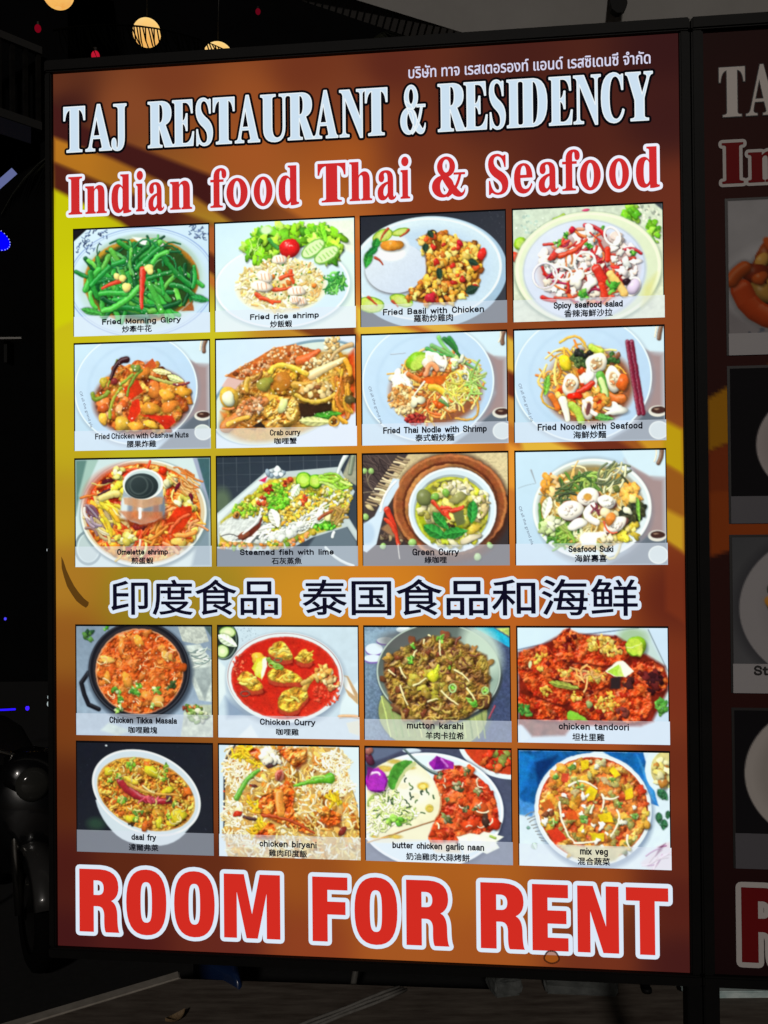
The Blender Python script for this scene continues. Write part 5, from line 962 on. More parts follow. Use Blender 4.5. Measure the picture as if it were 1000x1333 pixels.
def pic_butter_naan(c):
    c.grad((60, 62, 84), (70, 76, 100), 50); c.grain(20, .1); c.poly([(28, 25), (300, 25), (150, 90), (28, 130)], (90, 100, 126), soft=16); c.blob(48, 90, 30, 50, (90, 40, 60)); c.blob(50, 48, 26, 26, (150, 90, 80)); c.ell(330, 40, 60, 16, (196, 214, 236))
    c.ell(890, 30, 270, 170, (214, 228, 244), rot=18); c.ell(895, 22, 246, 150, (190, 60, 34), rot=18); c.blobs((880, 80, 90, 66), 50, (14, 30), [(196, 54, 30), (222, 100, 50), (160, 36, 24), (120, 130, 60)], rough=.35)
    c.ell(440, 430, 478, 382, (40, 44, 66), soft=30); c.ell(435, 420, 480, 370, (214, 230, 246), col2=(196, 216, 240)); c.ell(435, 420, 470, 360, (230, 240, 250), ring=10)
    RG = [(455, 190), (560, 150), (640, 120), (760, 200), (850, 300), (885, 430), (870, 520), (800, 570), (640, 590), (600, 640), (420, 640), (460, 520), (510, 400), (500, 300)]
    c.poly(RG, (170, 44, 26), soft=8, sm=1)
    c.relief(RG, [(96, 18, 14), (160, 36, 22), (196, 56, 28), (212, 84, 40), (230, 130, 70)], 60, 1.2, .5)
    c.blobs(RG, 50, (22, 48), [(190, 50, 28), (214, 84, 40), (160, 36, 24), (206, 66, 34), (222, 104, 50)], rough=.3, lobes=5, spec=.25, shade=.6, sh=.35)
    c.relief(RG, [(130, 26, 18), (190, 52, 28), (216, 90, 44), (236, 140, 80)], 30, 1.0, .45, a=.4)
    c.blob(760, 400, 50, 50, (206, 84, 40), spec=.35); c.blob(700, 510, 56, 36, (206, 66, 34), rot=-20); c.blob(850, 500, 40, 44, (196, 44, 26)); c.blob(800, 480, 26, 40, (60, 40, 34)); c.blobs((500, 590, 60, 40), 14, (16, 34), [(214, 90, 44), (190, 56, 30)])
    for x, y, r in ((620, 275, 52), (745, 290, 42), (515, 205, 36), (550, 480, 50), (740, 400, 34), (680, 160, 36), (560, 350, 28), (670, 410, 34)): c.herb(x, y, r, ((90, 96, 54), (120, 130, 80), (60, 70, 44), (170, 160, 130)))
    c.tubes(RG, 14, (20, 50), (7, 11), [(244, 226, 200)], bend=.3)
    c.poly([(35, 200), (150, 110), (330, 90), (440, 180), (505, 300), (515, 400), (470, 500), (330, 560), (200, 590), (60, 600), (35, 420)], (222, 220, 196), soft=8, tex=.06, cell=60, sm=2); c.poly([(60, 590), (200, 560), (470, 490), (420, 620), (180, 640), (90, 640)], (216, 216, 200), soft=10)
    c.tube([(130, 610), (300, 550), (470, 490)], 9, (150, 100, 60), sh=0); c.tube([(505, 300), (515, 400), (470, 490)], 7, (190, 150, 100), sh=0); c.tube([(40, 640), (190, 600)], 10, (206, 150, 80), sh=0)
    for x, y, rx, ry in ((215, 112, 40, 14), (400, 265, 44, 30), (350, 335, 30, 22), (440, 410, 26, 26), (150, 160, 50, 20), (275, 270, 30, 20), (320, 150, 30, 12), (80, 600, 26, 12), (220, 600, 40, 14)): c.ell(x, y, rx, ry, (206, 170, 60), soft=12, a=.85); c.ell(x, y, rx * .5, ry * .5, (222, 190, 90), soft=8)
    c.ell(330, 290, 130, 110, (222, 226, 226), soft=60, a=.8); c.ell(400, 268, 36, 24, (214, 180, 70), soft=10); c.ell(398, 268, 18, 12, (240, 220, 130), soft=6); c.ringp(440, 412, 20, 20, (206, 186, 70), 8)
    for rg, n in (((160, 420, 120, 120), 150), ((90, 540, 60, 50), 40), ((300, 450, 60, 40), 40)): c.tubes(rg, n, (26, 60), (8, 13), [(236, 238, 214), (214, 226, 150), (226, 232, 190), (180, 206, 100), (244, 246, 240)], bend=.3)
    c.tubes((260, 360, 210, 170), 40, (14, 34), (6, 10), [(60, 90, 50), (90, 120, 60), (40, 60, 40)]); c.blobs((220, 500, 60, 30), 18, (12, 22), [(130, 200, 60), (160, 214, 90), (90, 170, 50)])
    c.blob(98, 240, 66, 86, (160, 40, 170), rot=0, rough=.1, spec=.1); c.poly([(40, 170), (110, 150), (160, 240), (150, 300), (40, 300)], (170, 50, 180), soft=8); c.tube([(60, 200), (100, 185), (120, 200)], 16, (232, 200, 240), sh=0); c.poly([(40, 150), (80, 160), (40, 240)], (110, 30, 110), soft=10)
    c.poly([(170, 230), (200, 140), (270, 100), (350, 105), (290, 150), (240, 230), (215, 300), (180, 290)], (70, 140, 50), soft=5, tex=.3, cell=30, sm=1); c.poly([(350, 105), (360, 130), (290, 180), (225, 300), (212, 300), (240, 225), (290, 150)], (190, 196, 140), soft=5)
    c.poly([(435, 120), (490, 70), (600, 110), (600, 150), (470, 160)], (150, 40, 160), soft=5); c.poly([(490, 70), (530, 100), (540, 155), (470, 160)], (110, 24, 130), soft=6); c.tube([(520, 90), (560, 140)], 12, (190, 110, 206), sh=0); c.tube([(435, 120), (450, 160)], 12, (226, 220, 236), sh=0)
    c.tube([(280, 30), (400, 140), (490, 185)], 12, (70, 90, 90), w1=22, spec=.5)
    c.poly([(615, 590), (700, 565), (760, 570), (790, 550), (915, 580), (860, 620), (880, 650), (800, 690), (740, 670), (660, 700)], (222, 230, 226), soft=6, tex=.1, cell=30); c.tube([(830, 580), (860, 590)], 16, (150, 180, 70)); c.poly([(420, 640), (600, 620), (640, 690), (480, 690)], (206, 190, 170), soft=20)

def pic_mix_veg(c):
    c.grad((196, 218, 240), (206, 224, 244), 80); c.grain(40, .03)
    c.poly([(43, 30), (500, 30), (300, 120), (160, 260), (140, 400), (43, 420)], (24, 84, 150), soft=6, tex=.35, cell=60); c.poly([(43, 40), (140, 60), (80, 260), (43, 300)], (30, 110, 190), soft=20); c.poly([(43, 330), (150, 360), (120, 430), (43, 420)], (70, 140, 206), soft=16); c.poly([(140, 100), (280, 60), (160, 240)], (16, 44, 96), soft=24)
    c.poly([(560, 30), (800, 30), (840, 180), (890, 350), (830, 330), (720, 130)], (26, 96, 170), soft=6, tex=.3, cell=60); c.poly([(760, 40), (840, 180), (880, 340), (840, 300)], (60, 140, 206), soft=14)
    c.ell(930, 130, 120, 150, (206, 224, 240)); c.ell(935, 130, 90, 110, (206, 196, 130), tex=.2, cell=30); c.blobs((910, 150, 50, 80), 22, (14, 30), [(214, 196, 110), (226, 220, 170), (170, 110, 50)], rough=.4)
    for x, y, r in ((915, 280, 50), (890, 420, 40), (920, 460, 40), (945, 400, 30)): c.leaf(x, y, r * 1.7, r, c.r.uniform(40, 110), (44, 90, 60)); c.herb(x, y, r * .6, ((44, 90, 60), (60, 110, 70)))
    c.leaf(98, 500, 26, 20, 0, (110, 150, 140)); c.leaf(135, 610, 40, 34, 60, (170, 200, 190))
    for k in range(9): c.tube([(80 + k * 12, 430 + k * 18), (140 + k * 10, 400 + k * 22)], 6, (120, 120, 120), sh=0, spec=0)
    c.poly([(770, 690), (880, 590), (955, 560), (955, 725), (820, 725)], (206, 196, 220), soft=16); c.tubes((880, 660, 70, 60), 8, (90, 190), (6, 11), [(196, 130, 170), (150, 90, 140), (206, 180, 206)], ang=(120, 160), sh=.1); c.poly([(880, 600), (930, 570), (860, 650)], (110, 60, 90), soft=10)
    c.ell(500, 400, 362, 346, (110, 130, 160), soft=30, a=.8); c.ell(492, 375, 355, 336, (222, 234, 246)); c.ell(492, 375, 346, 326, (206, 220, 238), ring=10); c.ell(494, 375, 332, 312, (180, 60, 34), col2=(196, 84, 44))
    RG = (494, 375, 318, 298)
    c.relief((494, 375, 326, 306), [(120, 34, 20), (184, 64, 34), (206, 100, 48), (220, 150, 70), (232, 190, 96)], 54, 1.2, .5)
    c.blobs(RG, 60, (22, 46), [(196, 74, 38), (214, 110, 50), (180, 50, 30), (206, 150, 60), (222, 130, 70)], rough=.35, lobes=5, spec=.25, shade=.7)
    c.blobs(RG, 60, (20, 42), [(226, 176, 60), (214, 150, 50), (232, 200, 80), (206, 120, 50)], rough=.4, lobes=5, spec=.25); c.blobs(RG, 44, (12, 30), [(130, 150, 80), (170, 190, 120), (100, 120, 60), (196, 206, 160)], rough=.4)
    c.relief(RG, [(130, 40, 22), (196, 84, 40), (222, 150, 66), (236, 206, 120)], 26, 1.0, .4, a=.3)
    for P in ([(445, 280), (480, 235), (525, 260), (500, 320), (460, 330)], [(595, 140), (620, 115), (665, 165), (625, 190)], [(470, 520), (560, 520), (560, 570), (490, 575)], [(520, 410), (600, 390), (620, 450), (540, 460)], [(690, 260), (730, 240), (740, 300), (690, 320)], [(420, 90), (470, 80), (470, 130), (430, 150)]): c.poly([(x + 5, y + 9) for x, y in P], (110, 40, 24), soft=10, a=.7); c.poly(P, (232, 196, 40), soft=4, tex=.15)
    c.poly([(205, 515), (280, 495), (330, 560), (260, 590)], (206, 56, 36), soft=5); c.poly([(310, 170), (350, 160), (340, 220), (300, 210)], (206, 70, 50)); c.poly([(330, 410), (380, 380), (410, 440), (340, 450)], (206, 84, 36)); c.poly([(175, 350), (230, 320), (260, 380), (200, 400)], (196, 90, 40), soft=6)
    for p in ([(350, 240), (430, 210), (520, 250)], [(290, 340), (300, 440), (340, 540), (380, 580)], [(380, 585), (450, 580), (520, 570)], [(550, 290), (560, 330), (545, 390)], [(560, 310), (650, 300)], [(640, 380), (650, 440), (600, 540)], [(480, 400), (500, 350)], [(700, 530), (710, 600)]): c.tube(p, 15, (240, 232, 214), w1=9, sh=.2)
    c.blobs(RG, 18, (10, 24), [(244, 244, 240), (232, 236, 226)], rough=.4, lobes=6)
    for x, y, r in ((375, 130, 36), (440, 440, 40), (270, 190, 36), (610, 200, 26), (660, 340, 30), (420, 240, 34), (250, 470, 30), (740, 420, 34)): c.herb(x, y, r, ((120, 150, 70), (90, 140, 60), (180, 200, 130)))
    c.blobs((220, 410, 30, 14), 6, (12, 20), [(110, 60, 40)]); c.poly([(290, 600), (700, 600), (620, 680), (490, 706), (370, 670)], (206, 190, 130), soft=20, tex=.15)

# ------------------------------------------------------------------ poster backgrounds
BANDC = [  # (u, v, colour, reach)
    (5, 10, (92, 46, 28)), (200, 10, (118, 58, 32)), (420, 15, (112, 52, 30)), (560, 20, (92, 40, 28)), (760, 20, (72, 32, 26)), (985, 20, (54, 24, 24)),
    (20, 60, (62, 28, 24)), (120, 60, (132, 70, 38)), (330, 70, (146, 76, 36)), (500, 70, (118, 58, 34)), (700, 90, (80, 36, 28)), (985, 130, (62, 28, 26)),
    (330, 150, (160, 84, 36)), (480, 160, (158, 82, 32)), (600, 150, (110, 50, 30)), (820, 160, (82, 36, 28)), (985, 250, (104, 46, 30)),
    (440, 250, (176, 98, 38)), (620, 250, (128, 58, 30)), (800, 250, (92, 40, 28)),
    (15, 300, (200, 196, 14)), (15, 450, (200, 188, 22)), (15, 600, (196, 172, 28)), (15, 720, (186, 148, 34)), (15, 830, (166, 116, 36)), (15, 930, (144, 88, 30)), (15, 1050, (122, 62, 24)), (15, 1180, (90, 40, 20)), (15, 1300, (76, 28, 22)), (15, 1420, (64, 22, 22)),
    (150, 440, (206, 198, 44)), (267, 330, (176, 150, 40)), (267, 430, (206, 196, 36)), (267, 560, (196, 180, 34)), (267, 700, (192, 170, 40)), (380, 440, (196, 140, 44)), (503, 330, (196, 104, 44)), (503, 420, (212, 134, 52)), (503, 560, (214, 128, 36)), (503, 720, (222, 134, 36)),
    (620, 440, (190, 104, 44)), (742, 330, (104, 46, 28)), (742, 420, (140, 70, 34)), (742, 560, (186, 110, 44)), (742, 720, (204, 120, 44)), (860, 440, (140, 66, 32)), (860, 628, (160, 84, 34)), (985, 450, (138, 68, 32)), (985, 560, (134, 68, 30)), (985, 680, (156, 96, 30)),
    (150, 628, (190, 180, 34)), (380, 628, (204, 166, 38)), (620, 628, (222, 136, 34)),
    (150, 860, (150, 130, 30)), (267, 860, (164, 136, 36)), (390, 860, (206, 142, 36)), (560, 860, (210, 128, 34)), (720, 860, (196, 102, 34)), (860, 860, (160, 76, 32)), (985, 860, (98, 38, 24)),
    (267, 1000, (160, 104, 36)), (503, 1000, (200, 112, 38)), (742, 1000, (190, 106, 38)), (985, 1000, (120, 48, 28)),
    (150, 1090, (140, 78, 30)), (380, 1090, (170, 98, 36)), (620, 1090, (188, 108, 36)), (860, 1090, (160, 78, 34)), (985, 1120, (106, 44, 26)),
    (267, 1180, (128, 64, 28)), (503, 1180, (178, 98, 34)), (742, 1180, (172, 94, 34)), (985, 1250, (98, 40, 26)),
    (120, 1290, (92, 40, 22)), (250, 1290, (98, 44, 24)), (400, 1290, (150, 78, 30)), (560, 1290, (176, 100, 30)), (700, 1290, (174, 96, 32)), (860, 1290, (150, 72, 30)), (985, 1320, (84, 32, 24)),
    (120, 1415, (76, 26, 24)), (280, 1415, (100, 40, 30)), (420, 1415, (138, 62, 32)), (560, 1415, (164, 86, 34)), (700, 1415, (160, 82, 32)), (860, 1415, (112, 48, 28)), (985, 1415, (66, 26, 24))]

def poster_background(c):
    wsum = np.zeros((c.H, c.W)); acc = np.zeros((c.H, c.W, 3))
    for u, v, col in BANDC:
        k = 1.0 / (((c.X - u) ** 2 + ((c.Y - v) * 1.1) ** 2) + 600.0) ** 1.6
        wsum += k; acc += k[..., None] * np.array(col, float)
    c.im[:] = acc / wsum[..., None]

def main_background(c):
    poster_background(c)
    def band(pts, col, col2=None, fade=None, a=1.0):
        """printed diagonal stripe, fading along u between fade[0] and fade[1]"""
        keep = c.im.copy(); c.poly(pts, col, soft=9)
        if fade:
            t = np.clip((c.X - fade[0]) / (fade[1] - fade[0]), 0, 1)[..., None]
            c.im[:] = c.im * (1 - t) + keep * t
        if a < 1: c.im[:] = c.im * a + keep * (1 - a)
    band([(0, 50), (44, 87), (170, 140), (340, 212), (420, 260), (520, 330), (400, 330), (240, 215), (100, 145), (0, 104)], (66, 26, 24), fade=(260, 480))
    band([(0, 104), (100, 145), (240, 215), (380, 300), (330, 300), (235, 262), (100, 191), (0, 146)], (182, 116, 32), fade=(60, 260))
    band([(0, 146), (100, 191), (300, 270), (300, 330), (220, 330), (112, 249), (0, 190)], (84, 34, 24), fade=(200, 330))
    band([(0, 190), (112, 249), (230, 330), (0, 420)], (206, 204, 12), fade=(60, 240))
    band([(255, 262), (280, 262), (280, 320), (255, 300)], (176, 96, 44)); band([(255, 300), (280, 318), (280, 352), (255, 332)], (92, 40, 26)); band([(255, 334), (280, 352), (280, 372), (255, 352)], (190, 110, 44))
    band([(380, 425), (500, 425), (500, 455), (450, 455)], (120, 60, 30), fade=(500, 520)); band([(500, 262), (515, 262), (515, 300), (500, 290)], (190, 110, 50))
    band([(500, 400), (560, 430), (640, 460), (520, 460), (500, 440)], (226, 190, 60)); band([(590, 430), (640, 430), (735, 480), (760, 520), (735, 500)], (226, 178, 70), fade=(600, 600.1) if False else None)
    band([(735, 455), (760, 468), (760, 520), (735, 508)], (224, 180, 60)); band([(735, 508), (760, 520), (760, 560), (735, 548)], (104, 42, 26)); band([(735, 548), (760, 560), (760, 600), (735, 590)], (206, 140, 50)); band([(735, 620), (760, 632), (760, 700), (735, 690)], (228, 150, 50))
    band([(755, 618), (800, 618), (850, 640), (760, 640)], (226, 180, 60)); band([(830, 618), (900, 618), (935, 640), (860, 640)], (110, 46, 28)); band([(930, 618), (975, 618), (975, 640), (950, 640)], (206, 150, 40))
    band([(971, 590), (1000, 606), (1000, 675), (971, 657)], (188, 154, 18)); band([(971, 657), (1000, 675), (1000, 740), (971, 725)], (150, 88, 28)); band([(971, 725), (1000, 740), (1000, 794), (971, 774)], (196, 150, 34))
    band([(971, 774), (1000, 794), (1000, 900), (971, 880)], (126, 52, 26), a=.6)
    c.grain(220, .05)

def second_background(c):
    c.grad((46, 26, 26), (40, 18, 20), 90)
    c.ell(0, 620, 500, 620, (64, 28, 24), soft=300, a=.8)
    c.poly([(0, 560), (60, 525), (400, 380), (400, 470), (60, 615), (0, 640)], (190, 130, 20), soft=5); c.poly([(0, 640), (60, 615), (400, 470), (400, 570), (60, 720), (0, 700)], (150, 64, 26), soft=5)
    c.poly([(0, 700), (60, 700), (400, 560), (400, 640), (60, 780), (0, 800)], (170, 76, 26), soft=5)

# the pictures of the first row of the second board, only their left edges are in view
def pic_lobster(c):
    c.grad((150, 146, 150), (176, 170, 172), 80); c.poly([(0, 0), (60, 0), (20, 70), (0, 60)], (190, 188, 190)); c.ell(75, 55, 80, 38, (206, 204, 206), soft=4); c.grain(14, .05)
    c.specks([(0, 80), (60, 80), (60, 100), (0, 100)], 40, (.8, 2.4), [(110, 116, 130)])
    c.tubes((60, 50, 40, 24), 14, (18, 36), (6, 12), [(170, 66, 24), (190, 100, 36), (146, 48, 20), (196, 140, 56)], bend=.5); c.blobs((48, 46, 34, 24), 40, (4, 9), [(176, 80, 30), (196, 124, 44), (150, 54, 22), (200, 150, 70)], spec=.3)
    c.tube([(8, 58), (20, 74), (44, 80)], 14, (200, 74, 26)); c.tube([(2, 52), (10, 44)], 9, (190, 84, 30)); c.tube([(30, 28), (36, 36)], 2, (30, 20, 20))
def pic_dark_plate(c):
    c.grad((20, 18, 22), (26, 24, 28), 60); c.ell(70, 50, 54, 40, (206, 196, 194)); c.ell(70, 50, 50, 36, (190, 180, 178), soft=6); c.blobs((70, 50, 26, 20), 40, (3, 7), [(190, 110, 50), (160, 70, 40), (120, 130, 60)])
def pic_stir_fry(c):
    c.grad((96, 98, 102), (120, 120, 124), 60); c.ell(64, 46, 62, 52, (70, 70, 76), soft=10); c.ell(64, 46, 60, 50, (190, 186, 188)); c.ell(64, 46, 44, 36, (176, 172, 176), soft=10)
    c.blobs((60, 46, 34, 22), 70, (3, 8), [(150, 40, 30), (206, 150, 40), (40, 70, 34), (30, 50, 28), (120, 60, 40), (190, 120, 50)], rough=.4); c.blob(34, 30, 7, 6, (190, 40, 44)); c.blob(28, 44, 8, 6, (214, 150, 60)); c.blobs((40, 60, 10, 8), 10, (3, 6), [(40, 70, 34), (70, 100, 50)])
def pic_white_bowl(c):
    c.grad((26, 24, 28), (34, 32, 36), 60); c.ell(62, 40, 56, 46, (214, 206, 200)); c.ell(62, 40, 48, 38, (196, 188, 182), soft=6); c.blobs((62, 40, 30, 22), 40, (3, 7), [(206, 130, 60), (190, 90, 50), (220, 180, 110)])

# ------------------------------------------------------------------ printed sheets
def print_tone(im):
    """bright, saturated ink of a backlit photo print"""
    y = im.mean(2, keepdims=True); im = y + (im - y) * 1.10
    mx = im.max(2, keepdims=True); wl = np.clip((mx - 120) / 90, 0, 1) * np.clip(1.15 - 2.6 * (mx - im.min(2, keepdims=True)) / (mx + 1), 0, 1)
    im = im + wl * np.array([27, 21, 8.])            # clean paper white
    return np.clip(255.0 * (np.clip(im, 0, 255) / 255.0) ** .90 * np.array([1.03, 1.045, 1.02]), 0, 255)
def print_sheet(name, im, u0, v0, u1, v1, lev, mat, parent, gain=1.0):
    H, W = im.shape[:2]
    x = (np.linspace(u0, u1, W) - 500.0) * K; z = Z_TOP - np.linspace(v0, v1, H) * K
    co = np.empty((H, W, 3), np.float32); co[..., 0] = x[None]; co[..., 1] = -lev * LAYER; co[..., 2] = z[:, None]
    i = np.arange(H * W).reshape(H, W); q = np.stack([i[:-1, :-1], i[1:, :-1], i[1:, 1:], i[:-1, 1:]], -1).reshape(-1, 4)
    me = bpy.data.meshes.new(name)
    me.vertices.add(H * W); me.vertices.foreach_set('co', co.ravel())
    me.loops.add(q.size); me.loops.foreach_set('vertex_index', q.ravel().astype(np.int32))
    me.polygons.add(len(q)); me.polygons.foreach_set('loop_start', np.arange(0, q.size, 4, dtype=np.int32)); me.polygons.foreach_set('loop_total', np.full(len(q), 4, np.int32))
    me.update(calc_edges=True)
    a = me.attributes.new('print', 'FLOAT_COLOR', 'POINT'); col = np.ones((H * W, 4), np.float32); col[:, :3] = lin(im).reshape(-1, 3) * gain
    a.data.foreach_set('color', col.ravel()); me.materials.append(mat)
    o = bpy.data.objects.new(name, me); link(o, parent)
    return o

def rect(mb, u0, v0, u1, v1, lev, mi=0):
    mb.add([(UX(u0), -lev * LAYER, VZ(v0)), (UX(u1), -lev * LAYER, VZ(v0)), (UX(u1), -lev * LAYER, VZ(v1)), (UX(u0), -lev * LAYER, VZ(v1))], [(0, 3, 2, 1)], mi)

_bb = text_shape('H')[3]; CAP = (0.0, _bb[3])
COLS = [(35, 261), (272.5, 498), (509, 735), (747.5, 973)]
ROWS = [(260, 433), (447.5, 620), (636, 809.5), (907, 1082.5), (1096, 1271.5)]
# painter, frame in study units, English caption and its place, Chinese caption and its place, strip top, description, brightness
PICS = [
 (pic_morning_glory, (30, 58, 950, 785), 'Fried  Morning  Glory', 222, 762, 713, 35, '炒牽牛花', 362, 563, 774, 46, 655, 'green morning glory stems with red chilli on a white plate', 1.0),
 (pic_rice_shrimp, (28, 48, 978, 788), 'Fried  rice  shrimp', 265, 738, 716, 35, '炒飯蝦', 405, 553, 776, 46, 650, 'fried rice with shrimps, lettuce and a tomato half', 1.0),
 (pic_basil_chicken, (27, 42, 967, 762), 'Fried  Basil  with  Chicken', 167, 828, 692, 38, '羅勒炒雞肉', 372, 625, 746, 48, 622, 'basil chicken beside a dome of white rice', .97),
 (pic_seafood_salad, (43, 50, 968, 752), 'Spicy  seafood  salad', 290, 720, 680, 38, '香辣海鮮沙拉', 357, 655, 738, 46, 620, 'seafood salad with red chilli in a pale bowl', .97),
 (pic_cashew, (37, 36, 960, 768), 'Fried Chicken with Cashew Nuts', 177, 820, 694, 38, '腰果炸雞', 397, 597, 756, 46, 638, 'chicken with cashew nuts and red pepper on a white plate', 1.0),
 (pic_crab, (34, 37, 963, 763), 'Crab curry', 393, 598, 688, 38, '咖哩蟹', 424, 572, 748, 42, 638, 'crab in yellow curry on a long plate', 1.0),
 (pic_pad_thai, (32, 33, 948, 735), 'Fried  Thai  Nodle  with  Shrimp', 163, 822, 664, 38, '泰式蝦炒麵', 370, 615, 720, 46, 602, 'orange fried noodles with lime, peanuts and chilli flakes', 1.0),
 (pic_noodle_seafood, (50, 37, 953, 719), 'Fried  Noodle  with  Seafood', 185, 820, 650, 38, '海鮮炒麵', 403, 600, 705, 44, 602, 'fried noodles with squid and dark red chopsticks', .99),
 (pic_omelette_soup, (40, 35, 967, 770), 'Omelette  shrimp', 328, 680, 690, 36, '煎蛋蝦', 428, 578, 756, 46, 636, 'red soup round the steel chimney of a hot pot', .97),
 (pic_fish_lime, (38, 30, 970, 757), 'Steamed  fish  with  lime', 190, 820, 684, 35, '石灰蒸魚', 405, 605, 748, 44, 630, 'steamed fish under lime slices in a metal dish', 1.0),
 (pic_green_curry, (38, 28, 960, 733), 'Green  Curry', 350, 648, 670, 40, '綠咖哩', 430, 570, 722, 42, 606, 'green curry in a white bowl on a wooden board', 1.0),
 (pic_suki, (56, 31, 966, 718), 'Seafood  Suki', 373, 648, 642, 36, '海鮮壽喜', 413, 605, 704, 44, 592, 'seafood suki soup with squid rings in a white bowl', 1.0),
 (pic_tikka, (47, 30, 976, 774), 'Chicken  Tikka  Masala', 275, 742, 690, 40, '咖哩雞塊', 408, 605, 760, 46, 630, 'orange chicken stew in a black iron pan', .92),
 (pic_chicken_curry, (32, 25, 965, 765), 'Chicken  Curry', 310, 682, 678, 38, '咖哩雞', 420, 570, 748, 44, 622, 'chicken pieces and lemon in red curry', .97),
 (pic_mutton, (33, 25, 965, 743), 'mutton  karahi', 302, 668, 668, 40, '羊肉卡拉希', 425, 668, 735, 46, 614, 'brown mutton with ginger strips in a steel pan', 1.0),
 (pic_tandoori, (45, 31, 955, 725), 'chicken  tandoori', 290, 718, 644, 38, '坦杜里雞', 375, 568, 712, 44, 592, 'charred red chicken with lime wedges', .98),
 (pic_daal, (40, 29, 976, 780), 'daal  fry', 418, 590, 690, 40, '達爾弗萊', 402, 605, 765, 46, 634, 'yellow lentils with red chilli in a white bowl on black', .88),
 (pic_biryani, (32, 27, 970, 765), 'chicken  biryani', 302, 688, 695, 40, '雞肉印度飯', 367, 622, 760, 46, 624, 'yellow rice with orange chicken and green chillies', .95),
 (pic_butter_naan, (28, 25, 963, 755), 'butter  chicken  garlic  naan', 197, 790, 670, 40, '奶油雞肉大蒜烤餅', 288, 695, 745, 46, 614, 'red butter chicken beside flat bread, lime and onion', .98),
 (pic_mix_veg, (43, 30, 955, 725), 'mix  veg', 410, 582, 648, 40, '混合蔬菜', 397, 592, 712, 44, 598, 'mixed vegetables in a white bowl on blue cloth', .97)]

M_PRINT = mat_print_lit(); M_UNLIT = mat_print_unlit()
M_BLACK = mat_pbr('black_painted_steel', (.0035, .0035, .0035), .55, 0, .12, noise=14, rgb2=(.006, .0055, .005), bump=.06)
E_BLACK = mat_emit('print_black', (10, 9, 14)); E_CAPT = mat_emit('print_caption_black', (16, 18, 28)); E_TITLE = mat_emit('print_pale_blue', (204, 224, 240)); E_RED = mat_emit('print_red', (206, 44, 46)); E_RED2 = mat_emit('print_bright_red', (210, 44, 34))
E_WHITE = mat_emit('print_white', (238, 240, 252)); E_WHITE2 = mat_emit('print_cool_white', (220, 232, 246)); E_NAVY = mat_emit('print_navy', (16, 14, 34)); E_THAI = mat_emit('print_lilac_white', (214, 212, 236)); E_EDGE = mat_emit('print_frame_black', (12, 12, 14)); E_STRIP = mat_strip('caption_strip_white', (226, 236, 250), .58)
E_SCRIPT = mat_emit('print_script_grey', (112, 122, 140)); E_BROWN = mat_strip('dark_brown', (58, 34, 14), .82); E_GOLD = mat_emit('print_gold', (150, 74, 24))
P_BLACK = mat_pbr('unlit_black', (.01, .01, .01), .5); P_TITLE = mat_pbr('unlit_silver', (.74, .68, .64), .6, 0, .08); P_RED = mat_pbr('unlit_red', (.20, .008, .010), .6, 0, .08); P_WHITE = mat_pbr('unlit_white', (.62, .58, .56), .6, 0, .08); P_STRIP = mat_pbr('unlit_strip', (.42, .40, .41), .55); P_EDGE = mat_pbr('unlit_edge', (.012, .01, .01), .5)

TITLE = [('T', 18.4, 54.5), ('A', 55.8, 100.2), ('J', 99.6, 124.9), ('R', 161.8, 204.2), ('E', 202.9, 238.1), ('S', 240.6, 269.9), ('T', 270.5, 305.3), ('A', 306.6, 346.8), ('U', 348.7, 393.1), ('R', 393.1, 435.3), ('A', 433.5, 473.6), ('N', 476.7, 517.8), ('T', 517.8, 552.5), ('&', 573.8, 612.4), ('R', 632.9, 676.0), ('E', 673.6, 709.3), ('S', 711.7, 737.8), ('I', 740.1, 760.2), ('D', 760.2, 801.3), ('E', 804.8, 839.8), ('N', 842.1, 882.7), ('C', 883.9, 918.4), ('Y', 920.7, 960.8)]
INDIAN = [('I', 22.4, 52.6), ('n', 51.3, 94.4), ('d', 95.7, 135.9), ('i', 137.2, 157.8), ('a', 157.8, 191.3), ('n', 194.5, 237.9), ('f', 261.5, 295.0), ('o', 288.1, 329.7), ('o', 332.8, 370.4), ('d', 373.5, 413.4), ('T', 436.9, 488.6), ('h', 488.0, 530.8), ('a', 532.7, 569.1), ('i', 569.1, 590.9), ('&', 618.6, 677.3), ('S', 704.7, 744.9), ('e', 746.1, 781.4), ('a', 783.7, 821.2), ('f', 820.0, 853.7), ('o', 846.8, 885.0), ('o', 890.7, 927.5), ('d', 931.0, 973.2)]
INDIAN = [(c_, a + 3.6, b - 3.6) for c_, a, b in INDIAN]
ROOM = [('R', 37.6, 105.0), ('O', 116.6, 183.7), ('O', 196.5, 263.5), ('M', 278.6, 370.2), ('F', 422.0, 478.3), ('O', 489.2, 556.9), ('R', 570.8, 637.7), ('R', 686.2, 753.7), ('E', 765.3, 819.9), ('N', 833.7, 895.7), ('T', 906.5, 969.4)]

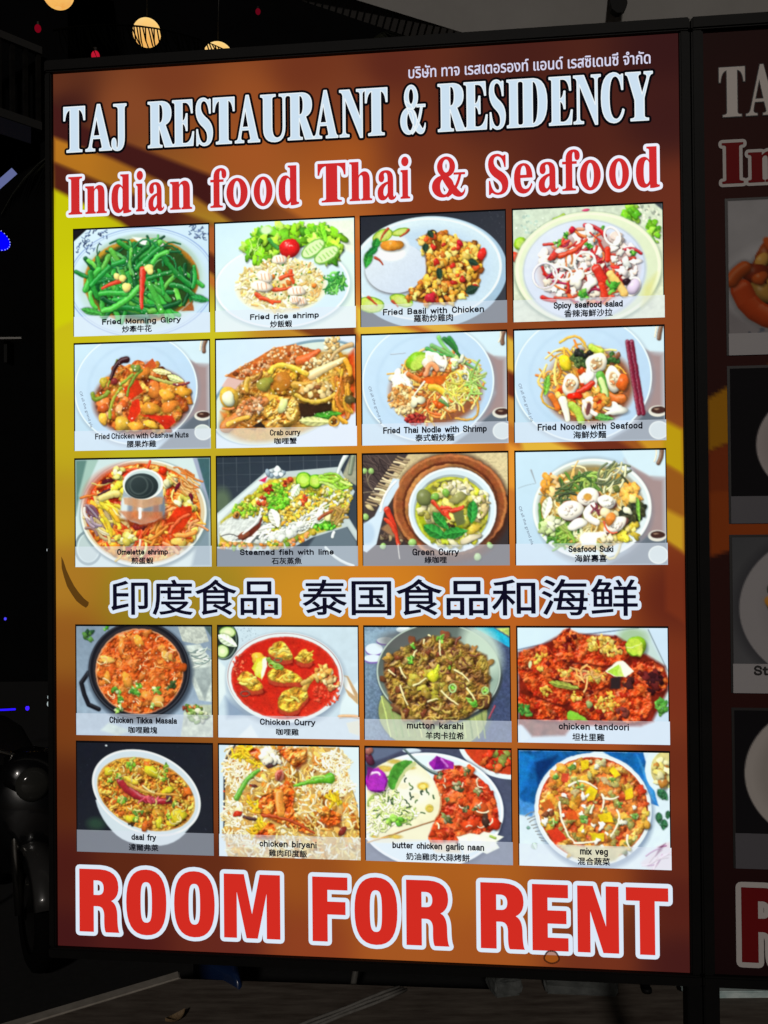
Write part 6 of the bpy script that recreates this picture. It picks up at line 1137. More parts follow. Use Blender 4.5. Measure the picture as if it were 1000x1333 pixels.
def board_box(root, u0, u1, fl, fr_, legs, label_leg=None):
    """steel frame of a light box: case behind the face, four bars round it, two legs"""
    b = MB(); b.box(UX(u0 - 2), .004, VZ(1429), UX(u1 + 2), .115, VZ(-2)); b.build('case', M_BLACK, root, bevel=.004)
    for (a0, b0, a1, b1) in ((u0 - fl, -20, u1 + fr_, -.4), (u0 - fl, 1427.4, u1 + fr_, 1444)):
        b = MB(); b.box(UX(a0), -.012, VZ(b1), UX(a1), .118, VZ(b0)); b.build('frame_rail', M_BLACK, root, bevel=.003)
    for a0, a1 in ((u0 - fl, u0 - .4), (u1 + .4, u1 + fr_)):
        b = MB(); b.box(UX(a0), -.010, VZ(1427), UX(a1), .116, VZ(0)); b.build('frame_stile', M_BLACK, root, bevel=.003)
    for a0, a1 in legs:
        b = MB(); b.box(UX(a0), .035, .012, UX(a1), .085, VZ(1444.5)); b.box(UX(a0) - .03, -.06, 0, UX(a1) + .03 if a1 < 990 or a0 > 1100 else UX(a1) + .002, .20, .012)
        b.build('leg', M_BLACK, root, bevel=.002)

# ------------------------------------------------------------------ main lit sign
sx, sy, _ = sign_base()
sign = empty('illuminated_sign', (sx, sy, 0), -TH)
tag(sign, 'brightly backlit orange and yellow menu board with twenty food pictures', 'menu sign', 'menu boards standing side by side')
board_box(sign, 0, 1000, 12, 16, ((1002, 1024),))
c = Cv((0, 0, 1000, 1427), 420, 600, 5); main_background(c)
print_sheet('face_panel', c.out(), 0, 0, 1000, 1427, 0, M_PRINT, sign)
for k, (fn, fr, en, e0, e1, eb, eh, cj, c0, c1, cb, ch, st, desc, gain) in enumerate(PICS):
    (u0, u1), (v0, v1) = COLS[k % 4], ROWS[k // 4]
    c = Cv(fr, 268, 206, 100 + k); fn(c)
    im = print_tone(c.out(4.5, .40, .18)); pic = print_sheet('food_picture', im, u0, v0, u1, v1, 3, M_PRINT, sign, gain)
    pic['label'] = desc
    fx = lambda x: u0 + (x - fr[0]) / (fr[2] - fr[0]) * (u1 - u0)
    fy = lambda y: v0 + (y - fr[1]) / (fr[3] - fr[1]) * (v1 - v0)
    m = MB(); rect(m, u0 - 2.2, v0 - 3.0, u1 + 1.6, v1 + .6, 2); m.build('picture_border', E_EDGE, pic)
    r0 = int((st - fr[1]) / (fr[3] - fr[1]) * 205)    # white strip printed half transparent over the foot of the picture
    print_sheet('caption_strip', im[r0:] * .5 + np.array([232, 240, 252.]) * .5, u0 - .8, v0 + r0 / 205 * (v1 - v0), u1 + 1.8, v1 + 1.2, 4, M_PRINT, pic, gain)
    m = MB()
    sc_ = (v1 - v0) / (fr[3] - fr[1])
    stroke_line(m, en, fx(e0), fx(e1), fy(eb), eh * sc_, 5, 1.0 if '  ' in en else .84)
    text_line(m, cj, fx(c0), fx(c1), fy(cb), ch * sc_, 5, fat=.32)
    m.build('caption_lettering', [E_CAPT, E_CAPT], pic)
    if fn in (pic_cashew, pic_pad_thai, pic_noodle_seafood, pic_suki):
        m = MB(); text_line(m, 'Of all the grand pla', fx(70), fx(70) + 62, fy(365), 4.4, 5, rot=R(-72), ref=CAP)
        m.build('tablecloth_lettering', [E_SCRIPT, E_SCRIPT], pic)
m = MB(); glyph_line(m, TITLE, G, 56.5, 131, 2, 4.5, 0, 1, fat=.75, mi_fat=2); m.build('title_lettering', [E_TITLE, E_BLACK, mat_emit('print_silver_rim', (236, 244, 248))], sign)
m = MB(); glyph_line(m, INDIAN, G, 172, 233.5, 2, 4.9, 0, 1, fat=.3); m.build('subtitle_lettering', [E_RED, E_WHITE], sign)
m = MB(); glyph_line(m, ROOM, B, 1300.5, 1402, 2, 6.6, 0, 1); m.build('room_for_rent_lettering', [E_RED2, E_WHITE2], sign)
m = MB(); text_line(m, 'บริษัท ทาจ เรสเตอรองท์ แอนด์ เรสซิเดนซี จำกัด', 587, 958, 44, 13.5, 2, fat=.35, ref=(0.0, text_shape('บ')[3][3])); m.build('thai_lettering', [E_THAI, E_THAI], sign)
m = MB(); text_line(m, '印度食品', 95, 370, 888, 56, 2, fat=.6, outline=6.0); text_line(m, '泰国食品和海鲜', 411, 929, 888, 56, 2, fat=.6, outline=6.0); m.build('chinese_lettering', [E_NAVY, E_WHITE2], sign)
m = MB()  # dark brown translucent curve laid over the left edge of the print
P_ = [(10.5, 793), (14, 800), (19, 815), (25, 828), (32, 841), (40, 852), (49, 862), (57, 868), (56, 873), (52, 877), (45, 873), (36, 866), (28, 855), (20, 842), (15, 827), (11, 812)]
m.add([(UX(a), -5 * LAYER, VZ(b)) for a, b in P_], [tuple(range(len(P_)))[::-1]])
s1 = m.build('brown_mark', E_BROWN, sign); s1['label'] = 'dark curved mark on the yellow edge'
m = MB(); P_ = [(794 + 11 * math.cos(t) * (1 + .1 * math.sin(3 * t)), 1411 + 9.5 * math.sin(t)) for t in np.linspace(0, 2 * math.pi, 22, endpoint=False)]
m.add([(UX(a), -5 * LAYER, VZ(b)) for a, b in P_], [tuple(range(len(P_)))[::-1]]); ribbon(m, list(zip(P_, P_[1:] + P_[:1])), 1.4, -5.2 * LAYER, 1)  # small brown disc with a darker rim over the print
s2 = m.build('brown_mark', [mat_strip('small_brown_mark', (160, 84, 24), .8), mat_strip('small_brown_mark_edge', (60, 26, 14), .7)], sign); s2['label'] = 'small brown ring mark under the red letters'

# ------------------------------------------------------------------ second board, its lamps off
U2 = 1036.0
bx, by, _ = sign_base(500 + U2)
board = empty('unlit_sign', (bx, by, 0), -TH)
tag(board, 'dim unlit dark brown menu board cut by the right edge of the picture', 'menu sign', 'menu boards standing side by side')
board_box(board, 0, 1000, 18, 18, ((-10, 14), (960, 984)))
c = Cv((0, 0, 1000, 1427), 210, 300, 9); second_background(c)
print_sheet('face_panel', c.out(), 0, 0, 1000, 1427, 0, M_UNLIT, board)
for fn, (v0, v1), cap, st, desc in ((pic_lobster, (261, 494), None, 462, 'orange shellfish on a pale cloth'), (pic_dark_plate, (515, 748), None, 708, 'white plate on a black table'), (pic_stir_fry, (770, 1003), 'St', 960, 'stir fried vegetables on a white plate'), (pic_white_bowl, (1030, 1266), None, 1214, 'white bowl on a black table')):
    u0, u1 = 1069.5 - U2, 1069.5 - U2 + 300
    c = Cv((0, 0, 130, 100), 160, 124, int(v0)); fn(c)
    pic = print_sheet('food_picture', c.out(), u0, v0, u1, v1, 3, M_UNLIT, board, .8); pic['label'] = desc
    m = MB(); rect(m, u0 - 4, v0 - 4, u1 + 2, v1 + 1, 2); m.build('picture_border', P_EDGE, pic)
    m = MB(); rect(m, u0 - 1, st, u1 + 1, v1 + 1, 4); m.build('caption_strip', P_STRIP if fn in (pic_lobster, pic_stir_fry) else mat_pbr('unlit_dim_strip', (.10, .095, .11), .55), pic)
    if cap:
        m = MB(); stroke_line(m, cap, 1098 - U2, 1119 - U2, 976, 13, 5, 1.5); m.build('caption_lettering', [P_EDGE, P_EDGE], pic)
def second(spec, k, x0, x1):
    """the same lettering, spaced as on the second board"""
    a0 = spec[0][1]; s_ = (x1 - x0) / (spec[0][2] - a0)
    return [(ch, x0 + (a - a0) * s_, x0 + (b - a0) * s_) for ch, a, b in spec]
m = MB(); glyph_line(m, second(TITLE[:3], 1, 1059.2 - U2, 1097 - U2), G, 57.5, 133, 2, 1.2, 0, 1); m.build('title_lettering', [P_TITLE, P_BLACK], board)
m = MB(); glyph_line(m, second(INDIAN[:6], 1, 1062.5 - U2, 1093 - U2), G, 173, 234, 2, 5.4, 0, 1, fat=.5); m.build('subtitle_lettering', [P_RED, P_WHITE], board)
m = MB(); glyph_line(m, second(ROOM[:4], 1, 1076.0 - U2, 1143 - U2), B, 1295, 1407, 2, 8.0, 0, 1); m.build('room_for_rent_lettering', [P_RED, P_WHITE], board)

# ------------------------------------------------------------------ ground and the street behind
M_ASPH = mat_pbr('asphalt', (.006, .006, .006), .85, noise=60, rgb2=(.013, .0125, .012), bump=.25)
M_PAVE = mat_pbr('worn_pavement', (.075, .055, .042), .72, noise=11, rgb2=(.19, .16, .13), bump=.6, stretch=(.55, 3.0, 1))
M_KERB = mat_pbr('kerb_stone', (.30, .27, .23), .75, noise=22, rgb2=(.42, .38, .33), bump=.2)
M_CONC = mat_pbr('concrete', (.05, .055, .053), .8, noise=26, rgb2=(.11, .118, .113), bump=.4)
M_PALE = mat_pbr('pale_tile', (.34, .48, .48), .6, noise=13, rgb2=(.82, .92, .90), bump=.15, stretch=(.7, 3, 1))
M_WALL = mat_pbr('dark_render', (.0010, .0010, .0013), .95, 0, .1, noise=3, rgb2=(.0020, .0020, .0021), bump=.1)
M_DARKWOOD = mat_pbr('dark_timber', (.004, .0036, .0034), .8, 0, .1, noise=10, rgb2=(.012, .011, .01))
M_SOFFIT = mat_pbr('pale_soffit', (.55, .53, .50), .8, noise=4, rgb2=(.62, .60, .57), bump=.05)

def sheet(name, pts, z, mat, thick=0.0, kind='structure'):
    m = MB(); n = len(pts)
    if thick:
        m.loft([[(x, y, z - thick) for x, y in pts], [(x, y, z) for x, y in pts]])
    else:
        m.add([(x, y, z) for x, y in pts], [tuple(range(n))])
    o = m.build(name, mat); tag(o, kind=kind); return o

sheet('road', [(-40, -20), (40, -20), (40, 40), (-40, 40)], -.124, M_ASPH)
# the pavement the boards stand on; behind the lit sign it drops to the road
A0, A1 = (-2.40, 1.716), (-.640, 2.973)
sheet('pavement', [A0, A1, (.34, 2.885), (.44, 3.7), (6.0, 3.9), (6.0, -6.0), (-2.40, -6.0)], 0.0, M_PAVE, .12)
k0, k1 = (-2.430, 1.757), (-.655, 3.020)
m = MB(); m.loft([[(A0[0], A0[1], z), (A1[0], A1[1], z), (k1[0], k1[1], z), (k0[0], k0[1], z)] for z in (-.12, .004)])
kerb = m.build('kerb', M_KERB, bevel=.004); tag(kerb, kind='structure')

def thing_mesh(mb, name, mats, label, cat, group=None, smooth=False, bevel=0.0, loc=None, rz=0):
    o = mb.build(name, mats, None, smooth, bevel); tag(o, label, cat, group)
    if loc: o.location = loc; o.rotation_euler = (0, 0, rz)
    return o

rnd = random.Random(3)
def rough_block(w_, d_, h_, seed):
    bm = bmesh.new(); bmesh.ops.create_cube(bm, size=1.0)
    for v in bm.verts: v.co = Vector((v.co.x * w_, v.co.y * d_, (v.co.z + .5) * h_))
    bmesh.ops.bevel(bm, geom=list(bm.edges), offset=.008, segments=2, affect='EDGES')
    bmesh.ops.subdivide_edges(bm, edges=list(bm.edges), cuts=2, use_grid_fill=True)
    q = random.Random(seed)
    for v in bm.verts:
        if v.co.z > .004: v.co += Vector((q.uniform(-1, 1), q.uniform(-1, 1), q.uniform(-1, 1))) * .004
    me = bpy.data.meshes.new('concrete_block'); bm.to_mesh(me); bm.free(); me.materials.append(M_CONC)
    o = bpy.data.objects.new('concrete_block', me); link(o); return o
o = rough_block(.215, .12, .070, 1); o.location = (.575, 2.90, 0); o.rotation_euler = (0, 0, R(-6)); tag(o, 'larger grey concrete block on the pavement under the lit sign', 'block', 'loose concrete blocks')
o = rough_block(.085, .09, .055, 2); o.location = (.345, 2.88, 0); o.rotation_euler = (0, 0, R(12)); tag(o, 'small grey concrete lump on the pavement under the lit sign', 'block', 'loose concrete blocks')
m = MB(); m.loft([[(.83, 2.985, 0), (1.9, 2.98, 0), (1.9, 2.82, 0), (.885, 2.82, 0)], [(.83, 2.985, .02), (1.9, 2.98, .02), (1.9, 2.82, .02), (.885, 2.82, .02)]])
thing_mesh(m, 'stone_slab', M_PALE, 'pale blue grey stone slab lying on the pavement behind the sign leg', 'slab', bevel=.003)

# metal stool behind the sign, only its legs show
st = empty('metal_stool', (.80, 3.02, 0), R(8)); tag(st, 'dark metal stool whose legs show under the lit sign', 'stool')
m = MB(); m.lathe([(0, .44), (.165, .44), (.172, .45), (.172, .462), (.16, .468), (0, .468)], n=28); m.build('seat', M_BLACK, st, True)
for ax, ay in ((-1, -1), (1, -1), (-1, 1), (1, 1)):
    m = MB(); m.tube([(ax * .115, ay * .115, .44), (ax * .055 if ay < 0 else ax * .13, ay * .15, .01)], .0115, 10); m.tube([(ax * .055 if ay < 0 else ax * .13, ay * .15, .012), (ax * .055 if ay < 0 else ax * .13, ay * .15, 0)], .015, 10); m.build('leg', M_BLACK, st, True)
m = MB(); m.tube([(.14 * math.cos(t), .14 * math.sin(t), .22) for t in np.linspace(0, 2 * math.pi, 25)], .006, 8); m.build('foot_ring', M_BLACK, st, True)

# bundle of cables across the pavement
M_CABLE = mat_pbr('grey_cable', (.16, .15, .135), .45, noise=40, rgb2=(.24, .23, .21)); M_CABLEB = mat_pbr('black_cable', (.012, .012, .012), .4)
m = MB()
for k in range(6):
    off = (k - 2.5) * .008; zz = .006 + (k % 2) * .005
    m.tube([(-.42 + off * .8 + .004 * math.sin(i * 1.3 + k), 2.50 - off * .7 + .37 * i / 9 * 1.0, zz) if False else (-.42 + (.46 * i / 9) + off * .62, 2.52 + .36 * i / 9 - off * .78 + .003 * math.sin(i * 1.7 + k), zz) for i in range(10)], .0045, 8)
thing_mesh(m, 'cable_bundle', M_CABLE, 'flat bundle of grey cables running across the pavement', 'cable', smooth=True)
pc = empty('power_cable', (.600, 1.775, 0)); tag(pc, 'black power cable with a plug hanging beside the sign leg', 'cable')
m = MB(); m.tube([(.012, .10, .56), (.006, .075, .50), (-.004, .06, .45), (-.018, .055, .40), (-.026, .05, .36), (-.022, .05, .30), (-.008, .05, .20), (.0, .05, .05), (-.05, .06, .006)], .004, 8); m.build('lead', M_CABLEB, pc, True)
m = MB(); m.loft([[(-.024 + .5 * a * w_, .05 + .4 * b * w_, z) for a, b in ((-1, -1), (1, -1), (1, 1), (-1, 1))] for z, w_ in ((.515, .012), (.505, .026), (.470, .030), (.455, .018))]); m.build('plug', M_CABLEB, pc, bevel=.002)

# a curled dead leaf on the pavement
m = MB(); ring = []
for i, t in enumerate(np.linspace(-1, 1, 9)):
    w_ = .016 * (1 - t * t) + .001; ring.append([(t * .034, w_ * s_, .004 + .012 * t * t + .010 * s_ * s_) for s_ in (-1, -.5, 0, .5, 1)])
for i in range(8): m.add(ring[i] + ring[i + 1], [(k, k + 1, 6 + k, 5 + k) for k in range(4)])
lf = thing_mesh(m, 'dead_leaf', mat_pbr('dry_leaf', (.16, .10, .05), .7, noise=40, rgb2=(.26, .18, .09)), 'small curled dead leaf on the pavement below the sign', 'leaf', loc=(-.600, 2.715, 0), rz=R(50))
lf.modifiers.new('thickness', 'SOLIDIFY').thickness = .0012

# blue plastic thing lying under the sign
m = MB(); P_ = [(-.62, 3.07), (-.545, 3.0), (-.470, 2.925), (-.448, 2.90), (-.440, 2.93), (-.47, 3.07)]
m.loft([[(x, y, -.12) for x, y in P_], [(x, y, -.012 + .03 * (i < 4)) for i, (x, y) in enumerate(P_)], [(x * .8 - .53 * .2, y * .8 + 3.0 * .2, .034) for x, y in P_]])
thing_mesh(m, 'plastic_basin', mat_pbr('blue_plastic', (.008, .022, .075), .22, 0, .6), 'shiny dark blue plastic basin tipped over behind the sign, peeping out under it', 'basin', smooth=True)

# tubular chair on the road behind the sign, only its legs show
ch = empty('metal_chair', (.06, 3.26, -.12), R(12)); tag(ch, 'tubular metal chair whose bent legs show under the middle of the sign', 'chair')
M_TUBE = mat_pbr('worn_grey_tube', (.10, .095, .085), .4, 0, .4)
for sx_ in (-1, 1):
    m = MB(); m.tube([(sx_ * .17, -.10, .45), (sx_ * .18, -.14, .30), (sx_ * .205, -.19, .12), (sx_ * .235, -.22, 0)], .010, 10); m.build('leg', M_TUBE, ch, True)
    m = MB(); m.tube([(sx_ * .16, .16, .88), (sx_ * .16, .14, .45), (sx_ * .17, .17, .22), (sx_ * .19, .21, 0)], .010, 10); m.build('leg', M_TUBE, ch, True)
m = MB(); m.box(-.19, -.19, .452, .19, .17, .475); m.build('seat', M_DARKWOOD, ch, bevel=.006)
m = MB(); m.box(-.15, .125, .66, .15, .145, .86); m.build('backrest', M_DARKWOOD, ch, bevel=.006)

# ------------------------------------------------------------------ parked scooter at the left
M_SCOOT = mat_pbr('black_paint', (.003, .003, .0035), .25, 0, .5, coat=.6); M_CHROME = mat_pbr('chrome', (.3, .29, .27), .22, 1.0); M_TYRE = mat_pbr('tyre_rubber', (.0025, .0025, .0025), .9, 0, .05); M_SEAT = mat_pbr('vinyl_seat', (.005, .005, .005), .45); M_LENS = mat_pbr('headlamp_glass', (.03, .03, .027), .12, 0, .6); M_PANEL = mat_pbr('grey_panel', (.03, .029, .028), .3, 0, .5, coat=.4)
def make_scooter(loc, rz, label):
    r = empty('parked_scooter', loc, rz); tag(r, label, 'scooter')        # local +x is forward
    def wheel(x):
        m = MB(); m.lathe([(.17, -.042), (.215, -.05), (.245, -.034), (.255, 0), (.245, .034), (.215, .05), (.17, .042)], n=36, M=Matrix.Rotation(math.pi / 2, 4, 'X'), cen=(x, 0, .255)); wo = m.build('wheel', M_TYRE, r, True)
        m = MB(); m.lathe([(.03, -.05), (.165, -.03), (.178, -.036), (.178, .036), (.165, .03), (.03, .05)], n=36, M=Matrix.Rotation(math.pi / 2, 4, 'X'), cen=(x, 0, .255)); m.build('rim', M_CHROME, wo, True)
    wheel(.62); wheel(-.60)
    m = MB(); m.loft([[(.62 + rr * math.cos(t), w_, .255 + rr * math.sin(t)) for w_, rr in ((-.06, .27), (-.05, .292), (0, .305), (.05, .292), (.06, .27), (0, .282))] for t in np.linspace(.35, 2.7, 14)]); m.build('mudguard', M_PANEL, r, True)
    for s in (-1, 1):
        m = MB(); m.tube([(.62, s * .075, .255), (.50, s * .075, .60), (.46, s * .05, .74)], [.020, .024, .024], 12); m.build('fork', M_CHROME, r, True)
    m = MB(); m.loft([[(x + .02 * math.cos(a), wd * math.cos(a), z + hh * math.sin(a)) for a in np.linspace(0, 2 * math.pi, 16, endpoint=False)] for x, wd, z, hh in ((.56, .07, .60, .10), (.52, .17, .64, .20), (.44, .19, .70, .24), (.38, .15, .74, .20))]); m.build('front_shield', M_SCOOT, r, True)
    m = MB(); m.lathe([(0, .03), (.05, .026), (.075, .008), (.078, -.02)], n=24, M=Matrix.Rotation(math.pi / 2, 4, 'Y'), cen=(.545, 0, .80)); m.build('headlight', M_LENS, r, True)
    hb = MB(); hb.loft([[(x, wd * math.cos(a), z + hh * math.sin(a)) for a in np.linspace(0, 2 * math.pi, 14, endpoint=False)] for x, wd, z, hh in ((.54, .07, .80, .06), (.50, .13, .84, .09), (.42, .12, .88, .07), (.38, .06, .88, .03))]); hb.build('headlamp_cowl', M_SCOOT, r, True)
    m = MB(); m.tube([(.36, -.34, .96), (.42, -.20, .97), (.45, 0, .90), (.42, .20, .97), (.36, .34, .96)], .012, 10); h = m.build('handlebar', M_CHROME, r, True)
    for s in (-1, 1):
        m = MB(); m.tube([(.37, s * .31, .962), (.33, s * .40, .952)], .018, 12); m.build('grip', M_TYRE, h, True)
        m = MB(); m.tube([(.42, s * .20, .96), (.47, s * .30, .955), (.45, s * .38, .95)], .005, 8); m.build('brake_lever', M_CHROME, h, True)
    m = MB(); m.loft([[(x, wd * math.cos(a), z + hh * math.sin(a)) for a in np.linspace(0, 2 * math.pi, 16, endpoint=False)] for x, wd, z, hh in ((.40, .12, .62, .14), (.22, .13, .38, .08), (.02, .15, .36, .09), (-.14, .17, .50, .18), (-.45, .18, .58, .17), (-.78, .12, .66, .10), (-.90, .04, .70, .04))]); m.build('body', M_SCOOT, r, True)
    m = MB(); m.loft([[(x, wd * math.cos(a), z + hh * math.sin(a)) for a in np.linspace(0, 2 * math.pi, 16, endpoint=False)] for x, wd, z, hh in ((.04, .07, .70, .03), (-.06, .14, .75, .055), (-.35, .16, .77, .06), (-.60, .15, .82, .06), (-.80, .11, .84, .05), (-.86, .06, .84, .02))]); m.build('seat', M_SEAT, r, True)
    m = MB(); m.tube([(-.10, .16, .22), (-.45, .18, .24), (-.62, .19, .28), (-.88, .19, .36)], [.02, .03, .05, .045], 14); m.build('exhaust', M_CHROME, r, True)
    m = MB(); m.tube([(-.92, 0, .70), (-.90, 0, .66)], [.05, .055], 14); m.build('tail_light', mat_pbr('red_lens', (.12, .004, .004), .15), r, True)
    m = MB(); m.tube([(-.05, -.10, .28), (.02, -.24, .13), (.03, -.26, .0)], .010, 8); m.build('side_stand', M_CHROME, r, True)
    r.scale = (.77, .77, .77)
    return r
make_scooter((-1.44, 3.72, -.12), R(-60), 'black scooter parked on the road at the left of the lit sign')

# ------------------------------------------------------------------ buildings, canopy
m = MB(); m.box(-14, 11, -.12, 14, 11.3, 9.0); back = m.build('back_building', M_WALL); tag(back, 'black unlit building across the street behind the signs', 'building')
for x in (-6.2, -4.0, -1.8, .4, 2.6):
    m = MB(); m.box(x, 10.96, 1.0, x + 1.3, 10.998, 2.9); f = m.build('window', M_DARKWOOD, back, bevel=.01)
    m = MB(); m.box(x + .08, 10.94, 1.08, x + 1.22, 10.958, 2.82); m.build('pane', mat_pbr('dark_glass', (.004, .004, .005), .08), f)

sh = empty('balcony_house', (-3.59, 9.2, -.12)); tag(sh, 'dark house with a slatted balcony at the upper left', 'house')
m = MB(); m.box(-2.6, .2, 0, .52, 1.7, 7.6); m.build('wall', M_WALL, sh)
# balcony: floor, fascia panels, posts and rail, running along the left house towards the street behind
M_DARKC = mat_pbr('dark_concrete', (.02, .02, .02), .8)
bal_e = Vector((.64, .77, 0)).normalized(); bal_n = Vector((.77, -.64, 0)).normalized()
def bbox(s0, s1, n0, n1, z0, z1, name, mat, par):
    o0 = Vector((-.26, -.59, 0)); m = MB(); pts = [o0 + bal_e * s0 + bal_n * n0, o0 + bal_e * s1 + bal_n * n0, o0 + bal_e * s1 + bal_n * n1, o0 + bal_e * s0 + bal_n * n1]
    m.loft([[(p.x, p.y, z0) for p in pts], [(p.x, p.y, z1) for p in pts]]); return m.build(name, mat, par)
balc = bbox(-1.5, .88, -.9, 0, 5.36, 5.44, 'balcony', M_DARKC, sh)
M_FASC = mat_pbr('blue_grey_panel', (.016, .018, .034), .5)
for s0 in (-1.4, -.95, -.5, -.05, .36): bbox(s0 + .02, s0 + .40, -.012, .006, 5.19, 5.35, 'fascia_panel', M_FASC, balc)
bbox(-1.5, .88, -.05, .01, 6.10, 6.17, 'rail', mat_pbr('worn_rail', (.04, .04, .04), .4), balc)
for k in range(18): bbox(-1.46 + k * .135, -1.42 + k * .135, -.04, -.005, 5.442, 6.098, 'baluster', M_DARKWOOD, balc)

can = empty('canopy', (3.2, 5.4, 0)); tag(can, 'pale canopy roof above and behind the unlit sign, slope made up to catch light', 'canopy')
CP = Vector((.256, 3.30, 3.10)); CU = Vector((-.10, -.6428, .766)).normalized(); CN = Vector((0, -.766, -.6428))
# a stiff pale sheet, its slope made up so the street light reaches the underside
def can_sheet(s0, s1, e0, e1, thick, name, mat):
    """s runs up the slope, e runs along it to the right; the left edge leans further left higher up"""
    m = MB(); q = []
    for s_, e_ in ((s0, e0), (s0, e1), (s1, e1), (s1, e0 - 4.2 * (s1 - s0))):
        q.append(CP + Vector((0, -.6428, .766)) * s_ + Vector((1, .10, 0)) * e_ - Vector((3.2, 5.4, 0)))
    m.loft([[p - CN * thick for p in q], q]); return m.build(name, mat, can)
can_sheet(-.30, .9, 1.26, 6.0, .03, 'soffit', M_SOFFIT)
m = MB()                                              # corrugated sheet under its left edge
ed0 = CP - Vector((3.2, 5.4, 0)); ed1 = ed0 + Vector((-.269, -.054, .066))
for k in range(-14, 22):
    a = ed0.lerp(ed1, k * .085); b_ = ed0.lerp(ed1, k * .085 + .06); dn = Vector((-.02, .03, -.055))
    m.loft([[a, b_, b_ + dn, a + dn], [p + Vector((0, .03, .02)) for p in (a, b_, b_ + dn, a + dn)]])
m.build('corrugated_edge', mat_pbr('dull_zinc', (.04, .036, .033), .5), can)
for x, y in ((5.8, 3.75), (3.9, 3.6)):
    m = MB(); m.tube([(x - 3.2, y - 5.4, 0), (x - 3.2, y - 5.4, 2.88)], .05, 14); m.build('post', M_BLACK, can, True)
bk = CP + Vector((.553, -.075 * .6428, .075 * .766)) + CN * .02 - Vector((3.2, 5.4, 0))
m = MB(); m.loft([[bk + Vector((dx * w_, dy, z)) for dx, dy in ((-.026, -.015), (.026, -.015), (.026, .015), (-.026, .015))] for z, w_ in ((.10, 1.0), (.0, 1.1), (-.018, .9), (-.032, .3))]); m.build('bracket', M_BLACK, can)

# ------------------------------------------------------------------ palm with lanterns
M_TRUNK = mat_pbr('palm_bark', (.02, .016, .012), .9, noise=18, rgb2=(.03, .025, .02), bump=.5)
M_FROND = mat_pbr('palm_leaf', (.005, .007, .003), .6, noise=6, rgb2=(.016, .018, .007))
def make_palm(loc, h, seed, n, label):
    q = random.Random(seed); r = empty('palm_tree', loc); tag(r, label, 'palm tree', 'palm trees behind the sign')
    m = MB(); m.tube([(.10 * math.sin(t * 2), .06 * t, h * t) for t in np.linspace(0, 1, 14)], [.15 - .05 * t + .008 * (i % 2) for i, t in enumerate(np.linspace(0, 1, 14))], 14); m.build('trunk', M_TRUNK, r, True)
    top = Vector((.10 * math.sin(2), .06, h)); m = MB()
    for k in range(n):
        az = 2 * math.pi * (k + q.uniform(-.3, .3)) / n * 2.618; up = q.uniform(-.15, 1.0); L = q.uniform(1.5, 2.2)
        d = Vector((math.cos(az), math.sin(az), 0)); pts = []
        for i in range(13):
            t = i / 12; pts.append(top + d * (L * t * (1 - .18 * t * t)) + Vector((0, 0, L * (up * t - (.55 + .45 * up) * t * t))))
        m.tube(pts, [.014 * (1 - .8 * i / 12) for i in range(13)], 5)
        side = Vector((-d.y, d.x, 0))
        for i in range(1, 60):
            t = i / 60 * 12; a = min(int(t), 11); p = pts[a].lerp(pts[a + 1], t - a); tang = (pts[a + 1] - pts[a]).normalized()
            ll = .46 * math.sin(math.pi * min(1, (i / 60) ** .7 * .96 + .04)) + .06
            for s in (-1, 1):
                e = p + (tang * .62 + side * s * .72).normalized() * ll + Vector((0, 0, -ll * q.uniform(.25, .6))); w_ = tang * .014
                m.add([p - w_, p + w_, p.lerp(e, .6) + w_ * .8, e, p.lerp(e, .6) - w_ * .8], [(0, 1, 2, 3, 4)])
    m.build('crown', M_FROND, r); return r
make_palm((-1.75, 8.9, -.12), 5.05, 4, 22, 'dark palm with drooping fronds, round lanterns hanging among them')
make_palm((.35, 9.9, -.12), 6.4, 9, 20, 'taller dark palm further back, above the middle of the lit sign')

def mat_lantern(name, rgb, st):
    m = bpy.data.materials.new(name); m.use_nodes = True; t = m.node_tree; t.nodes.clear()
    o = t.nodes.new('ShaderNodeOutputMaterial'); e = t.nodes.new('ShaderNodeEmission'); n = t.nodes.new('ShaderNodeTexNoise'); tc = t.nodes.new('ShaderNodeTexCoord'); mx = t.nodes.new('ShaderNodeMix'); mx.data_type = 'RGBA'
    n.inputs['Scale'].default_value = 14; t.links.new(tc.outputs['Object'], n.inputs['Vector']); t.links.new(n.outputs['Fac'], mx.inputs[0])
    sp = t.nodes.new('ShaderNodeSeparateXYZ'); t.links.new(tc.outputs['Object'], sp.inputs[0]); mr = t.nodes.new('ShaderNodeMapRange'); mr.inputs[1].default_value = -.13; mr.inputs[2].default_value = .10; t.links.new(sp.outputs[2], mr.inputs[0])
    m2 = t.nodes.new('ShaderNodeMix'); m2.data_type = 'RGBA'; m2.inputs[6].default_value = lin4((226, 138, 56)); m2.inputs[7].default_value = lin4((255, 226, 160)); t.links.new(mr.outputs[0], m2.inputs[0])
    t.links.new(m2.outputs[2], mx.inputs[6]); mx.inputs[7].default_value = lin4([min(255, v * 1.06 + 8) for v in rgb]); t.links.new(mx.outputs[2], e.inputs[0]); e.inputs[1].default_value = st; t.links.new(e.outputs[0], o.inputs[0]); return m
M_LANT = mat_lantern('warm_paper', (252, 184, 92), 1.0)
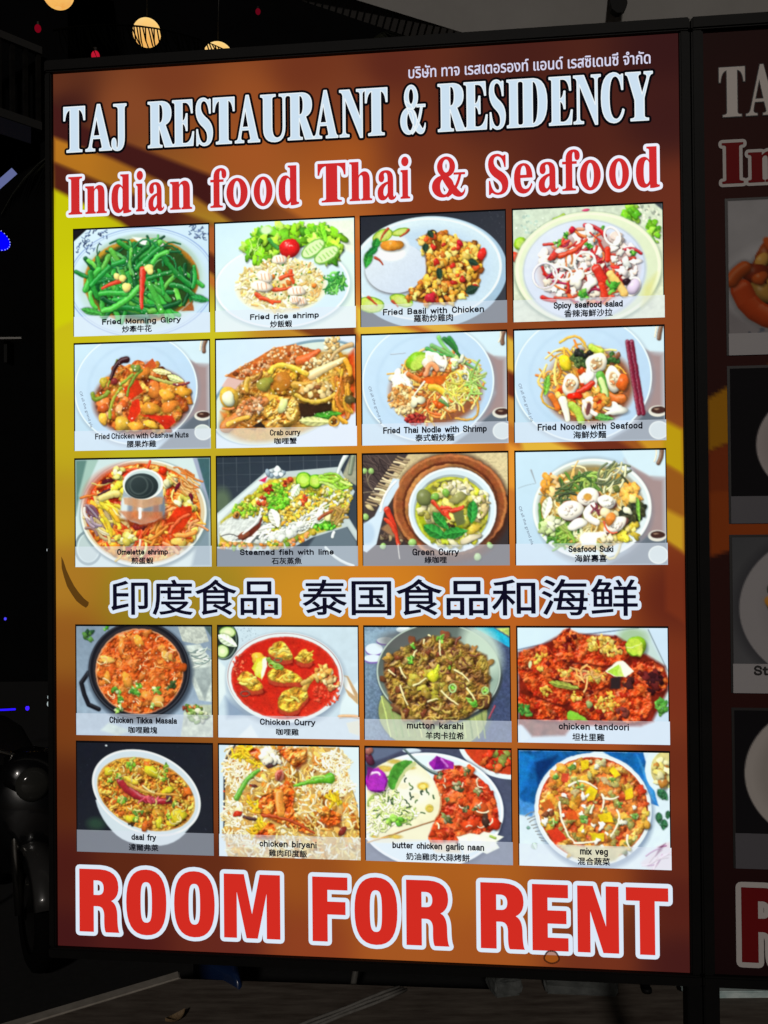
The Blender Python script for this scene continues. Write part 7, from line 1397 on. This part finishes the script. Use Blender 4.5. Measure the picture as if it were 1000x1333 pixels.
for i, (x, y, z, r_, lab) in enumerate(((-2.69, 8.0, 5.86, .128, 'round glowing lantern cut by the top of the picture'), (-1.95, 8.0, 5.52, .115, 'round glowing lantern with palm leaflets across it'), (-1.355, 8.0, 5.30, .128, 'round glowing lantern just peeping over the sign'))):
    l = empty('lantern', (x, y, z)); tag(l, lab, 'lantern', 'round lanterns in the palm')
    m = MB(); m.lathe([(r_ * math.sin(t) * (1 + .008 * math.cos(t * 40)), r_ * math.cos(t)) for t in np.linspace(.22, math.pi - .22, 40)], n=40); m.build('globe', M_LANT, l, True)
    m = MB(); m.lathe([(0, r_ * 1.06), (r_ * .25, r_ * 1.04), (r_ * .25, r_ * .95), (0, r_ * .95)], n=20); m.build('cap', M_BLACK, l, True)
    m = MB(); m.tube([(0, 0, r_), (.01, .02, r_ + .5), (0, .05, 6.6 - z)], .005, 6); m.build('cord', M_CABLEB, l, True)
# leaflets hanging in front of the lower two lanterns belong to a low frond of the same palm
fr_ = empty('palm_frond', (-2.35, 7.6, 5.22)); tag(fr_, 'single drooping palm frond in front of the lanterns', 'frond')
q = random.Random(8); m = MB()
pts = [Vector((-.25 + 1.75 * t, 0, .12 + .12 * math.sin(t * 2.4) - .46 * t * t)) for t in np.linspace(0, 1, 16)]
m.tube(pts, [.010 - .008 * i / 15 for i in range(16)], 6)
for i in range(2, 76):
    t = i / 76 * 15; a = min(int(t), 14); p = pts[a].lerp(pts[a + 1], t - a)
    e = p + Vector((.07 + q.uniform(-.05, .08), q.uniform(-.02, .02), -.20 - q.uniform(0, .10))); w_ = Vector((.0055, 0, 0)); mm = p.lerp(e, .5) + Vector((-.012, 0, .0))
    m.add([p - w_, p + w_, mm + w_, e, mm - w_], [(0, 1, 2, 3, 4)])
m.build('leaflets', mat_pbr('dark_leaf', (.0012, .0014, .0008), .9, 0, .02), fr_)

# ------------------------------------------------------------------ small lights in the dark
def glow(name, label, cat, pts, r, rgb, st, grp=None):
    m = MB(); m.tube(pts, r, 10); return thing_mesh(m, name, mat_emit(name + '_glow', rgb, st), label, cat, grp, True)
def bulb(x, y, z, r_, rgb, st, lab, grp, nm='fairy_light'):
    b = empty(nm, (x, y, z)); tag(b, lab, 'light', grp)
    m = MB(); m.lathe([(r_ * math.sin(t) , r_ * 1.25 * math.cos(t)) for t in np.linspace(0.05, math.pi - .05, 12)], n=14); m.build('glass', mat_emit('bulb_glow', rgb, st), b, True)
    m = MB(); m.tube([(0, 0, r_ * 1.1), (0, 0, r_ * 2.0)], r_ * .5, 8); m.build('socket', M_CABLEB, b)
GR = 'small red lights in the palm'
bulb(-2.97, 8.3, 5.72, .028, (190, 10, 44), .3, 'red light nearest the balcony rail', GR); bulb(-2.47, 8.3, 5.475, .036, (230, 30, 60), .6, 'red light just above the top left corner of the sign', GR); bulb(-1.055, 8.3, 5.85, .022, (150, 10, 40), .35, 'red light right of the lanterns, high above the sign', GR)
ns = empty('neon_sign', (-2.425, 6.0, 3.20), R(12)); tag(ns, 'round blue neon sign ringed with white dots at the left edge', 'neon sign')
M90 = Matrix.Rotation(R(30), 4, 'Y') @ Matrix.Rotation(math.pi / 2, 4, 'X')
m = MB(); m.lathe([(0, .012), (.075, .012), (.078, 0), (.075, -.012), (0, -.012)], n=40, M=M90 @ Matrix.Diagonal((1.3, .78, 1, 1))); m.build('disc', mat_emit('neon_blue', (2, 0, 235), 1.2), ns, True)
for k in range(26):
    a = 2 * math.pi * k / 26; p = M90 @ Vector((.102 * math.cos(a), .0625 * math.sin(a), .014)); m = MB(); m.lathe([(.0001, .0035), (.0035, 0), (.0001, -.0035)], n=8, cen=p); m.build('led', mat_emit('led_white', (170, 180, 255), 1.2) if k == 0 else bpy.data.materials['led_white'], ns, True)
m = MB(); m.box(-.02, .014, .0, .02, .03, .9); m.build('mount', M_BLACK, ns)
glow('tube_light', 'bluish white tube light slanting at the left edge', 'tube light', [(-2.62, 6.2, 3.46), (-2.49, 6.2, 3.60), (-2.375, 6.2, 3.70)], .024, (96, 104, 150), 1.0)
glow('led_strip', 'blue strip of lights low at the left edge', 'light strip', [(-2.55, 6.0, .245), (-2.42, 6.0, .252), (-2.31, 6.0, .256)], .006, (40, 20, 255), 1.4)
bulb(-2.235, 6.0, .262, .012, (60, 30, 255), 1.4, 'blue light at the end of the blue strip', 'tiny distant lights', 'small_light'); bulb(-2.37, 6.0, .82, .008, (80, 70, 255), 1.0, 'tiny blue light at the left edge above the blue strip', 'tiny distant lights', 'small_light'); bulb(-2.10, 6.0, 1.247, .009, (220, 230, 235), .8, 'tiny white light left of the Chinese lettering', 'tiny distant lights', 'small_light')
for z, r_, lab in ((.375, .008, 'topmost of three stacked white lights left of the sign'), (.330, .013, 'middle of three stacked white lights left of the sign'), (.288, .016, 'lowest of three stacked white lights left of the sign')): bulb(-2.096, 6.0, z, r_, (190, 205, 205), .85, lab, 'three stacked white lights', 'small_light')
sf = empty('wall_shelf', (-2.28, 6.1, 2.58)); tag(sf, 'narrow pale shelf edge on a dark stall at the left', 'shelf')
m = MB(); m.box(-.16, -.05, 0, .0, .12, .012); m.build('board', mat_pbr('shelf_board', (.25, .24, .22), .5), sf); m = MB(); m.box(-.13, .0, -.14, -.11, .12, -.001); m.build('bracket', M_BLACK, sf)
